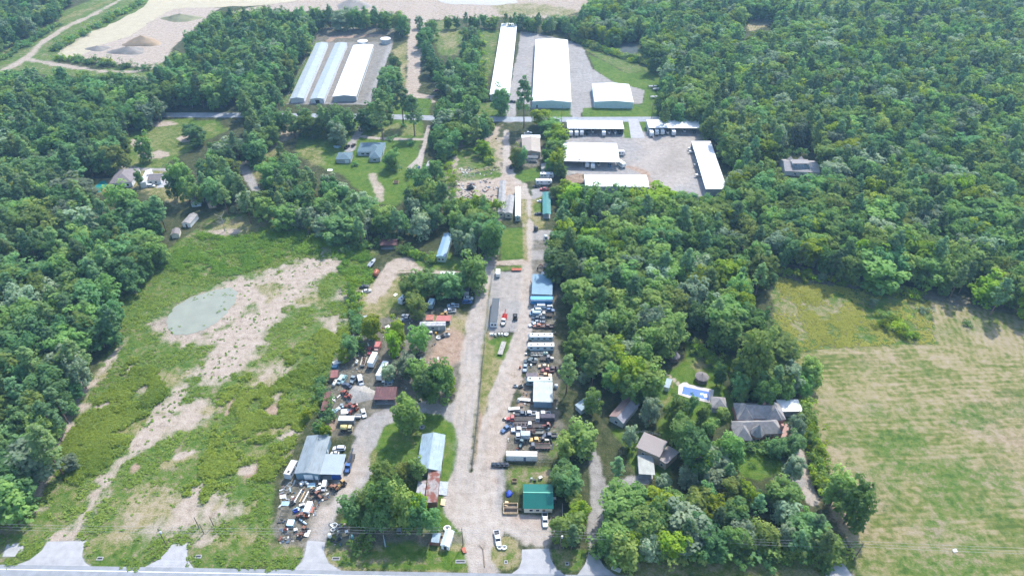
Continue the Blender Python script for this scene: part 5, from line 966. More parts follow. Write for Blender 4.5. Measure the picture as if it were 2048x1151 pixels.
def piece(kindn, label, px, py, ang, s, ck, group=None):
    c = at(px, py, .3); m = mat('junk_'+ck, YP[ck], .6, .1, .3, 1.5); r = root(kindn, label, kindn.replace('_', ' '), (c.x, c.y, 0), R(ang), group)
    if kindn == 'steel_pipe': MB().tube((-s, 0, .25), (s, 0, .25), .22, 8).build('pipe', m, r); MB().tube((-s-.05, 0, .25), (-s+.15, 0, .25), .28, 8).build('collar', DARK, r)
    elif kindn == 'oil_drum':
        rg = lambda q, z: [(q*math.cos(k*.628), q*math.sin(k*.628), z) for k in range(10)]
        MB().loft([rg(.42, 0), rg(.42, 1.1)]).build('body', m, r, False); MB().loft([rg(.45, .5), rg(.45, .58)]).build('hoop', m, r); MB().loft([rg(.43, 1.1), rg(.43, 1.14)]).build('lid', m, r)
    elif kindn == 'old_tyre':
        n = 12; rings = [[((.55+.2*math.cos(b_))*math.cos(a), (.55+.2*math.cos(b_))*math.sin(a), .2+.2*math.sin(b_)) for b_ in [2*math.pi*q/6 for q in range(6)]] for a in [2*math.pi*k/n for k in range(n+1)]]
        MB().loft(rings, False).build('tread', RUBBER if ck == 'k' else m, r, True)
    elif kindn == 'water_tub':
        rg = lambda q, z: [(q*math.cos(k*.524), q*.85*math.sin(k*.524), z) for k in range(12)]
        MB().loft([rg(s*.8, 0), rg(s, .7), rg(s*.85, .7), rg(s*.7, .15)]).build('tub', m, r); MB().loft([rg(s*.35, .72), rg(s*.3, .78)]).build('opening', DARK, r)
    elif kindn == 'appliance': MB().box(-.45*s, .45*s, -.4*s, .4*s, 0, .95*s).build('body', m, r); MB().box(-.4*s, .4*s, -.43*s, -.4*s, .15*s, .85*s).build('door', DARK, r)
    elif kindn == 'metal_sheet': MB().slab([(-s, -.6*s, .25), (s, -.5*s, .15), (s*.9, .6*s, .5), (-s, .5*s, .6)], .04).build('sheet', m, r); MB().box(-s*.8, s*.8, -.1, .1, 0, .2).build('batten', W_WOOD, r)
    elif kindn == 'scrap_rack':
        for y_ in (-.5, .5): MB().tube((-s, y_*s, .3), (s, y_*s, .3), .1, 5).build('rail', m, r)
        for x_ in (-.9, 0, .9): MB().tube((x_*s, -.5*s, .32), (x_*s, .5*s, .32), .09, 5).build('crossbar', m, r)
    elif kindn == 'wooden_crate':
        MB().box(-s, s, -.8*s, .8*s, 0, .12).build('base', W_WOOD, r)
        for x0_, x1_, y0_, y1_ in ((-s, s, -.8*s, -.74*s), (-s, s, .74*s, .8*s), (-s, -.94*s, -.74*s, .74*s), (.94*s, s, -.74*s, .74*s)): MB().box(x0_, x1_, y0_, y1_, .12, 1.0).build('side_panel', m, r)
    elif kindn == 'tarpaulin':
        pts = [(s*math.cos(a)*(1+.2*math.sin(3*a)), s*.75*math.sin(a)*(1+.15*math.cos(5*a)), .05) for a in [2*math.pi*k/14 for k in range(14)]]
        MB().loft([pts, [(x*.7, y*.7, .5+.2*math.sin(4*x)) for x, y, _ in pts], [(x*.2, y*.2, .8) for x, y, _ in pts]]).build('cover', m, r, True); MB().box(-s*.5, s*.5, -s*.35, s*.35, 0, .45).build('load', W_WOOD, r)
    elif kindn == 'scrap_engine':
        MB().box(-.6*s, .6*s, -.4*s, .4*s, 0, .7*s).build('block', m, r); MB().tube((-.5*s, 0, .7*s), (.4*s, 0, 1.0*s), .15*s, 6).build('manifold', DARK, r); MB().tube((.6*s, -.3*s, .3*s), (.6*s, .3*s, .3*s), .3*s, 8).build('flywheel', STEEL, r)
    return r
J = [('steel_pipe','long white pipe lying upper left in the lower scrap yard',596,990,75,2.6,'e'),('steel_pipe','pale rusty pipe between the two white pipes',604,993,78,2.2,'t'),('steel_pipe','white pipe nearest the brown tractor',611,993,78,2.4,'e'),('steel_pipe','white pipe along the rusty lean-to',663,800,70,2.6,'e'),
('metal_sheet','pale sheet metal at the left edge of the scrap yard',566,992,10,1.1,'e'),('metal_sheet','grey sheet of scrap below the pale sheet',571,1006,0,1.4,'c'),('scrap_engine','black engine scrap in the middle of the scrap yard',585,1007,40,1.4,'k'),('scrap_engine','blue and black engine scrap beside the light tarp',592,1021,20,1.4,'n'),
('tarpaulin','pale blue tarpaulin heap in the scrap yard',593,1018,20,1.5,'c'),('tarpaulin','small sky blue tarpaulin beside the camper shell',606,1020,60,1.2,'b'),('appliance','white appliance above the sky blue tarpaulin',602,1011,20,1.1,'e'),('appliance','white appliance right above the camper shell',608,1009,-10,1.0,'e'),
('scrap_engine','rust red scrap block below the camper shell',613,1031,0,1.3,'r'),('oil_drum','white drum below the sky blue tarpaulin',600,1031,0,1,'e'),('oil_drum','pale drum beside the camper shell end',613,1026,0,1,'g'),('metal_sheet','rust coloured sheet right of the camper shell',623,1018,80,1.3,'r'),
('scrap_rack','dark steel frame at the left edge above the pale blue bin',567,1032,88,2.6,'k'),('scrap_engine','rust coloured engine below the pale blue bin',571,1058,0,1.1,'r'),('old_tyre','tyre leaning by the rust coloured engine',570,1062,0,1,'k'),('appliance','white appliance left of ochre backhoe',592,1060,20,1.2,'e'),('metal_sheet','pale sheet right of the ochre backhoe',614.5,1065,80,1.3,'e'),
('oil_drum','white drum first of the drums before the workshop',606,966,0,1,'e'),('oil_drum','white drum second of the drums before the workshop',612,965,0,1,'e'),('oil_drum','white drum third of the drums before the workshop',616,968,0,1,'e'),('oil_drum','white drum last of the drums before the workshop',603,969,0,1,'e'),('metal_sheet','pale blue sheet beside the white drums',623,969,5,1.4,'c'),('appliance','small white tank box beside white work van',640,968,0,.9,'e'),('metal_sheet','white panel below the white work van',638,975,30,.8,'e'),
('scrap_rack','grey ladder frame among weeds at the scrap yard top',577,972,60,1.8,'g'),('steel_pipe','white short pipe at the scrap yard top',580,979,110,1.1,'c'),('oil_drum','cream drum near the brown tractor',624,977,0,1,'t'),('scrap_engine','black engine scrap behind the brown tractor',627,983,30,1.5,'k'),('old_tyre','tyre beside the brown tractor',641,995,0,1,'k'),
('water_tub','white oval tub uppermost on the scrap island',669,1050,10,1.1,'e'),('water_tub','grey white tub right of the uppermost white tub',677,1053,10,.9,'g'),('water_tub','small white tub in the middle of scrap island',666,1059,0,.8,'e'),('old_tyre','black tyre upper one on the scrap island',674,1050,0,1,'k'),('old_tyre','black tyre lower one on the scrap island',664.5,1079,0,1,'k'),('scrap_engine','dark scrap with white cap on the scrap island',678,1077,30,1.1,'k'),('appliance','white cabinet lying beside the teal tank',694,1064,25,1.2,'e'),('metal_sheet','tan sheet below the white cabinet on the scrap island',690,1068,20,1.0,'t'),
('appliance','small grey cabinet standing on the verge under trees',798.5,1062,0,1.6,'g'),('wooden_crate','tan wooden crate between the two roadside sheds',880,1078,70,1.3,'t'),('water_tub','white dish behind the white gabled shed',894.5,1056,0,1.3,'e'),('metal_sheet','red sheet at the foot of the flat roofed shed',864,1086,0,.8,'r'),('metal_sheet','rust red board on the verge near the drive',928,1099,110,1.1,'r'),
('water_tub','white tub left of two beside the white pickup',999.5,1094,0,.95,'e'),('water_tub','white tub right of two beside the white pickup',1008.5,1094.5,20,.95,'e'),('tarpaulin','royal blue tarpaulin heap left of the green roofed house',1018.6,986,80,1.6,'n'),('wooden_crate','large wooden pen beside the green roofed house',1021,1017,0,2.6,'t'),('wooden_crate','small wooden pallet box on the grass above the blue tarpaulin',1029,961,0,.9,'t'),('metal_sheet','tan board heap left of the wooden pen',1013,1006,80,1.1,'t'),
('appliance','white appliance behind the green roofed house',1081,956,30,1.2,'e'),('appliance','black barrel stove behind the green roofed house',1070,960,0,1.0,'k'),('oil_drum','pale drum behind the ridge of the green house',1063,958,0,1,'g'),('old_tyre','tyre right of the green roofed house',1108,1003,0,1,'k'),('appliance','white air unit right of the green roofed house',1109,998,0,1.2,'e'),('metal_sheet','blue cover sheet in the oval lawn',1109,943,0,1.0,'g'),
('water_tub','round grey trough on the oval lawn',844,854,0,1.2,'g'),('metal_sheet','weathered boat deck slab beside the rusted barn wing',886,975,85,3.0,'g'),('metal_sheet','tan slab below the weathered slab by the barn',886,1003,85,1.4,'t'),('oil_drum','white plastic drum first in the fenced row',981,669,0,1,'e'),('oil_drum','white plastic drum second in the fenced row',985,669,0,1,'e'),('oil_drum','white plastic drum third in the fenced row',991,670,0,1,'e'),('oil_drum','white plastic drum fourth in the fenced row',998.5,669,0,1,'e'),('oil_drum','white plastic drum fifth in the fenced row',1004,669,0,1,'e'),('water_tub','white tub at the end of the fenced drum row',1012.5,668.5,0,1.1,'e'),
('tarpaulin','pale blue junk heap at the left of the container scrap',668,821,0,1.6,'c'),('tarpaulin','white junk heap beside the pale blue heap',677,816,30,1.3,'e'),('metal_sheet','white aluminium boat shaped sheet above the container',692,822,5,2.0,'e'),('appliance','grey cabinet among the container scrap',684,811,0,1.3,'g'),('oil_drum','grey drum among the container scrap',686,815,0,1,'c'),('scrap_engine','rust red engine block above the orange backhoe',709,811,20,1.6,'r'),('scrap_engine','orange rust engine right above the orange backhoe',713,818,60,1.4,'r'),('oil_drum','white drum beside the rusty lean-to',669,802,0,1.1,'e'),('appliance','white freezer on the rusty lean-to side',654,809,80,1.3,'e'),('steel_pipe','white short pipe left of the orange tractors',677,792,60,1.1,'e'),
('oil_drum','tan drum before the mottled roof mobile home',872,667,0,1.1,'y'),('appliance','white appliance before the mottled roof mobile home',862,666,0,1.3,'e'),('water_tub','white dome by the grey wreck below mobile home',877.5,675,0,1.2,'e'),('scrap_engine','grey scrap machine below the mobile home',893,670,0,1.8,'g'),('scrap_engine','dark scrap machine with silver top below the mobile home',885,673,20,1.6,'k'),('metal_sheet','white board lying in the straw clearing',791,589,60,1.0,'e'),('metal_sheet','grey scrap heap behind the lime trees',728,634,20,1.6,'g'),('oil_drum','rust drum at the yard edge left of the lime tree',723,651,0,1.2,'r'),('steel_pipe','white pipe left of the dark tree in the yard',716,675,70,1.3,'e'),('metal_sheet','white sheet between the two lime trees',775,653,40,1.1,'e'),('appliance','pale appliance beside the red sedan',715,704,0,1.3,'c'),
('scrap_engine','chrome scrap machine left of the stained roof workshop',1030,772,0,1.3,'g'),('scrap_engine','black scrap machine left of the stained roof workshop',1041,773,20,1.4,'k'),('old_tyre','tyre beside the red tow truck nose',1008,838,0,1.1,'k'),('metal_sheet','white scrap plate beside the red tow truck nose',1013,836,30,.8,'e'),('oil_drum','white drum under the trees in the lower rows',1097,857,0,1,'e'),('oil_drum','red drum beside the lane below the campers',1040,735,0,1,'r'),('appliance','white box below the pointed nose camper',1052,708,0,1.0,'e'),('oil_drum','white drum between the wrecks below campers',1062,731,0,1,'e'),
('metal_sheet','blue patched sheet on the wooded yard floor',780,763,20,1.5,'b'),('appliance','white trailer tongue scrap above the dark red shed',767,765,0,1.3,'e'),('scrap_rack','white frame above the dark red striped shed',776,767,10,1.8,'e'),('appliance','white sign board in front of the dark red shed',772.5,802,0,1.1,'e'),('scrap_engine','black carport frame scrap left of the gravel road',833,722,10,3.0,'k'),
('scrap_rack','white lumber frame on the sandy lot',931,341,0,2.6,'e'),('scrap_rack','grey timber stack on the sandy lot',940,350,5,3.2,'g'),('oil_drum','dark brush cylinder at the sandy lot bottom',945,390,0,1.2,'k'),('scrap_engine','brown brush heap machine on the sandy lot',940,377,20,3.0,'k'),('old_tyre','tyre at the upper end of the sandy lot',992,277,0,1.4,'k'),('wooden_crate','low stone planter ring on the lawn by the ranch house',792,365,0,1.6,'t'),('metal_sheet','white sheet below the ranch garage',660,340,0,1.6,'e'),('tarpaulin','teal tarpaulin tent on the lawn beside the woods',674,293,0,2.6,'c'),('metal_sheet','white board on the concrete near highway at right',1232,1137,150,1.6,'e'),('metal_sheet','white scrap of sheeting on the right field',1910,1100,10,.8,'e')]
for j in J: piece(*j)
# ---------------------------------------------------------------- trees
def leaf_mat(key, dark, light, trans=.45):
    m = bpy.data.materials.new(key); m.use_nodes = True; n = m.node_tree; N = n.nodes.new; L = n.links.new
    for q in list(n.nodes): n.nodes.remove(q)
    out = N('ShaderNodeOutputMaterial'); df = N('ShaderNodeBsdfDiffuse'); tr = N('ShaderNodeBsdfTranslucent'); mx = N('ShaderNodeMixShader'); mx.inputs[0].default_value = trans
    at_ = N('ShaderNodeAttribute'); at_.attribute_name = 'tint'; oi = N('ShaderNodeObjectInfo')
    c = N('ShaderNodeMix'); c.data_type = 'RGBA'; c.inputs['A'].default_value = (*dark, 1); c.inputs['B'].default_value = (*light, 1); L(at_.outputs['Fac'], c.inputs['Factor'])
    hs = N('ShaderNodeHueSaturation'); L(c.outputs['Result'], hs.inputs['Color'])
    r1 = N('ShaderNodeMapRange'); L(oi.outputs['Random'], r1.inputs['Value']); r1.inputs['To Min'].default_value = .472; r1.inputs['To Max'].default_value = .512; L(r1.outputs[0], hs.inputs['Hue'])
    ml = N('ShaderNodeMath'); ml.operation = 'MULTIPLY'; ml.inputs[1].default_value = 7.31; L(oi.outputs['Random'], ml.inputs[0]); fr = N('ShaderNodeMath'); fr.operation = 'FRACT'; L(ml.outputs[0], fr.inputs[0])
    r2 = N('ShaderNodeMapRange'); L(fr.outputs[0], r2.inputs['Value']); r2.inputs['To Min'].default_value = .82; r2.inputs['To Max'].default_value = 1.7; L(r2.outputs[0], hs.inputs['Value'])
    L(hs.outputs[0], df.inputs[0])
    tm = N('ShaderNodeMix'); tm.data_type = 'RGBA'; tm.blend_type = 'MULTIPLY'; tm.inputs['Factor'].default_value = 1; tm.inputs['B'].default_value = (1.5, 1.7, .85, 1); L(hs.outputs[0], tm.inputs['A']); L(tm.outputs['Result'], tr.inputs[0])
    L(df.outputs[0], mx.inputs[1]); L(tr.outputs[0], mx.inputs[2]); L(mx.outputs[0], out.inputs[0]); return m
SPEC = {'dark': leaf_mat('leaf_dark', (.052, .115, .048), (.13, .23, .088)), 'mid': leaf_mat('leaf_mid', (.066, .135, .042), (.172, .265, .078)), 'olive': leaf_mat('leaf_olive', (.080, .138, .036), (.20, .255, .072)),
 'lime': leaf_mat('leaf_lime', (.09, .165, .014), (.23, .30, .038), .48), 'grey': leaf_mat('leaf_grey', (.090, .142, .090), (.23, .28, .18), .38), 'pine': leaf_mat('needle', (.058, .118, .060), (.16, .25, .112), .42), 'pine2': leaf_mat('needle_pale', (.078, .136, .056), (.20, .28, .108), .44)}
BARK = mat('bark', (.17, .13, .10), .95, 0, .3, 2); BARK_P = mat('pine_bark', (.16, .10, .075), .95, 0, .3, 2)
def leaves(cl, per, size, seed, up=.25):
    """cl: clump rows (x, y, z, r); returns verts, quads, tint"""
    rg = np.random.default_rng(seed); cl = np.array(cl); n = len(cl)*per; ci = np.repeat(np.arange(len(cl)), per)
    d = rg.standard_normal((n, 3)); d[:, 2] += up*1.4; d /= np.linalg.norm(d, axis=1)[:, None]
    rad = cl[ci, 3]*(.55+.5*rg.random(n)**.6); c = cl[ci, :3]+d*rad[:, None]*np.array([1, 1, .8])
    nm = d*.75+rg.standard_normal((n, 3))*.33; nm[:, 2] += .75; nm /= np.linalg.norm(nm, axis=1)[:, None]
    t = np.cross(nm, rg.standard_normal((n, 3))); t /= np.linalg.norm(t, axis=1)[:, None]; b = np.cross(nm, t)
    s = size*(.65+.7*rg.random(n))[:, None]; a = .75
    v = np.stack([c-t*s-b*s*a*.5, c+t*s*.4-b*s*a, c+t*s+b*s*a*.4, c-t*s*.3+b*s*a], 1).reshape(-1, 3)
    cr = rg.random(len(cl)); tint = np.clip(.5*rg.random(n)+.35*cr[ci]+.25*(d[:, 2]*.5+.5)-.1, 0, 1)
    return v, np.arange(n*4).reshape(-1, 4), np.repeat(tint, 4)
def leaf_mesh(name, cl, per, size, seed, m, up=.25):
    v, f, t = leaves(cl, per, size, seed, up); me = bpy.data.meshes.new(name); me.vertices.add(len(v)); me.vertices.foreach_set('co', v.ravel().astype(np.float32))
    me.loops.add(f.size); me.loops.foreach_set('vertex_index', f.ravel().astype(np.int32)); me.polygons.add(len(f)); me.polygons.foreach_set('loop_start', np.arange(0, f.size, 4, dtype=np.int32)); me.update(calc_edges=True)
    a = me.attributes.new('tint', 'FLOAT', 'POINT'); a.data.foreach_set('value', t.astype(np.float32)); me.materials.append(m); return me
def broad_clumps(seed, n=60, rx=4.6, rz=6.4, zc=8.2):
    rg = np.random.default_rng(seed); out = []; lob = [(0, 0, 0, 1)]+[(rg.uniform(-1, 1)*1.7, rg.uniform(-1, 1)*1.7, rg.uniform(-1.2, 1.2), rg.uniform(.6, .9)) for _ in range(4)]
    for i in range(n):
        L_ = lob[i % 5]; d = rg.standard_normal(3); d[2] = d[2]*.9+.12; d /= np.linalg.norm(d); k = rg.uniform(.62, .98)*L_[3]
        out.append((L_[0]+d[0]*rx*k, L_[1]+d[1]*rx*k, max(1.9, zc+L_[2]+d[2]*rz*k), rg.uniform(1.15, 2.0)))
    a = np.array(out); a[:, :2] *= 4.7/np.percentile(np.hypot(a[:, 0], a[:, 1]), 94); a[:, 2] = 2.0+(a[:, 2]-a[:, 2].min())*13/(a[:, 2].max()-a[:, 2].min()); return a
def pine_clumps(seed, top=24, base=9.5, r0=3.7):
    rg = np.random.default_rng(seed); out = [(0, 0, top-.6, .8), (0, 0, top-1.8, 1.0)]; z = base
    while z < top-1.5:
        f = (z-base)/(top-base); rr = r0*(1-f*.78)*(.55+.75*min(1, f*4+.25)); n = 3 if f < .2 else 4
        for k in range(n+1):
            a = rg.uniform(0, 6.28); q = rr*rg.uniform(.35, 1.0); out.append((q*math.cos(a), q*math.sin(a), z+rg.uniform(-.5, .8), rg.uniform(.8, 1.35)*(1-.35*f)))
        z += rg.uniform(.95, 1.35)
    return out
def trunk_mesh(h, r, m, seed, pine=False):
    rg = random.Random(seed); b = MB(); pts = [(0, 0, -.2), (rg.uniform(-.2, .2), rg.uniform(-.2, .2), h*.4), (rg.uniform(-.3, .3), rg.uniform(-.3, .3), h)]
    for k in range(2): b.tube(pts[k], pts[k+1], r*(1-.35*k), 7, r*(.65-.5*k))
    for k in range(3 if pine else 6):
        a = rg.uniform(0, 6.28); z = h*rg.uniform(.45, .9); q = rg.uniform(1.6, 3.2)*(.7 if pine else 1.2)
        b.tube((0, 0, z), (q*math.cos(a), q*math.sin(a), z+q*(.25 if pine else .8)), r*.4, 5, r*.12)
    return mesh('trunk', b.v, b.f, m)
PROTO = {}
for sp, cols in (('broad', ('dark', 'mid', 'olive', 'lime', 'grey')), ('pine', ('pine', 'pine2'))):
    for i in range(4 if sp == 'broad' else 3):
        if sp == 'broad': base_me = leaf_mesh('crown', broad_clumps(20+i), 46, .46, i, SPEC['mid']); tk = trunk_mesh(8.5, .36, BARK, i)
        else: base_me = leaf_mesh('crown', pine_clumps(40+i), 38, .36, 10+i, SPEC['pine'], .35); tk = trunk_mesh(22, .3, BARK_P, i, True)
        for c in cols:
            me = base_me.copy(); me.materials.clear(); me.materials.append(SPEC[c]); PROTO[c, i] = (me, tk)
BUSH = {}
for i in range(3):
    rg = np.random.default_rng(90+i); cl = [(rg.normal()*.8, rg.normal()*.8, .7+abs(rg.normal())*.55, rg.uniform(.5, .85)) for _ in range(12)]
    for c in ('dark', 'mid', 'lime', 'olive', 'grey'):
        if i == 0 or c != 'dark': BUSH[c, i] = leaf_mesh('foliage', cl, 26, .2, 70+i, SPEC[c])
        else: BUSH[c, i] = leaf_mesh('foliage', cl, 26, .2, 70+i, SPEC[c])
stemb = MB()
for k in range(4): stemb.tube((0, 0, -.1), (.5*math.cos(k*1.7), .5*math.sin(k*1.7), .8), .05, 4, .02)
STEM = mesh('stem', stemb.v, stemb.f, BARK)
NAMES = {'dark': ('broadleaf_tree', 'dark green broadleaf tree'), 'mid': ('broadleaf_tree', 'mid green broadleaf tree'), 'olive': ('broadleaf_tree', 'olive green broadleaf tree'), 'lime': ('broadleaf_tree', 'bright yellow-green broadleaf tree'), 'grey': ('broadleaf_tree', 'grey green broadleaf tree'), 'pine': ('pine_tree', 'dark needled pine'), 'pine2': ('pine_tree', 'pale needled pine')}
TREES = []     # x, y, scale xy, scale z, rot, species, variant
FIRST = {}
def plant_tree(x, y, sx, sz, rot, sp, var, label, group=None):
    nm = NAMES[sp][0]; r = root(nm, label, 'pine tree' if 'pine' in sp else 'tree', (x, y, 0), rot, group); r.scale = (sx, sx, sz)
    me, tk = PROTO[sp, var]; link('trunk', tk, r); o = link('crown', me, r); FIRST.setdefault((sp, var), o); return r
def plant_bush(px, py, s, sp, label, group=None, var=None, tall=1.0, name='shrub'):
    c = at(px, py, .5*s); r = root(name, label, 'shrub', (c.x, c.y, 0), random.random()*6, group); r.scale = (s, s, s*tall)
    link('foliage', BUSH[sp, random.randrange(3) if var is None else var], r); link('stem', STEM, r); return r
def tree_px(px, py, top, wpx, sp, label, var=None, group=None):
    """base pixel, pixel row of the top, crown width in photo pixels"""
    b = at(px, py); lo, hi = 2., 60.
    for _ in range(40):
        h = (lo+hi)/2
        if px_of(b.x, b.y, h)[1] > top: lo = h
        else: hi = h
    dist = FPX/(px_of(b.x+1, b.y, h*.6)[0]-px_of(b.x, b.y, h*.6)[0])
    wm_ = 1.04*wpx*dist/FPX; pine = 'pine' in sp
    v = random.randrange(3 if pine else 4) if var is None else var
    return plant_tree(b.x, b.y, wm_/(7.2 if pine else 11.5), h/(24.3 if pine else 16.2), random.random()*6.28, sp, v, label, group)
T = [(1048,256,149,34,'pine','lone tall pine beside the dirt lane below the long white warehouse'),(807,251,163,36,'pine','tall bare trunked pine at the left of the small road lawn'),(829.5,272,188,34,'pine','tall bare trunked pine standing on the road lawn'),(766,281,196,34,'pine2','tall pine behind the blue roofed ranch house'),
(1000,229,167,40,'dark','dark tree at the near end of the long narrow warehouse'),(1081,252,216,40,'lime','bright green tree left of the first white shed'),(1098,262,236,44,'mid','green tree crowding the tan barn from the right'),(1115,290,252,46,'lime','bright green tree between the tan barn and the deep shed'),(1105,318,280,44,'mid','green tree right of the black carport'),(1112,345,300,34,'lime','bright green tree by the brown stained shed roof corner'),(1033,330,288,32,'olive','yellow green tree left of the tan barn'),(1042,332,296,26,'dark','dark tree joined to the yellow green one by the barn'),
(964,312,280,34,'lime','bright green bushy tree on the sandy lot'),(984,512,434,50,'mid','round green tree beside the small mown lawn strip'),(945,578,507,62,'mid','large round oak at the end of the sandy track'),(920,508,456,32,'grey','grey green tree beside the blue patched mobile home'),(942,512,458,30,'grey','grey green tree left of the round tree by the lawn strip'),
(897,598,548,56,'dark','dark oak shading the black SUV'),(872,590,548,48,'dark','dark oak left of the one shading the SUV'),(840,592,548,46,'mid','green oak behind the silver camper'),(853,570,542,36,'mid','green tree along the sandy track'),(822,600,558,44,'olive','olive oak beside the white boat'),(838,634,588,44,'olive','olive oak right of the wrecked silver sedan'),(915,585,545,44,'dark','dark oak next to the grey trailer shed'),
(749,680,630,46,'lime','large lime green tree in the middle of the yard'),(797,690,632,32,'lime','tall lime green tree right of the largest lime tree'),(792,712,660,34,'lime','lime green tree nearest the pale blue pickup'),(840,704,650,46,'mid','round green tree left of the bare brown lot'),(706,712,672,34,'dark','dark tree left of the red sedan'),(689,724,696,24,'lime','small lime green tree beside the boat tarp'),
(822,864,788,64,'olive','round pale green tree on the oval lawn'),(880,806,728,56,'mid','large oak at the road bend, right one'),(855,802,738,52,'dark','dark oak in the middle of the road bend group'),(895,784,724,34,'lime','yellow green oak top at the road bend'),(812,752,715,46,'grey','grey green oak above the dark red shed'),(840,765,722,44,'mid','green oak behind the road bend group'),(780,760,728,30,'grey','thin grey green tree beside the long semi trailer'),
(770,970,930,46,'olive','yellow olive tree at the top of the roadside grove'),(812,966,928,44,'olive','olive tree touching the galvanised barn'),(838,958,912,36,'mid','green tree against the barn wall'),(735,1030,982,50,'mid','green oak at left front of the roadside grove'),(708,1044,994,44,'dark','dark oak at the left tip of the roadside grove'),(770,1040,962,60,'mid','big oak in the centre of the roadside grove'),(806,1050,972,60,'olive','big pale oak right of the grove centre'),(836,1044,986,48,'lime','bright oak at the right of the roadside grove'),(864,1062,1014,38,'dark','dark oak nearest the white gabled shed'),(835,1060,1005,46,'dark','dark oak at the front of the roadside grove'),(775,1058,1005,44,'dark','dark oak front centre of the roadside grove'),(746,1056,1010,36,'dark','dark oak above the teal tank'),(800,1012,950,40,'mid','green oak behind the grove centre'),
(629,1020,0,0,'',''),
(639,866,846,24,'mid','small round tree beside the workshop far wall'),(655,876,848,22,'lime','small bright tree right of the workshop far wall'),(615,838,818,18,'lime','small lime bush tree in the weedy field'),
(384,279,246,34,'dark','round dark tree on the left lawn, upper one'),(400,290,252,40,'dark','round dark tree on the left lawn, lower one'),(300,322,262,34,'mid','lone tree on the left lawn above the brown house'),(356,398,334,32,'dark','dark tree right of the concrete drive by the brown house'),(380,402,322,42,'mid','green tree behind the dark tree by the drive'),(282,372,338,18,'dark','dark tree in front of the brown hip roof'),(262,440,365,58,'mid','pale round tree in front of the brown hip roofed house'),(178,424,384,40,'dark','dark tree beside the teal pool'),(436,412,352,46,'dark','dark tree over the tan cottage'),(398,412,366,30,'mid','green tree over the small blue cottage'),
(783,336,300,34,'mid','small tree with a long shadow on the ranch lawn'),(790,340,312,22,'mid','second stem tree on the ranch lawn'),(850,345,330,18,'dark','small dark tree at the driveway end'),(844,395,330,42,'dark','dark pine like tree at the driveway end lawn'),(871,364,318,36,'mid','slim green tree right of the driveway pad'),(862,296,262,12,'dark','thin cypress beside the sandy drive'),
(1296,850,795,44,'grey','pale grey green tree between the two brown roofed houses'),(1259,892,848,30,'grey','grey green tree in front of the mottled brown roof'),(1250,790,722,62,'lime','big bright green tree above the mottled brown house'),(1500,768,650,74,'olive','tall olive tree behind the gazebo lawn'),(1432,772,724,26,'dark','small dark conifer right of the gazebo'),(1468,772,722,30,'dark','dark conifer left of the big estate tree'),(1378,828,792,24,'dark','small dark conifer at the pool edge'),(1442,836,816,26,'olive','small olive tree between pool pavilion and large house'),(1345,850,800,44,'mid','green tree on the lawn left of the pool'),(1362,896,840,56,'mid','wide green tree right of tall tan house'),(1385,950,860,74,'dark','big dark tree beside the taupe roof'),(1450,930,868,54,'mid','green tree in front of the large house'),(1475,800,765,36,'mid','green tree behind the large grey house'),(1520,815,760,48,'mid','big green tree at the back wall of the large house'),(1547,912,880,36,'dark','dark tree before the brick front of the large house'),(1576,910,872,42,'dark','dark tree at the right brick corner'),(1585,876,832,34,'grey','pale grey tree below the white carport'),(1577,962,912,42,'grey','round grey green tree beside the straight drive'),(1660,1010,940,62,'mid','large green tree at the field edge by the straight drive'),(1688,1046,958,72,'mid','leaning field edge tree with a long bare trunk'),(1607,770,715,52,'olive','olive tree at the field edge below the weedy field'),(1600,788,750,38,'mid','green tree above the white carport'),(1742,612,596,16,'grey','small round grey bush tree in the upper field'),
(2030,640,590,0,'','') ,(1185,830,775,40,'mid','green tree over the pale tin shed'),(1415,868,838,30,'mid','green garden tree left of the pink garden fence'),(1405,842,808,26,'olive','small garden tree below the pool deck'),
(575,1068,0,0,'','')]
for t_ in T:
    if t_[4]: tree_px(*t_)
def dead_tree(label, px, py, h):
    c = at(px, py); r = root('dead_tree', label, 'tree', c); pale = mat('dead_wood', (.36, .33, .29), .9, 0, .2, 2); rg = random.Random(px)
    MB().tube((0, 0, -.1), (.3, 0, h*.9), .28, 7, .1).build('trunk', pale, r)
    for k in range(9):
        a = rg.random()*6.28; z = h*rg.uniform(.35, .88); q = rg.uniform(1.8, 3.6)*(1.1-z/h*.5); e = (q*math.cos(a), q*math.sin(a), z+q*.8); b = MB().tube((.2*z/h, 0, z), e, .11, 5, .05)
        for j in range(3): a2 = a+rg.uniform(-.9, .9); b.tube(Vector(e)*(.6+.15*j)+Vector((0, 0, (1-.6-.15*j)*z)), (e[0]*.8+1.2*math.cos(a2), e[1]*.8+1.2*math.sin(a2), e[2]+.6+.3*j), .05, 4, .02)
        b.build('limb', pale, r)
dead_tree('bare grey dead tree at the wood edge above the shady track', 1898, 556, 13); dead_tree('bare pale dead tree beside the right frame edge wood', 2020, 566, 15); dead_tree('bare dead tree standing in the weeds below the cottages', 450, 462, 11); dead_tree('bare dead tree at the wood edge by the green pond', 735, 478, 14)
n_iso = {'b': sum(1 for t_ in T if t_[4] and 'pine' not in t_[4]), 'p': sum(1 for t_ in T if 'pine' in t_[4])}

MIX_L = {'dark': .34, 'mid': .2, 'olive': .08, 'grey': .08, 'pine': .16, 'pine2': .14}; MIX_R = {'dark': .15, 'mid': .27, 'olive': .21, 'lime': .09, 'grey': .10, 'pine': .10, 'pine2': .08}
MIX_B = {'dark': .4, 'mid': .4, 'olive': .2}; MIX_Y = {'lime': .4, 'olive': .3, 'mid': .3}
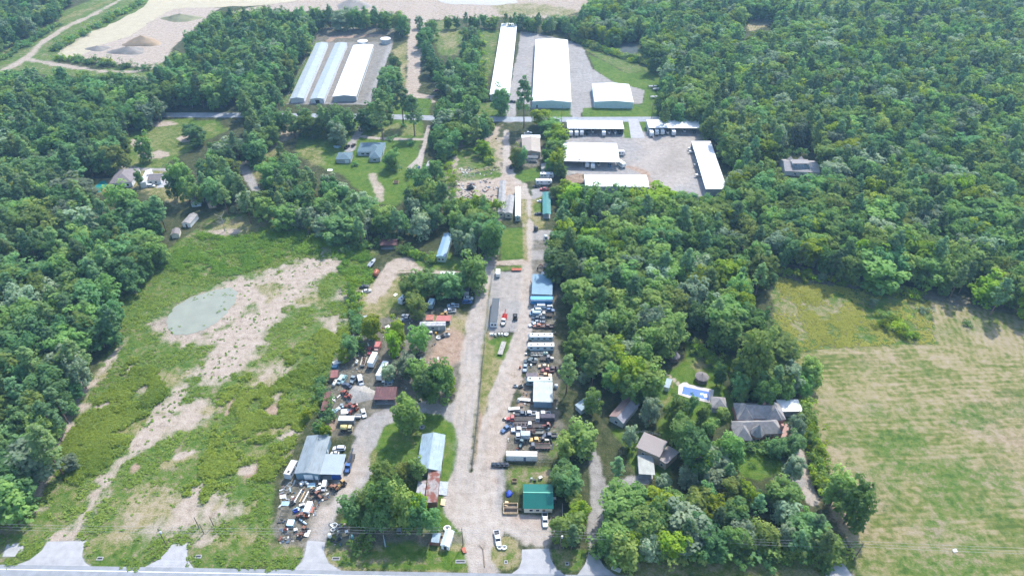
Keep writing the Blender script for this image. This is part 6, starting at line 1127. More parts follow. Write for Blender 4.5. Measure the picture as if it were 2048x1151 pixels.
# canopy areas as seen: polygon, mix, spacing, height range
FOREST = [
 ([(-300,150),(20,150),(130,150),(300,155),(330,140),(380,70),(420,45),(440,30),(560,22),(800,30),(818,50),(640,50),(575,205),(480,215),(430,205),(330,215),(300,235),(250,280),(240,310),(210,335),(150,350),(150,375),(185,390),(240,400),(290,400),(330,420),(335,470),(300,520),(260,555),(215,610),(228,660),(190,720),(140,790),(95,870),(110,905),(60,930),(35,985),(-40,1010),(-300,1020)], MIX_L, 9.2, (14, 23)),
 ([(-300,-80),(170,-80),(110,20),(50,50),(0,85),(-300,120)], MIX_L, 9.5, (13, 20)),
 ([(480,205),(560,200),(690,205),(745,170),(760,120),(790,60),(810,60),(800,110),(790,170),(760,230),(720,240),(690,260),(640,270),(600,260),(560,250),(520,280),(500,300),(470,300),(470,240)], MIX_L, 9, (14, 22)),
 ([(425,280),(470,270),(500,300),(490,330),(520,340),(560,300),(600,310),(620,340),(680,345),(745,360),(745,400),(780,410),(830,370),(880,370),(900,400),(990,405),(995,430),(960,470),(900,470),(850,450),(800,455),(720,460),(650,455),(600,440),(540,425),(460,400),(380,385),(385,340)], MIX_L, 8.8, (12, 19)),
 ([(845,60),(865,45),(870,110),(915,112),(925,60),(950,55),(960,120),(945,200),(960,220),(985,250),(940,255),(910,270),(890,290),(860,270),(870,190),(880,150),(855,110)], MIX_L, 8, (12, 20)),
 ([(820,40),(1000,42),(1100,50),(1160,66),(1250,80),(1240,60),(1160,40),(1000,30)], MIX_L, 8, (10, 15)),
 ([(1160,30),(1190,0),(1210,-90),(2360,-90),(2360,700),(2110,600),(2040,590),(1960,575),(1850,540),(1700,535),(1600,510),(1550,500),(1560,560),(1560,640),(1590,680),(1560,720),(1540,740),(1500,640),(1450,680),(1395,660),(1370,690),(1325,700),(1310,740),(1330,780),(1210,790),(1190,760),(1150,800),(1115,790),(1105,700),(1100,600),(1095,500),(1100,440),(1105,400),(1125,375),(1170,378),(1300,395),(1385,388),(1455,380),(1440,310),(1415,255),(1320,225),(1330,150),(1325,130),(1280,60),(1235,75),(1160,60)], MIX_R, 9.2, (14, 22)),
 ([(1115,870),(1150,890),(1180,900),(1185,960),(1175,1060),(1170,1090),(1130,1095),(1130,1010),(1110,930)], MIX_R, 6.3, (10, 15)),
 ([(1120,800),(1160,830),(1215,830),(1230,870),(1210,890),(1180,880),(1130,860),(1112,830)], MIX_R, 6.5, (11, 16)),
 ([(1215,900),(1260,910),(1255,950),(1210,965),(1200,920)], MIX_R, 5.8, (9, 13)),
 ([(1205,1015),(1240,985),(1330,960),(1400,950),(1470,960),(1540,965),(1600,975),(1640,1040),(1690,1080),(1680,1100),(1210,1095)], MIX_R, 6.6, (10, 16)),
 ([(1345,880),(1400,872),(1450,885),(1480,905),(1475,955),(1400,950),(1345,955),(1358,920)], MIX_R, 6.2, (8, 13)), ([(1455,760),(1480,735),(1560,735),(1600,760),(1600,795),(1545,800),(1480,798)], MIX_R, 6.4, (9, 14)), ([(1545,885),(1585,875),(1595,905),(1550,910)], MIX_B, 6, (6, 9)),
 ([(1300,955),(1345,945),(1420,955),(1400,965),(1310,975)], MIX_R, 6, (8, 11)),
 ([(1560,700),(1600,720),(1600,760),(1560,750)], MIX_R, 8, (10, 16)),
 ([(1120,240),(1100,270),(1090,300),(1100,335),(1120,340),(1118,300)], MIX_Y, 7, (8, 12)),
 ([(1105,350),(1160,372),(1165,380),(1120,400),(1100,385)], MIX_Y, 6.5, (8, 11)),
]
CLEAR = [[(556,212),(630,52),(796,52),(790,100),(752,150),(742,206)],[(1455,792),(1606,792),(1606,880),(1540,888),(1500,895),(1460,884)],[(1262,866),(1300,862),(1358,884),(1352,938),(1318,956),(1262,958)],[(1583,835),(1600,835),(1634,1002),(1604,1002),(1585,900)],[(1470,900),(1565,895),(1570,945),(1520,962),(1475,945)],[(1000,540),(1106,540),(1112,700),(1118,900),(1000,930)],[(1075,345),(1098,345),(1098,460),(1075,460)],[(1225,858),(1262,850),(1262,900),(1240,905)],
 [(322,204),(484,204),(484,242),(322,242)],[(255,262),(300,240),(440,240),(450,262),(380,300),(330,330),(250,330)],[(172,333),(340,333),(374,376),(330,388),(176,394)],[(376,388),(436,388),(436,412),(376,412)],[(340,425),(395,425),(395,472),(340,472)],
 [(670,280),(775,280),(850,240),(858,262),(848,300),(850,345),(800,345),(770,412),(745,405),(740,380),(690,345),(640,330),(590,320),(600,280),(660,270)],[(490,305),(500,305),(505,350),(520,380),(505,380),(480,345)],
 [(1488,32),(1545,28),(1545,55),(1495,66)],[(1560,275),(1590,275),(1640,315),(1640,352),(1560,352)],[(1236,78),(1285,84),(1285,115),(1230,115)],[(1325,685),(1345,690),(1352,730),(1368,660),(1400,640),(1430,680),(1452,715),(1462,760),(1445,800),(1330,795),(1330,745)],
 [(1210,790),(1280,795),(1280,850),(1230,860),(1215,825)],[(1140,785),(1205,788),(1205,822),(1140,825)],[(840,325),(870,322),(870,350),(830,350)],[(870,462),(910,462),(910,525),(865,525)],[(760,474),(796,474),(796,495),(758,495)],[(990,350),(1045,350),(1045,440),(990,440)],
 [(1600,540),(1545,520),(1545,650),(1590,695),(1900,690),(1900,620),(1700,575)],[(865,60),(920,55),(922,112),(870,112)],[(840,160),(880,160),(880,205),(840,205)],[(1085,385),(1102,385),(1102,470),(1085,470)],[(1184,890),(1200,895),(1208,990),(1190,1095),(1176,1095),(1176,900)]]
def in_poly(px, py, P):
    c = False; n = len(P)
    for i in range(n):
        x1, y1 = P[i]; x2, y2 = P[(i+1) % n]
        if (y1 > py) != (y2 > py) and px < (x2-x1)*(py-y1)/(y2-y1)+x1: c = not c
    return c
cand = []
rt = random.Random(5)
for P, mix, sp_, hr in FOREST:
    W_ = [at(a, b, 12) for a, b in P]; xa, xb_, ya, yb_ = min(p.x for p in W_), max(p.x for p in W_), min(p.y for p in W_), max(p.y for p in W_)
    keys, wts = list(mix), list(mix.values()); y = ya; row = 0
    while y < yb_:
        x = xa+(row % 2)*sp_*.5
        while x < xb_:
            X_, Y_ = x+rt.uniform(-.42, .42)*sp_, y+rt.uniform(-.42, .42)*sp_; x += sp_
            if Y_ < 100: continue
            nz_ = float(vnoise(np.array([X_]), np.array([Y_]), 38, 77)[0]); s = rt.choices(keys, wts)[0]; h = hr[0]+(hr[1]-hr[0])*min(1, max(0, .55*rt.random()+.6*nz_-.1))
            pine = 'pine' in s
            if pine: h = min(31, h*1.28)
            r_ = (h*.17 if pine else h*rt.uniform(.29, .50)*rt.choice((1, 1, 1, 1, 1.28, .8))); cx, cy = px_of(X_, Y_, h*.66)
            if not in_poly(cx, cy, P): continue
            if cy < -70 or cx < -220 or cx > 2280: continue
            sc = FPX/math.hypot(Y_, CAM_H); ok = True
            for q in ((cx, cy), (cx-.75*r_*sc, cy), (cx+.75*r_*sc, cy), px_of(X_, Y_, h*.3), px_of(X_-.5*r_, Y_, h*.9), px_of(X_+.5*r_, Y_, h*.9), px_of(X_, Y_, h)):
                if any(in_poly(*q, C_) for C_ in CLEAR): ok = False; break
            if not ok: continue
            bx, by = px_of(X_, Y_, 0)
            if 0 < bx < 2048 and weight_at(np.array([X_]), np.array([Y_]), GRAV)[0]+weight_at(np.array([X_]), np.array([Y_]), GREY)[0] > .6: continue
            cand.append((X_, Y_, h, r_, s, cx, cy, r_*sc))
        y += sp_*.87; row += 1
print('forest trees', len(cand))
MARKS = [(198,373,'the teal pool'),(250,350,'the brown hip roofed house'),(400,400,'the two woodland cottages'),(360,455,'the tiny sheds by the weedy field'),(400,620,'the murky pond'),(180,760,'the sandy track through the weeds'),(40,900,'the lower left frame edge'),(230,100,'the beige pit lake'),(60,60,'the grassy bank road'),(600,140,'the left storage compound'),(400,230,'the far left road'),(740,300,'the blue roofed ranch house'),(680,500,'the green pond'),(890,490,'the blue patched mobile home'),(500,340,'the curving grey drive'),(780,45,'the far sand pit'),(830,120,'the wide sand road'),(1000,120,'the long narrow warehouse'),(930,250,'the sandy lot'),(1250,95,'the small dark pond'),(1300,190,'the boats on the lawn'),(1420,300,'the slanting shed'),(1230,390,'the closed grey shed'),(1100,420,'the teal carport'),(1100,570,'the blue roofed workshop'),(1120,690,'the row of campers'),(1130,800,'the stained roof workshop'),(1349,710,'the shaded gazebo'),(1250,810,'the mottled brown house'),(1600,335,'the solar panel house'),(1500,50,'the small straw clearing'),(1900,60,'the upper right corner'),(1980,290,'the far right road bend'),(1700,560,'the shady track above the field'),(1980,590,'the right end of the shady track'),(1500,640,'the gazebo lawn'),(1900,400,'the right frame edge'),(1700,420,'the wood beyond the track'),(1300,520,'the middle of the right wood'),(1400,620,'the lower part of right wood'),(1150,1000,'the board fence'),(1200,960,'the wooded grey drive'),(1290,1050,'the roadside hedge left end'),(1450,1030,'the roadside hedge centre'),(1620,1040,'the field edge corner'),(1700,180,'the far upper wood'),(1450,160,'the wood beside the far lawn'),(100,480,'the left frame edge woods'),(60,280,'the far left frame edge'),(330,560,'the pond path')]
def near_mark(px, py):
    m_ = min(MARKS, key=lambda m_: (m_[0]-px)**2+((m_[1]-py)*1.4)**2); dx, dy = px-m_[0], py-m_[1]; d = math.hypot(dx, dy)
    if d < 18: return 'right at '+m_[2]
    v_ = 'above' if dy < -.4*d else 'below' if dy > .4*d else ''; h_ = 'left' if dx < -.4*d else 'right' if dx > .4*d else ''
    far_ = 'close ' if d < 55 else 'well ' if d > 110 else ''
    return far_+(f'{v_} {h_} of ' if v_ and h_ else f'{v_} ' if v_ else f'{h_} of ')+m_[2]
vis = lambda c: -10 < c[5] < 2058 and -5 < c[6] < 1160
order = sorted(cand, key=lambda c: (not vis(c), -c[7]*(1.0 if 'pine' not in c[4] else 1.8)))
lim = {'b': 296-n_iso['b'], 'p': 290-n_iso['p']}; rest = []
for c in order:
    g = 'p' if 'pine' in c[4] else 'b'; v = rt.randrange(3 if g == 'p' else 4)
    sx, sz = (c[3]/3.6, c[2]/24.3) if g == 'p' else (c[3]/5.75, c[2]/16.2)
    if vis(c) and lim[g] > 0:
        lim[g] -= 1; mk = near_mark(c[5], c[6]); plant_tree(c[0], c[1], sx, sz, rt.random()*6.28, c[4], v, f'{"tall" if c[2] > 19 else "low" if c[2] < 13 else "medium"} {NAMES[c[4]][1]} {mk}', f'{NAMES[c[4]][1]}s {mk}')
    else: rest.append((c[0], c[1], sx, sz, rt.random()*6.28, c[4], v))
# low growth at the wood edges: joins the woodland mass
def scatter_object(name, label, items, sources):
    """one object that instances shared crown and trunk meshes on its points; items: x, y, z, sx, sz, rot, source index"""
    it = np.array(items, np.float32); me = bpy.data.meshes.new(name); me.vertices.add(len(it)); me.vertices.foreach_set('co', it[:, :3].ravel())
    for nm, arr in (('size', it[:, [3, 3, 4]]), ('turn', np.stack([it[:, 5]*0, it[:, 5]*0, it[:, 5]], 1))):
        a = me.attributes.new(nm, 'FLOAT_VECTOR', 'POINT'); a.data.foreach_set('vector', arr.ravel().astype(np.float32))
    a = me.attributes.new('source', 'INT', 'POINT'); a.data.foreach_set('value', it[:, 6].astype(np.int32))
    o = link(name, me); kind(o, 'stuff', label); ng = bpy.data.node_groups.new(name, 'GeometryNodeTree')
    ng.interface.new_socket('Geometry', in_out='INPUT', socket_type='NodeSocketGeometry'); ng.interface.new_socket('Geometry', in_out='OUTPUT', socket_type='NodeSocketGeometry')
    N = ng.nodes.new; L = ng.links.new; gi, go = N('NodeGroupInput'), N('NodeGroupOutput'); jn = N('GeometryNodeJoinGeometry')
    def attr(nm, ty): q = N('GeometryNodeInputNamedAttribute'); q.data_type = ty; q.inputs[0].default_value = nm; return q.outputs[0]
    si, tu, so_ = attr('size', 'FLOAT_VECTOR'), attr('turn', 'FLOAT_VECTOR'), attr('source', 'INT')
    for k, obs in enumerate(sources):
        cmp_ = N('FunctionNodeCompare'); cmp_.data_type = 'INT'; cmp_.operation = 'EQUAL'; L(so_, cmp_.inputs[2]); cmp_.inputs[3].default_value = k
        for ob in obs:
            oi = N('GeometryNodeObjectInfo'); oi.transform_space = 'ORIGINAL'; oi.inputs['Object'].default_value = ob; oi.inputs['As Instance'].default_value = False
            ip = N('GeometryNodeInstanceOnPoints'); L(gi.outputs[0], ip.inputs['Points']); L(cmp_.outputs[0], ip.inputs['Selection']); L(oi.outputs['Geometry'], ip.inputs['Instance']); L(tu, ip.inputs['Rotation']); L(si, ip.inputs['Scale'])
            L(ip.outputs[0], jn.inputs[0])
    L(jn.outputs[0], go.inputs[0]); md = o.modifiers.new('scatter', 'NODES'); md.node_group = ng; return o
keys_ = sorted(FIRST); src = [[FIRST[k]]+[q for q in FIRST[k].parent.children if q.name.startswith('trunk')] for k in keys_]
items = []
for x, y, sx, sz, ro, sp, v in rest:
    if (sp, v) not in FIRST: v = [k for k in keys_ if k[0] == sp][0][1]
    items.append((x, y, 0, sx, sz, ro, keys_.index((sp, v))))
for c in cand[::2]:
    for q in range(1):
        sp = rt.choice([k for k in keys_ if k[0] in ('dark', 'mid', 'grey', 'olive')]); s = rt.uniform(.28, .5)
        a = rt.random()*6.28; x, y = c[0]+math.cos(a)*4.5, c[1]+math.sin(a)*4.5-1.5
        bx, by = px_of(x, y, 3)
        if any(in_poly(bx, by, C_) for C_ in CLEAR): continue
        if weight_at(np.array([x]), np.array([y]), GRAV)[0]+weight_at(np.array([x]), np.array([y]), GREY)[0]+weight_at(np.array([x]), np.array([y]), STRAW)[0] > .4: continue
        items.append((x, y, 0, s*1.15, s, rt.random()*6.28, keys_.index(sp)))
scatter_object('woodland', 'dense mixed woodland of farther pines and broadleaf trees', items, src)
# ---------------------------------------------------------------- shrubs
B_ = [(1770,650,2.0,'lime'),(1785,640,1.8,'lime'),(1795,655,2.2,'lime'),(1805,665,1.8,'lime'),(1775,632,1.6,'mid'),(1815,672,1.8,'lime'),(1800,648,1.6,'lime'),(1828,672,1.4,'lime'),(1845,622,1.5,'grey'),(1763,648,1.4,'lime'),(1935,648,1.3,'mid')]
for i, (a, b, s, sp) in enumerate(B_): plant_bush(a, b, s, sp, ['bright green shrub in the clump in the weedy field corner', 'bright green shrub in the clump in the weedy field corner', 'bright green shrub in the clump in the weedy field corner', 'bright green shrub in the clump in the weedy field corner', 'taller dull green shrub at the clump in the weedy field', 'bright green shrub in the clump in the weedy field corner', 'bright green shrub in the clump in the weedy field corner', 'bright green shrub in the clump in the weedy field corner', 'grey green shrub alone at the weedy field edge', 'bright green shrub in the clump in the weedy field corner', 'lone dark shrub in the mown stubble'][i], 'shrubs in the weedy field corner')
SCRUB = []; HEDGE = {}
for i in range(34):
    f = i/33; a = 1612+f*36+rt.uniform(-5, 5); b = 815+f*165+rt.uniform(-4, 4); HEDGE.setdefault('shrub in the hedge along the straight drive', []).append((a, b, rt.uniform(1.2, 2.0), rt.choice(['lime', 'olive', 'lime', 'mid']), 1.2))
for i in range(60):
    a = 1195+i*8.2+rt.uniform(-5, 5); b = 1100+rt.uniform(-6, 10)*.8+(a-1195)*.008; HEDGE.setdefault('shrub in the thick roadside hedge', []).append((a, b, rt.uniform(1.6, 2.6), rt.choice(['mid', 'dark', 'mid', 'olive']), 1.2))
for i in range(20):
    a = 880+rt.uniform(-8, 115); b = 425+rt.uniform(-22, 8); HEDGE.setdefault('sapling by the mobile homes', []).append((a, b, rt.uniform(1.4, 2.4), rt.choice(['lime', 'lime', 'mid']), 1.6))
for a, b, s, sp, lb in [(822,346,2.6,'dark','round dark bush beside the driveway pad'),(709,330,1.4,'dark','small dark bush below the ranch garage'),(781,279,1.5,'dark','dark bush behind the ranch house'),(820,287,1.8,'dark','dark bush alone on the upper ranch lawn'),(807,252,1.2,'dark','dark bush at the foot of the lawn pine'),(1565,307,2.4,'dark','round dark bush left of the far solar house'),(1597,305,2.4,'dark','round dark bush behind the far solar house'),(1268,118,1.6,'dark','dark conifer bush at the marsh edge'),(1183,90,2.4,'lime','bright bush behind the widest warehouse'),(1230,110,2,'lime','bright bush in the marsh by the pond'),(730,1045,1.4,'dark','dark bush at the edge of the scrap island'),(712,1095,2.0,'mid','green bush beside the teal tank'),(735,1088,1.6,'mid','low green bush on the verge'),(858,908,1.4,'mid','small shrub against the barn on the oval lawn'),(612,826,1.2,'lime','lime shrub alone in the weedy field edge'),(560,560,0,'','')]:
    if sp: plant_bush(a, b, s, sp, lb)
for i, (x0_, y0_, x1_, y1_, n, sps, lb) in enumerate([(104,106,300,-6,46,('mid','lime','dark'),'bank shrub along the far shore of the beige lake'),(110,118,300,140,26,('mid','dark','lime'),'shrub on the near bank of the beige lake'),(10,118,120,50,22,('mid','dark'),'shrub beside the grassy bank road'),(930,265,985,325,10,('lime','mid'),'weedy shrub growing on the sandy lot'),(890,290,905,400,14,('mid','lime'),'shrub along the left edge of the sandy lot'),(1150,85,1310,135,40,('mid','lime','olive'),'marsh shrub behind the far lawn'),(955,60,970,205,26,('lime','mid'),'shrub beside the long narrow warehouse'),(690,500,800,480,16,('mid','dark'),'shrub on the bank of the green pond'),(800,500,870,520,12,('lime','mid'),'shrub beside the blue patched mobile home'),(700,560,720,700,20,('mid','lime','dark'),'shrub along the yard edge by the weedy field'),(640,760,660,840,10,('mid','dark'),'shrub beside the rusty lean-to'),(1390,690,1445,740,14,('lime','mid'),'shrub along the gazebo lawn edge'),(1480,890,1560,900,12,('mid','dark'),'shrub under the front of the large house'),(1545,540,1850,592,30,('lime','olive','lime'),'weedy shrub along the shady track')]):
    for k in range(n):
        f = (k+rt.random())/n; a = x0_+(x1_-x0_)*f+rt.uniform(-6, 6); b = y0_+(y1_-y0_)*f+rt.uniform(-3, 3); s_ = rt.uniform(1.0, 2.1); sp = rt.choice(sps)
        if 'lake' in lb or 'bank road' in lb or 'marsh' in lb or 'narrow warehouse' in lb: c = at(a, b); SCRUB.append((c.x, c.y, 0, s_*1.3, s_*1.3, rt.random()*6, ('mid', 'lime', 'dark', 'olive').index(sp)))
        else: HEDGE.setdefault(lb, []).append((a, b, s_, sp, 1.0))
ords = lambda k: f'{k}{"th" if 10 <= k % 100 <= 20 else {1: "st", 2: "nd", 3: "rd"}.get(k % 10, "th")}'
AD = {'lime': 'bright yellow-green', 'mid': 'mid green', 'dark': 'dark green', 'olive': 'olive', 'grey': 'grey green'}
for lb, L_ in HEDGE.items():
    vert = max(q[1] for q in L_)-min(q[1] for q in L_) > max(q[0] for q in L_)-min(q[0] for q in L_); L_.sort(key=lambda q: q[1] if vert else q[0])
    for k, (a, b, s_, sp, tl_) in enumerate(L_): plant_bush(a, b, s_, sp, f'{AD[sp]} {lb}, {ords(k+1)} from {"the far" if vert else "its left"} end', lb+' row', tall=tl_)
SO = []
for sp in ('mid', 'lime', 'dark', 'olive'):
    SO.append([next(o for o in bpy.data.objects if o.name.startswith('foliage') and o.data.materials[0] == SPEC[sp])])
scatter_object('scrub', 'low green scrub along the lake banks and marsh', SCRUB, SO)
# ---------------------------------------------------------------- weeds and tall grass
def weed_field(name, label, n, region, smin, smax, cls, m, seed, per=9, thr=.5, hz=.7):
    rg = np.random.default_rng(seed); P = G(region); xs = [p[0] for p in P]; ys = [p[1] for p in P]
    x = rg.uniform(min(xs), max(xs), n); y = rg.uniform(min(ys), max(ys), n)
    dd = np.full(n, 1e9)
    for i in range(len(P)): dd = np.minimum(dd, seg_dist(x, y, P[i], P[(i+1) % len(P)])[0])
    k = inside(x, y, P) & (dd/14+vnoise(x, y, 11, seed+9)*.9 > .25+.55*rg.random(n)) & (sum(weight_at(x, y, c) for c in cls) > thr) & (vnoise(x, y, 7, seed)*.6+vnoise(x, y, 2.6, seed+1)*.4 > .36+.25*rg.random(n)); x, y = x[k], y[k]
    s = rg.uniform(smin, smax, len(x))*(.6+.8*vnoise(x, y, 12, seed+2))
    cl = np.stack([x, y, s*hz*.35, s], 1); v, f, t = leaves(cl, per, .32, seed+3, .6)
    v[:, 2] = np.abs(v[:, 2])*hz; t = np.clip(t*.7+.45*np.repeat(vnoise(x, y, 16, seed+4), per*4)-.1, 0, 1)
    me = bpy.data.meshes.new(name); me.vertices.add(len(v)); me.vertices.foreach_set('co', v.ravel().astype(np.float32)); me.loops.add(f.size); me.loops.foreach_set('vertex_index', f.ravel().astype(np.int32)); me.polygons.add(len(f)); me.polygons.foreach_set('loop_start', np.arange(0, f.size, 4, dtype=np.int32)); me.update(calc_edges=True)
    a = me.attributes.new('tint', 'FLOAT', 'POINT'); a.data.foreach_set('value', t.astype(np.float32)); me.materials.append(m); kind(link(name, me), 'stuff', label); print(name, len(x))
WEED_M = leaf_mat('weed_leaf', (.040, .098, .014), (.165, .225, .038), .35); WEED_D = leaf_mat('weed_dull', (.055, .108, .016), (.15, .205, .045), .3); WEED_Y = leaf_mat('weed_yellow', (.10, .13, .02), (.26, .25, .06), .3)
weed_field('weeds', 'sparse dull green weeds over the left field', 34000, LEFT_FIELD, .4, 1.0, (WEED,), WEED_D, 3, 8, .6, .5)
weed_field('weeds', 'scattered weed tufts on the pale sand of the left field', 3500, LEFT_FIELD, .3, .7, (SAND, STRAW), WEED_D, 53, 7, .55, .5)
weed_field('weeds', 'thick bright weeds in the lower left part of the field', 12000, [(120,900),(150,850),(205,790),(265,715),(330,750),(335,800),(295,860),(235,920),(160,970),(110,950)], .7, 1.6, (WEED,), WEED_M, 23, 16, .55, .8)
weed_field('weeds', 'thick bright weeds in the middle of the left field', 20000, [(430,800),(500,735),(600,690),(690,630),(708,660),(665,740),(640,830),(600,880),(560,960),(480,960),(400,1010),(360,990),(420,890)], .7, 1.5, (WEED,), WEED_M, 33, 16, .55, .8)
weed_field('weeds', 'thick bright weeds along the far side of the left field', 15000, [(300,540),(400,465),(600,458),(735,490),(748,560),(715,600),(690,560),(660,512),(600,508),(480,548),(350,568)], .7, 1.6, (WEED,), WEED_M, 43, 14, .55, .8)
weed_field('weeds', 'yellow-green weeds covering the unmown field corner', 16000, [(1540,540),(1700,570),(1860,600),(1872,688),(1720,692),(1590,702),(1548,650)], .4, .8, (WEED, STRAW), WEED_Y, 13, 7, .4, .4)
# ---------------------------------------------------------------- fences, poles, wires
def fence(name, label, pts, hgt=1.8, step=3.0, m=STEEL, boards=0, rails=(.15, .95)):
    P = [at(a, b) for a, b in pts]; r = root(name, label, 'fence', P[0])
    for i in range(len(P)-1):
        a, b = P[i]-P[0], P[i+1]-P[0]; L_ = (b-a).length; n = max(1, round(L_/step))
        for k in range(n+(i == len(P)-2)):
            q = a+(b-a)*k/n; MB().box(q.x-.06, q.x+.06, q.y-.06, q.y+.06, 0, hgt).build('post', m, r)
        for f in rails: MB().tube(a+Vector((0, 0, hgt*f)), b+Vector((0, 0, hgt*f)), .05, 4).build('rail', m, r)
        if boards:
            d = (b-a).normalized(); nrm = Vector((-d.y, d.x, 0))*.03; nb = int(L_/boards)
            me = None
            for k in range(nb):
                q0 = a+d*(k*boards+.02); q1 = a+d*((k+1)*boards-.02); z = hgt*(.95+.05*random.random())
                MB().loft([[q0-nrm, q1-nrm, q1+nrm, q0+nrm], [q+Vector((0, 0, z)) for q in (q0-nrm, q1-nrm, q1+nrm, q0+nrm)]]).build('board', m, r)
    return r
fence('rail_fence', 'dark weathered fence between the gravel road and the dirt lane', [(944.5,938),(956,830),(966,722),(970,690)], 1.4, 2.5, mat('fence_wood', (.10, .09, .08), .9), rails=(.3, .6, .95))
fence('chain_fence', 'thin wire fence along the left edge of the grey gravel lot', [(970,690),(978,600),(986,545)], 1.8, 4)
fence('chain_fence', 'thin wire fence across the drum row below the office trailer', [(974,664),(1034,662)], 1.8, 3.5)
fence('chain_fence', 'wire fence in front of the cream roofed site cabin', [(1000,921),(1012,922),(1102,924)], 1.8, 3.5)
fence('board_fence', 'tall board fence along the right side of the green roofed house', [(1124.5,1012),(1126.5,1096)], 1.9, 2.6, mat('pale_board', (.34, .31, .27), .9), boards=1.0)
fence('board_fence', 'low board fence in front of the green roofed house', [(1009,1019),(1048,1020)], 1.3, 2.4, W_WOOD, boards=1.2)
fence('board_fence', 'dark wooden fence behind the left house with the teal pool', [(188,357),(222,356)], 1.8, 2.6, DARK, boards=1.6)
fence('wall_fence', 'curved pink garden fence near the house turret', [(1462,842),(1466,870),(1480,888),(1510,890),(1530,880)], 1.2, 2, W_TAN, boards=1.2)
fence('rail_fence', 'white rail fence behind the right houses', [(1262,868),(1290,864),(1320,872)], 1.2, 2.5, W_WHITE, rails=(.4, .95))
fence('chain_fence', 'wire fence around the far left storage compound', [(572,206),(640,56),(790,58)], 1.8, 9)
POLE = mat('pole_wood', (.13, .10, .075), .9, 0, .3, 2); WIRE = mat('wire', (.32, .33, .34), .5, .3, .05)
def pole(label, px, py, h=11, arm=True, m=POLE, transformer=False):
    c = at(px, py); r = root('utility_pole', label, 'pole', c)
    MB().tube((0, 0, 0), (0, 0, h), .17, 8, .11).build('shaft', m, r)
    if arm:
        MB().box(-.06, .06, -1.1, 1.1, h-.7, h-.55).build('crossarm', m, r)
        for q in (-1, 0, 1): MB().tube((0, q, h-.55), (0, q, h-.3), .06, 6).build('insulator', HUB, r)
    if transformer: MB().tube((.4, 0, h-2.6), (.4, 0, h-1.6), .32, 10).build('transformer', mat('transformer_grey', (.55, .56, .57), .5), r); MB().box(.1, .4, -.05, .05, h-2.2, h-2.05).build('bracket', STEEL, r)
    return Vector((c.x, c.y, h-.35))
def wire(label, a, b, dy, sag=.9, rad=.035):
    N = 10; pts = [a.lerp(b, k/N)+Vector((0, dy, -4*sag*(k/N)*(1-k/N))) for k in range(N+1)]; me = MB()
    me.loft([[p+Vector((0, rad*math.cos(q), rad*math.sin(q))) for q in (0, 2.09, 4.19)] for p in pts])
    o = me.build('power_line', WIRE); tag(o, label, 'power line', 'overhead power lines')
near = [pole('leftmost utility pole in the roadside weeds beyond the wide concrete drive', -180, 1080, 11), pole('leaning roadside pole with two white boxes left of the narrow drive', 333, 1089, 9.5, True, POLE, True), pole('roadside pole standing under the trees beside the teal tank', 706, 1093, 10.5), pole('slim pole between the white gabled shed and the gravel road', 926, 1090, 10.0), pole('roadside pole with grey transformer beside the board fence', 1119.6, 1101, 10.5, True, POLE, True), pole('roadside pole inside the overgrown hedge at right', 1424, 1112, 10.5), pole('leaning pole at the field edge by the right concrete drive', 1707, 1121, 10.5), pole('rightmost pole beyond the field', 2250, 1140, 10.5)]
for i in range(len(near)-1):
    for q, nm in ((-1, 'front'), (0, 'middle'), (1, 'rear')): wire(f'{nm} roadside wire in span {["before the two box pole","to the teal tank pole","to the slim pole","to the transformer pole","to the hedge pole","to the field edge pole","over the field"][i]}', near[i], near[i+1], q)
for a, b, h, lb in [(398,1054,6,'first of three dark posts standing in the weedy field'),(408,1066,5.5,'second of three dark posts standing in the weedy field'),(427,1050,5,'third of three dark posts standing in the weedy field')]: pole(lb, a, b, h, False)
mast = at(771, 1092); mr_ = root('metal_mast', 'slender silver mast with small tailpieces on the verge', 'mast', mast)
MB().tube((0,0,0),(0,0,7),.28,8,.08).build('shaft', GALV, mr_)
for q in range(3): a = q*2.1; MB().tube((0,0,.3),(1.1*math.cos(a),1.1*math.sin(a),.05),.1,5).build('foot', DARK, mr_)
far = [pole('far roadside pole by the left lawn', 660, 240, 12), pole('far roadside pole beside the two tall lawn pines', 812, 244, 12), pole('far roadside pole near the sandy lane mouth', 935, 246, 12), pole('far roadside pole in front of the widest white warehouse', 1123, 243, 12), pole('far roadside pole between the two white sheds', 1302, 240, 12), pole('far roadside pole in the right woods edge', 1520, 248, 12), pole('far roadside pole deep in the right woods', 1760, 268, 12), pole('far roadside pole at the right frame edge', 2060, 306, 12)]
for i in range(len(far)-1):
    for q, nm in ((-1, 'front'), (1, 'rear')): wire(f'{nm} far road wire in span {["over left lawn","past the lawn pines","past the sandy lane","past the widest warehouse","past the right shed","into right woods","through right woods"][i]}', far[i], far[i+1], q)
for a, b, w_, lb in [(921,1122,3.2,'concrete culvert grate on the verge beside the main drive'),(672,1116,2.6,'dark culvert mouth on the verge beside the scrap yard drive'),(1012,1123,1.2,'small square drain on the grass island'),(1134,1126,1.2,'small square drain on the verge right of the concrete drive'),(200,1116,2,'dark culvert mouth on verge beside the wide drive'),(397,1112,2,'dark culvert mouth on verge beside the narrow drive')]:
    c = at(a, b); r = root('culvert_grate', lb, 'drain', c); MB().box(-w_/2, w_/2, -.6, .6, -.05, .12).build('slab', CONC, r); MB().box(-w_/2+.2, w_/2-.2, -.35, .35, .12, .125).build('opening', DARK, r)
tl = at(968, 1105); lgr = root('fallen_log', 'fallen dead branch lying across the main gravel drive', 'branch', tl)
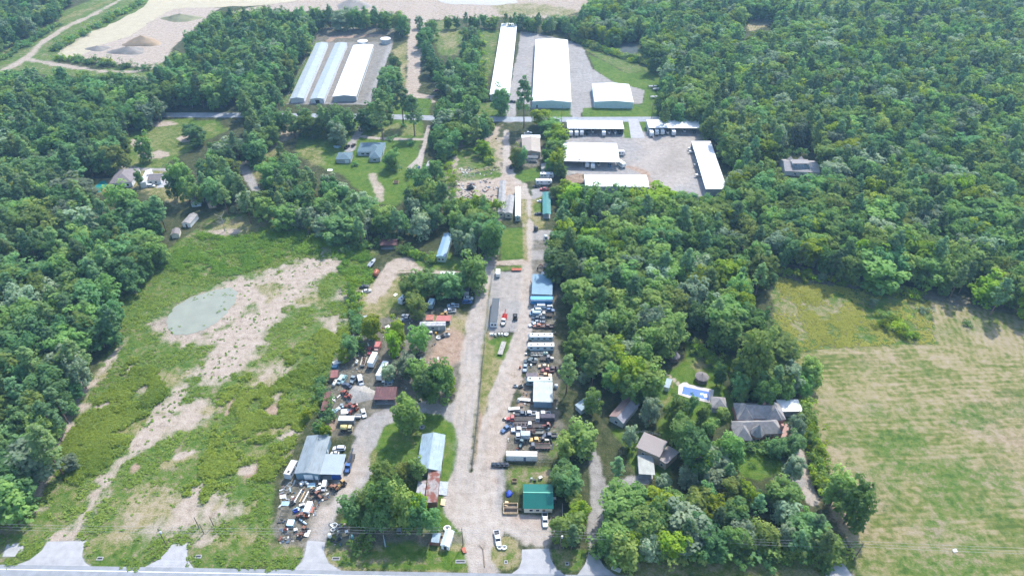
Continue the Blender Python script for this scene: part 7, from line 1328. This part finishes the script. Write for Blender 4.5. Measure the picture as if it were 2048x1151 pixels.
MB().tube((.4,-5,.2),(-.4,1.5,.3),.2,6,.15).build('trunk', W_WOOD, lgr); MB().tube((-.4,1.5,.3),(-1.9,3.0,.3),.14,5,.06).build('branch', W_WOOD, lgr); MB().tube((-.3,1.2,.3),(.3,3.5,.35),.12,5,.05).build('branch', W_WOOD, lgr)
# ---------------------------------------------------------------- small loose scrap on the yard floors
def debris(label, n, region, seed, smax=.55):
    rg = np.random.default_rng(seed); P = G(region); xs = [p[0] for p in P]; ys = [p[1] for p in P]; b = MB(); cols = []
    pal = [srgb(h) for h in ('a8a8a4', '6a6f74', '5b4034', '3a3c40', '7a6c58', '44586a', '8a847a', '6a3c2c', '2c2e30', 'b8b8b4', '4a4a44', '3c342c')]
    x = rg.uniform(min(xs), max(xs), n); y = rg.uniform(min(ys), max(ys), n); k = inside(x, y, P) & (vnoise(x, y, 5, seed) > .42)
    for X_, Y_ in zip(x[k], y[k]):
        a = rg.uniform(0, 3.14); l, w_, h = rg.uniform(.15, smax)*rg.uniform(.6, 2.2), rg.uniform(.1, smax*.7), rg.uniform(.08, .5); ca, sa_ = math.cos(a), math.sin(a)
        c4 = [(X_+ca*u-sa_*v, Y_+sa_*u+ca*v) for u, v in ((-l, -w_), (l, -w_), (l, w_), (-l, w_))]
        b.add([(p, q, -.04) for p, q in c4]+[(p*.97+X_*.03, q*.97+Y_*.03, h*rg.uniform(.5, 1)) for p, q in c4], [(4, 5, 6, 7), (0, 1, 5, 4), (1, 2, 6, 5), (2, 3, 7, 6), (3, 0, 4, 7)]); cols += [pal[rg.integers(len(pal))]]*8
    o = b.build('scrap', SCRAP_M); at_ = o.data.attributes.new('paint', 'FLOAT_COLOR', 'POINT'); at_.data.foreach_set('color', np.array([(*c, 1) for c in cols], np.float32).ravel()); kind(o, 'stuff', label)
SCRAP_M = bpy.data.materials.new('scrap_bits'); n_, p_ = nodes_of(SCRAP_M); q_ = n_.nodes.new('ShaderNodeAttribute'); q_.attribute_name = 'paint'; n_.links.new(q_.outputs['Color'], p_.inputs['Base Color']); p_.inputs['Roughness'].default_value = .7
debris('small loose scrap between the parked wrecks right of the lane', 560, [(1062,560),(1106,560),(1112,700),(1115,900),(1020,905),(1012,860),(1045,780),(1058,700)], 1)
debris('small loose scrap on the floor of the left yard', 620, [(650,780),(670,715),(720,650),(830,640),(900,650),(900,690),(850,760),(740,810),(720,845),(650,840)], 2)
debris('small loose scrap covering the lower left scrap yard', 520, [(558,965),(640,958),(690,955),(690,975),(640,1010),(605,1080),(560,1085)], 3)
debris('small litter on the scrap island beside the highway', 160, [(655,1045),(715,1048),(715,1090),(655,1088)], 4)
debris('brush and timber scraps on the sandy lot', 300, [(905,335),(1000,335),(995,400),(910,395)], 5, .8)
# ---------------------------------------------------------------- haze
hb = MB().box(-1500, 1500, -60, 2400, -3, 216); hm = bpy.data.materials.new('haze_air'); hm.use_nodes = True
n_ = hm.node_tree; n_.nodes.remove(n_.nodes['Principled BSDF']); vol = n_.nodes.new('ShaderNodeVolumePrincipled')
vol.inputs['Color'].default_value = (.40, .70, 1, 1); vol.inputs['Density'].default_value = HAZE; vol.inputs['Anisotropy'].default_value = .2
n_.links.new(vol.outputs[0], n_.nodes['Material Output'].inputs['Volume'])
kind(hb.build('haze', hm), 'stuff', 'thin bluish haze hanging in the air')
# ---------------------------------------------------------------- tell look-alikes apart by their order in the view
same = {}
for o in bpy.data.objects:
    if o.parent is None and 'category' in o.keys(): same.setdefault(o['label'], []).append(o)
for lb, L_ in same.items():
    if len(L_) < 2: continue
    L_.sort(key=lambda o: px_of(*o.location)[0])
    for k, o in enumerate(L_):
        t_ = lb+(', leftmost of two' if k == 0 else ', rightmost of two') if len(L_) == 2 else f'{lb}, {ords(k+1)} of {len(L_)} from left'
        for cut in ('medium ', 'broadleaf ', 'green ', 'needled '):
            if len(t_.replace(',', ' ').split()) > 16: t_ = t_.replace(cut, '', 1)
        if len(t_.replace(',', ' ').split()) <= 16: o['label'] = t_
print('objects', len(bpy.data.objects))
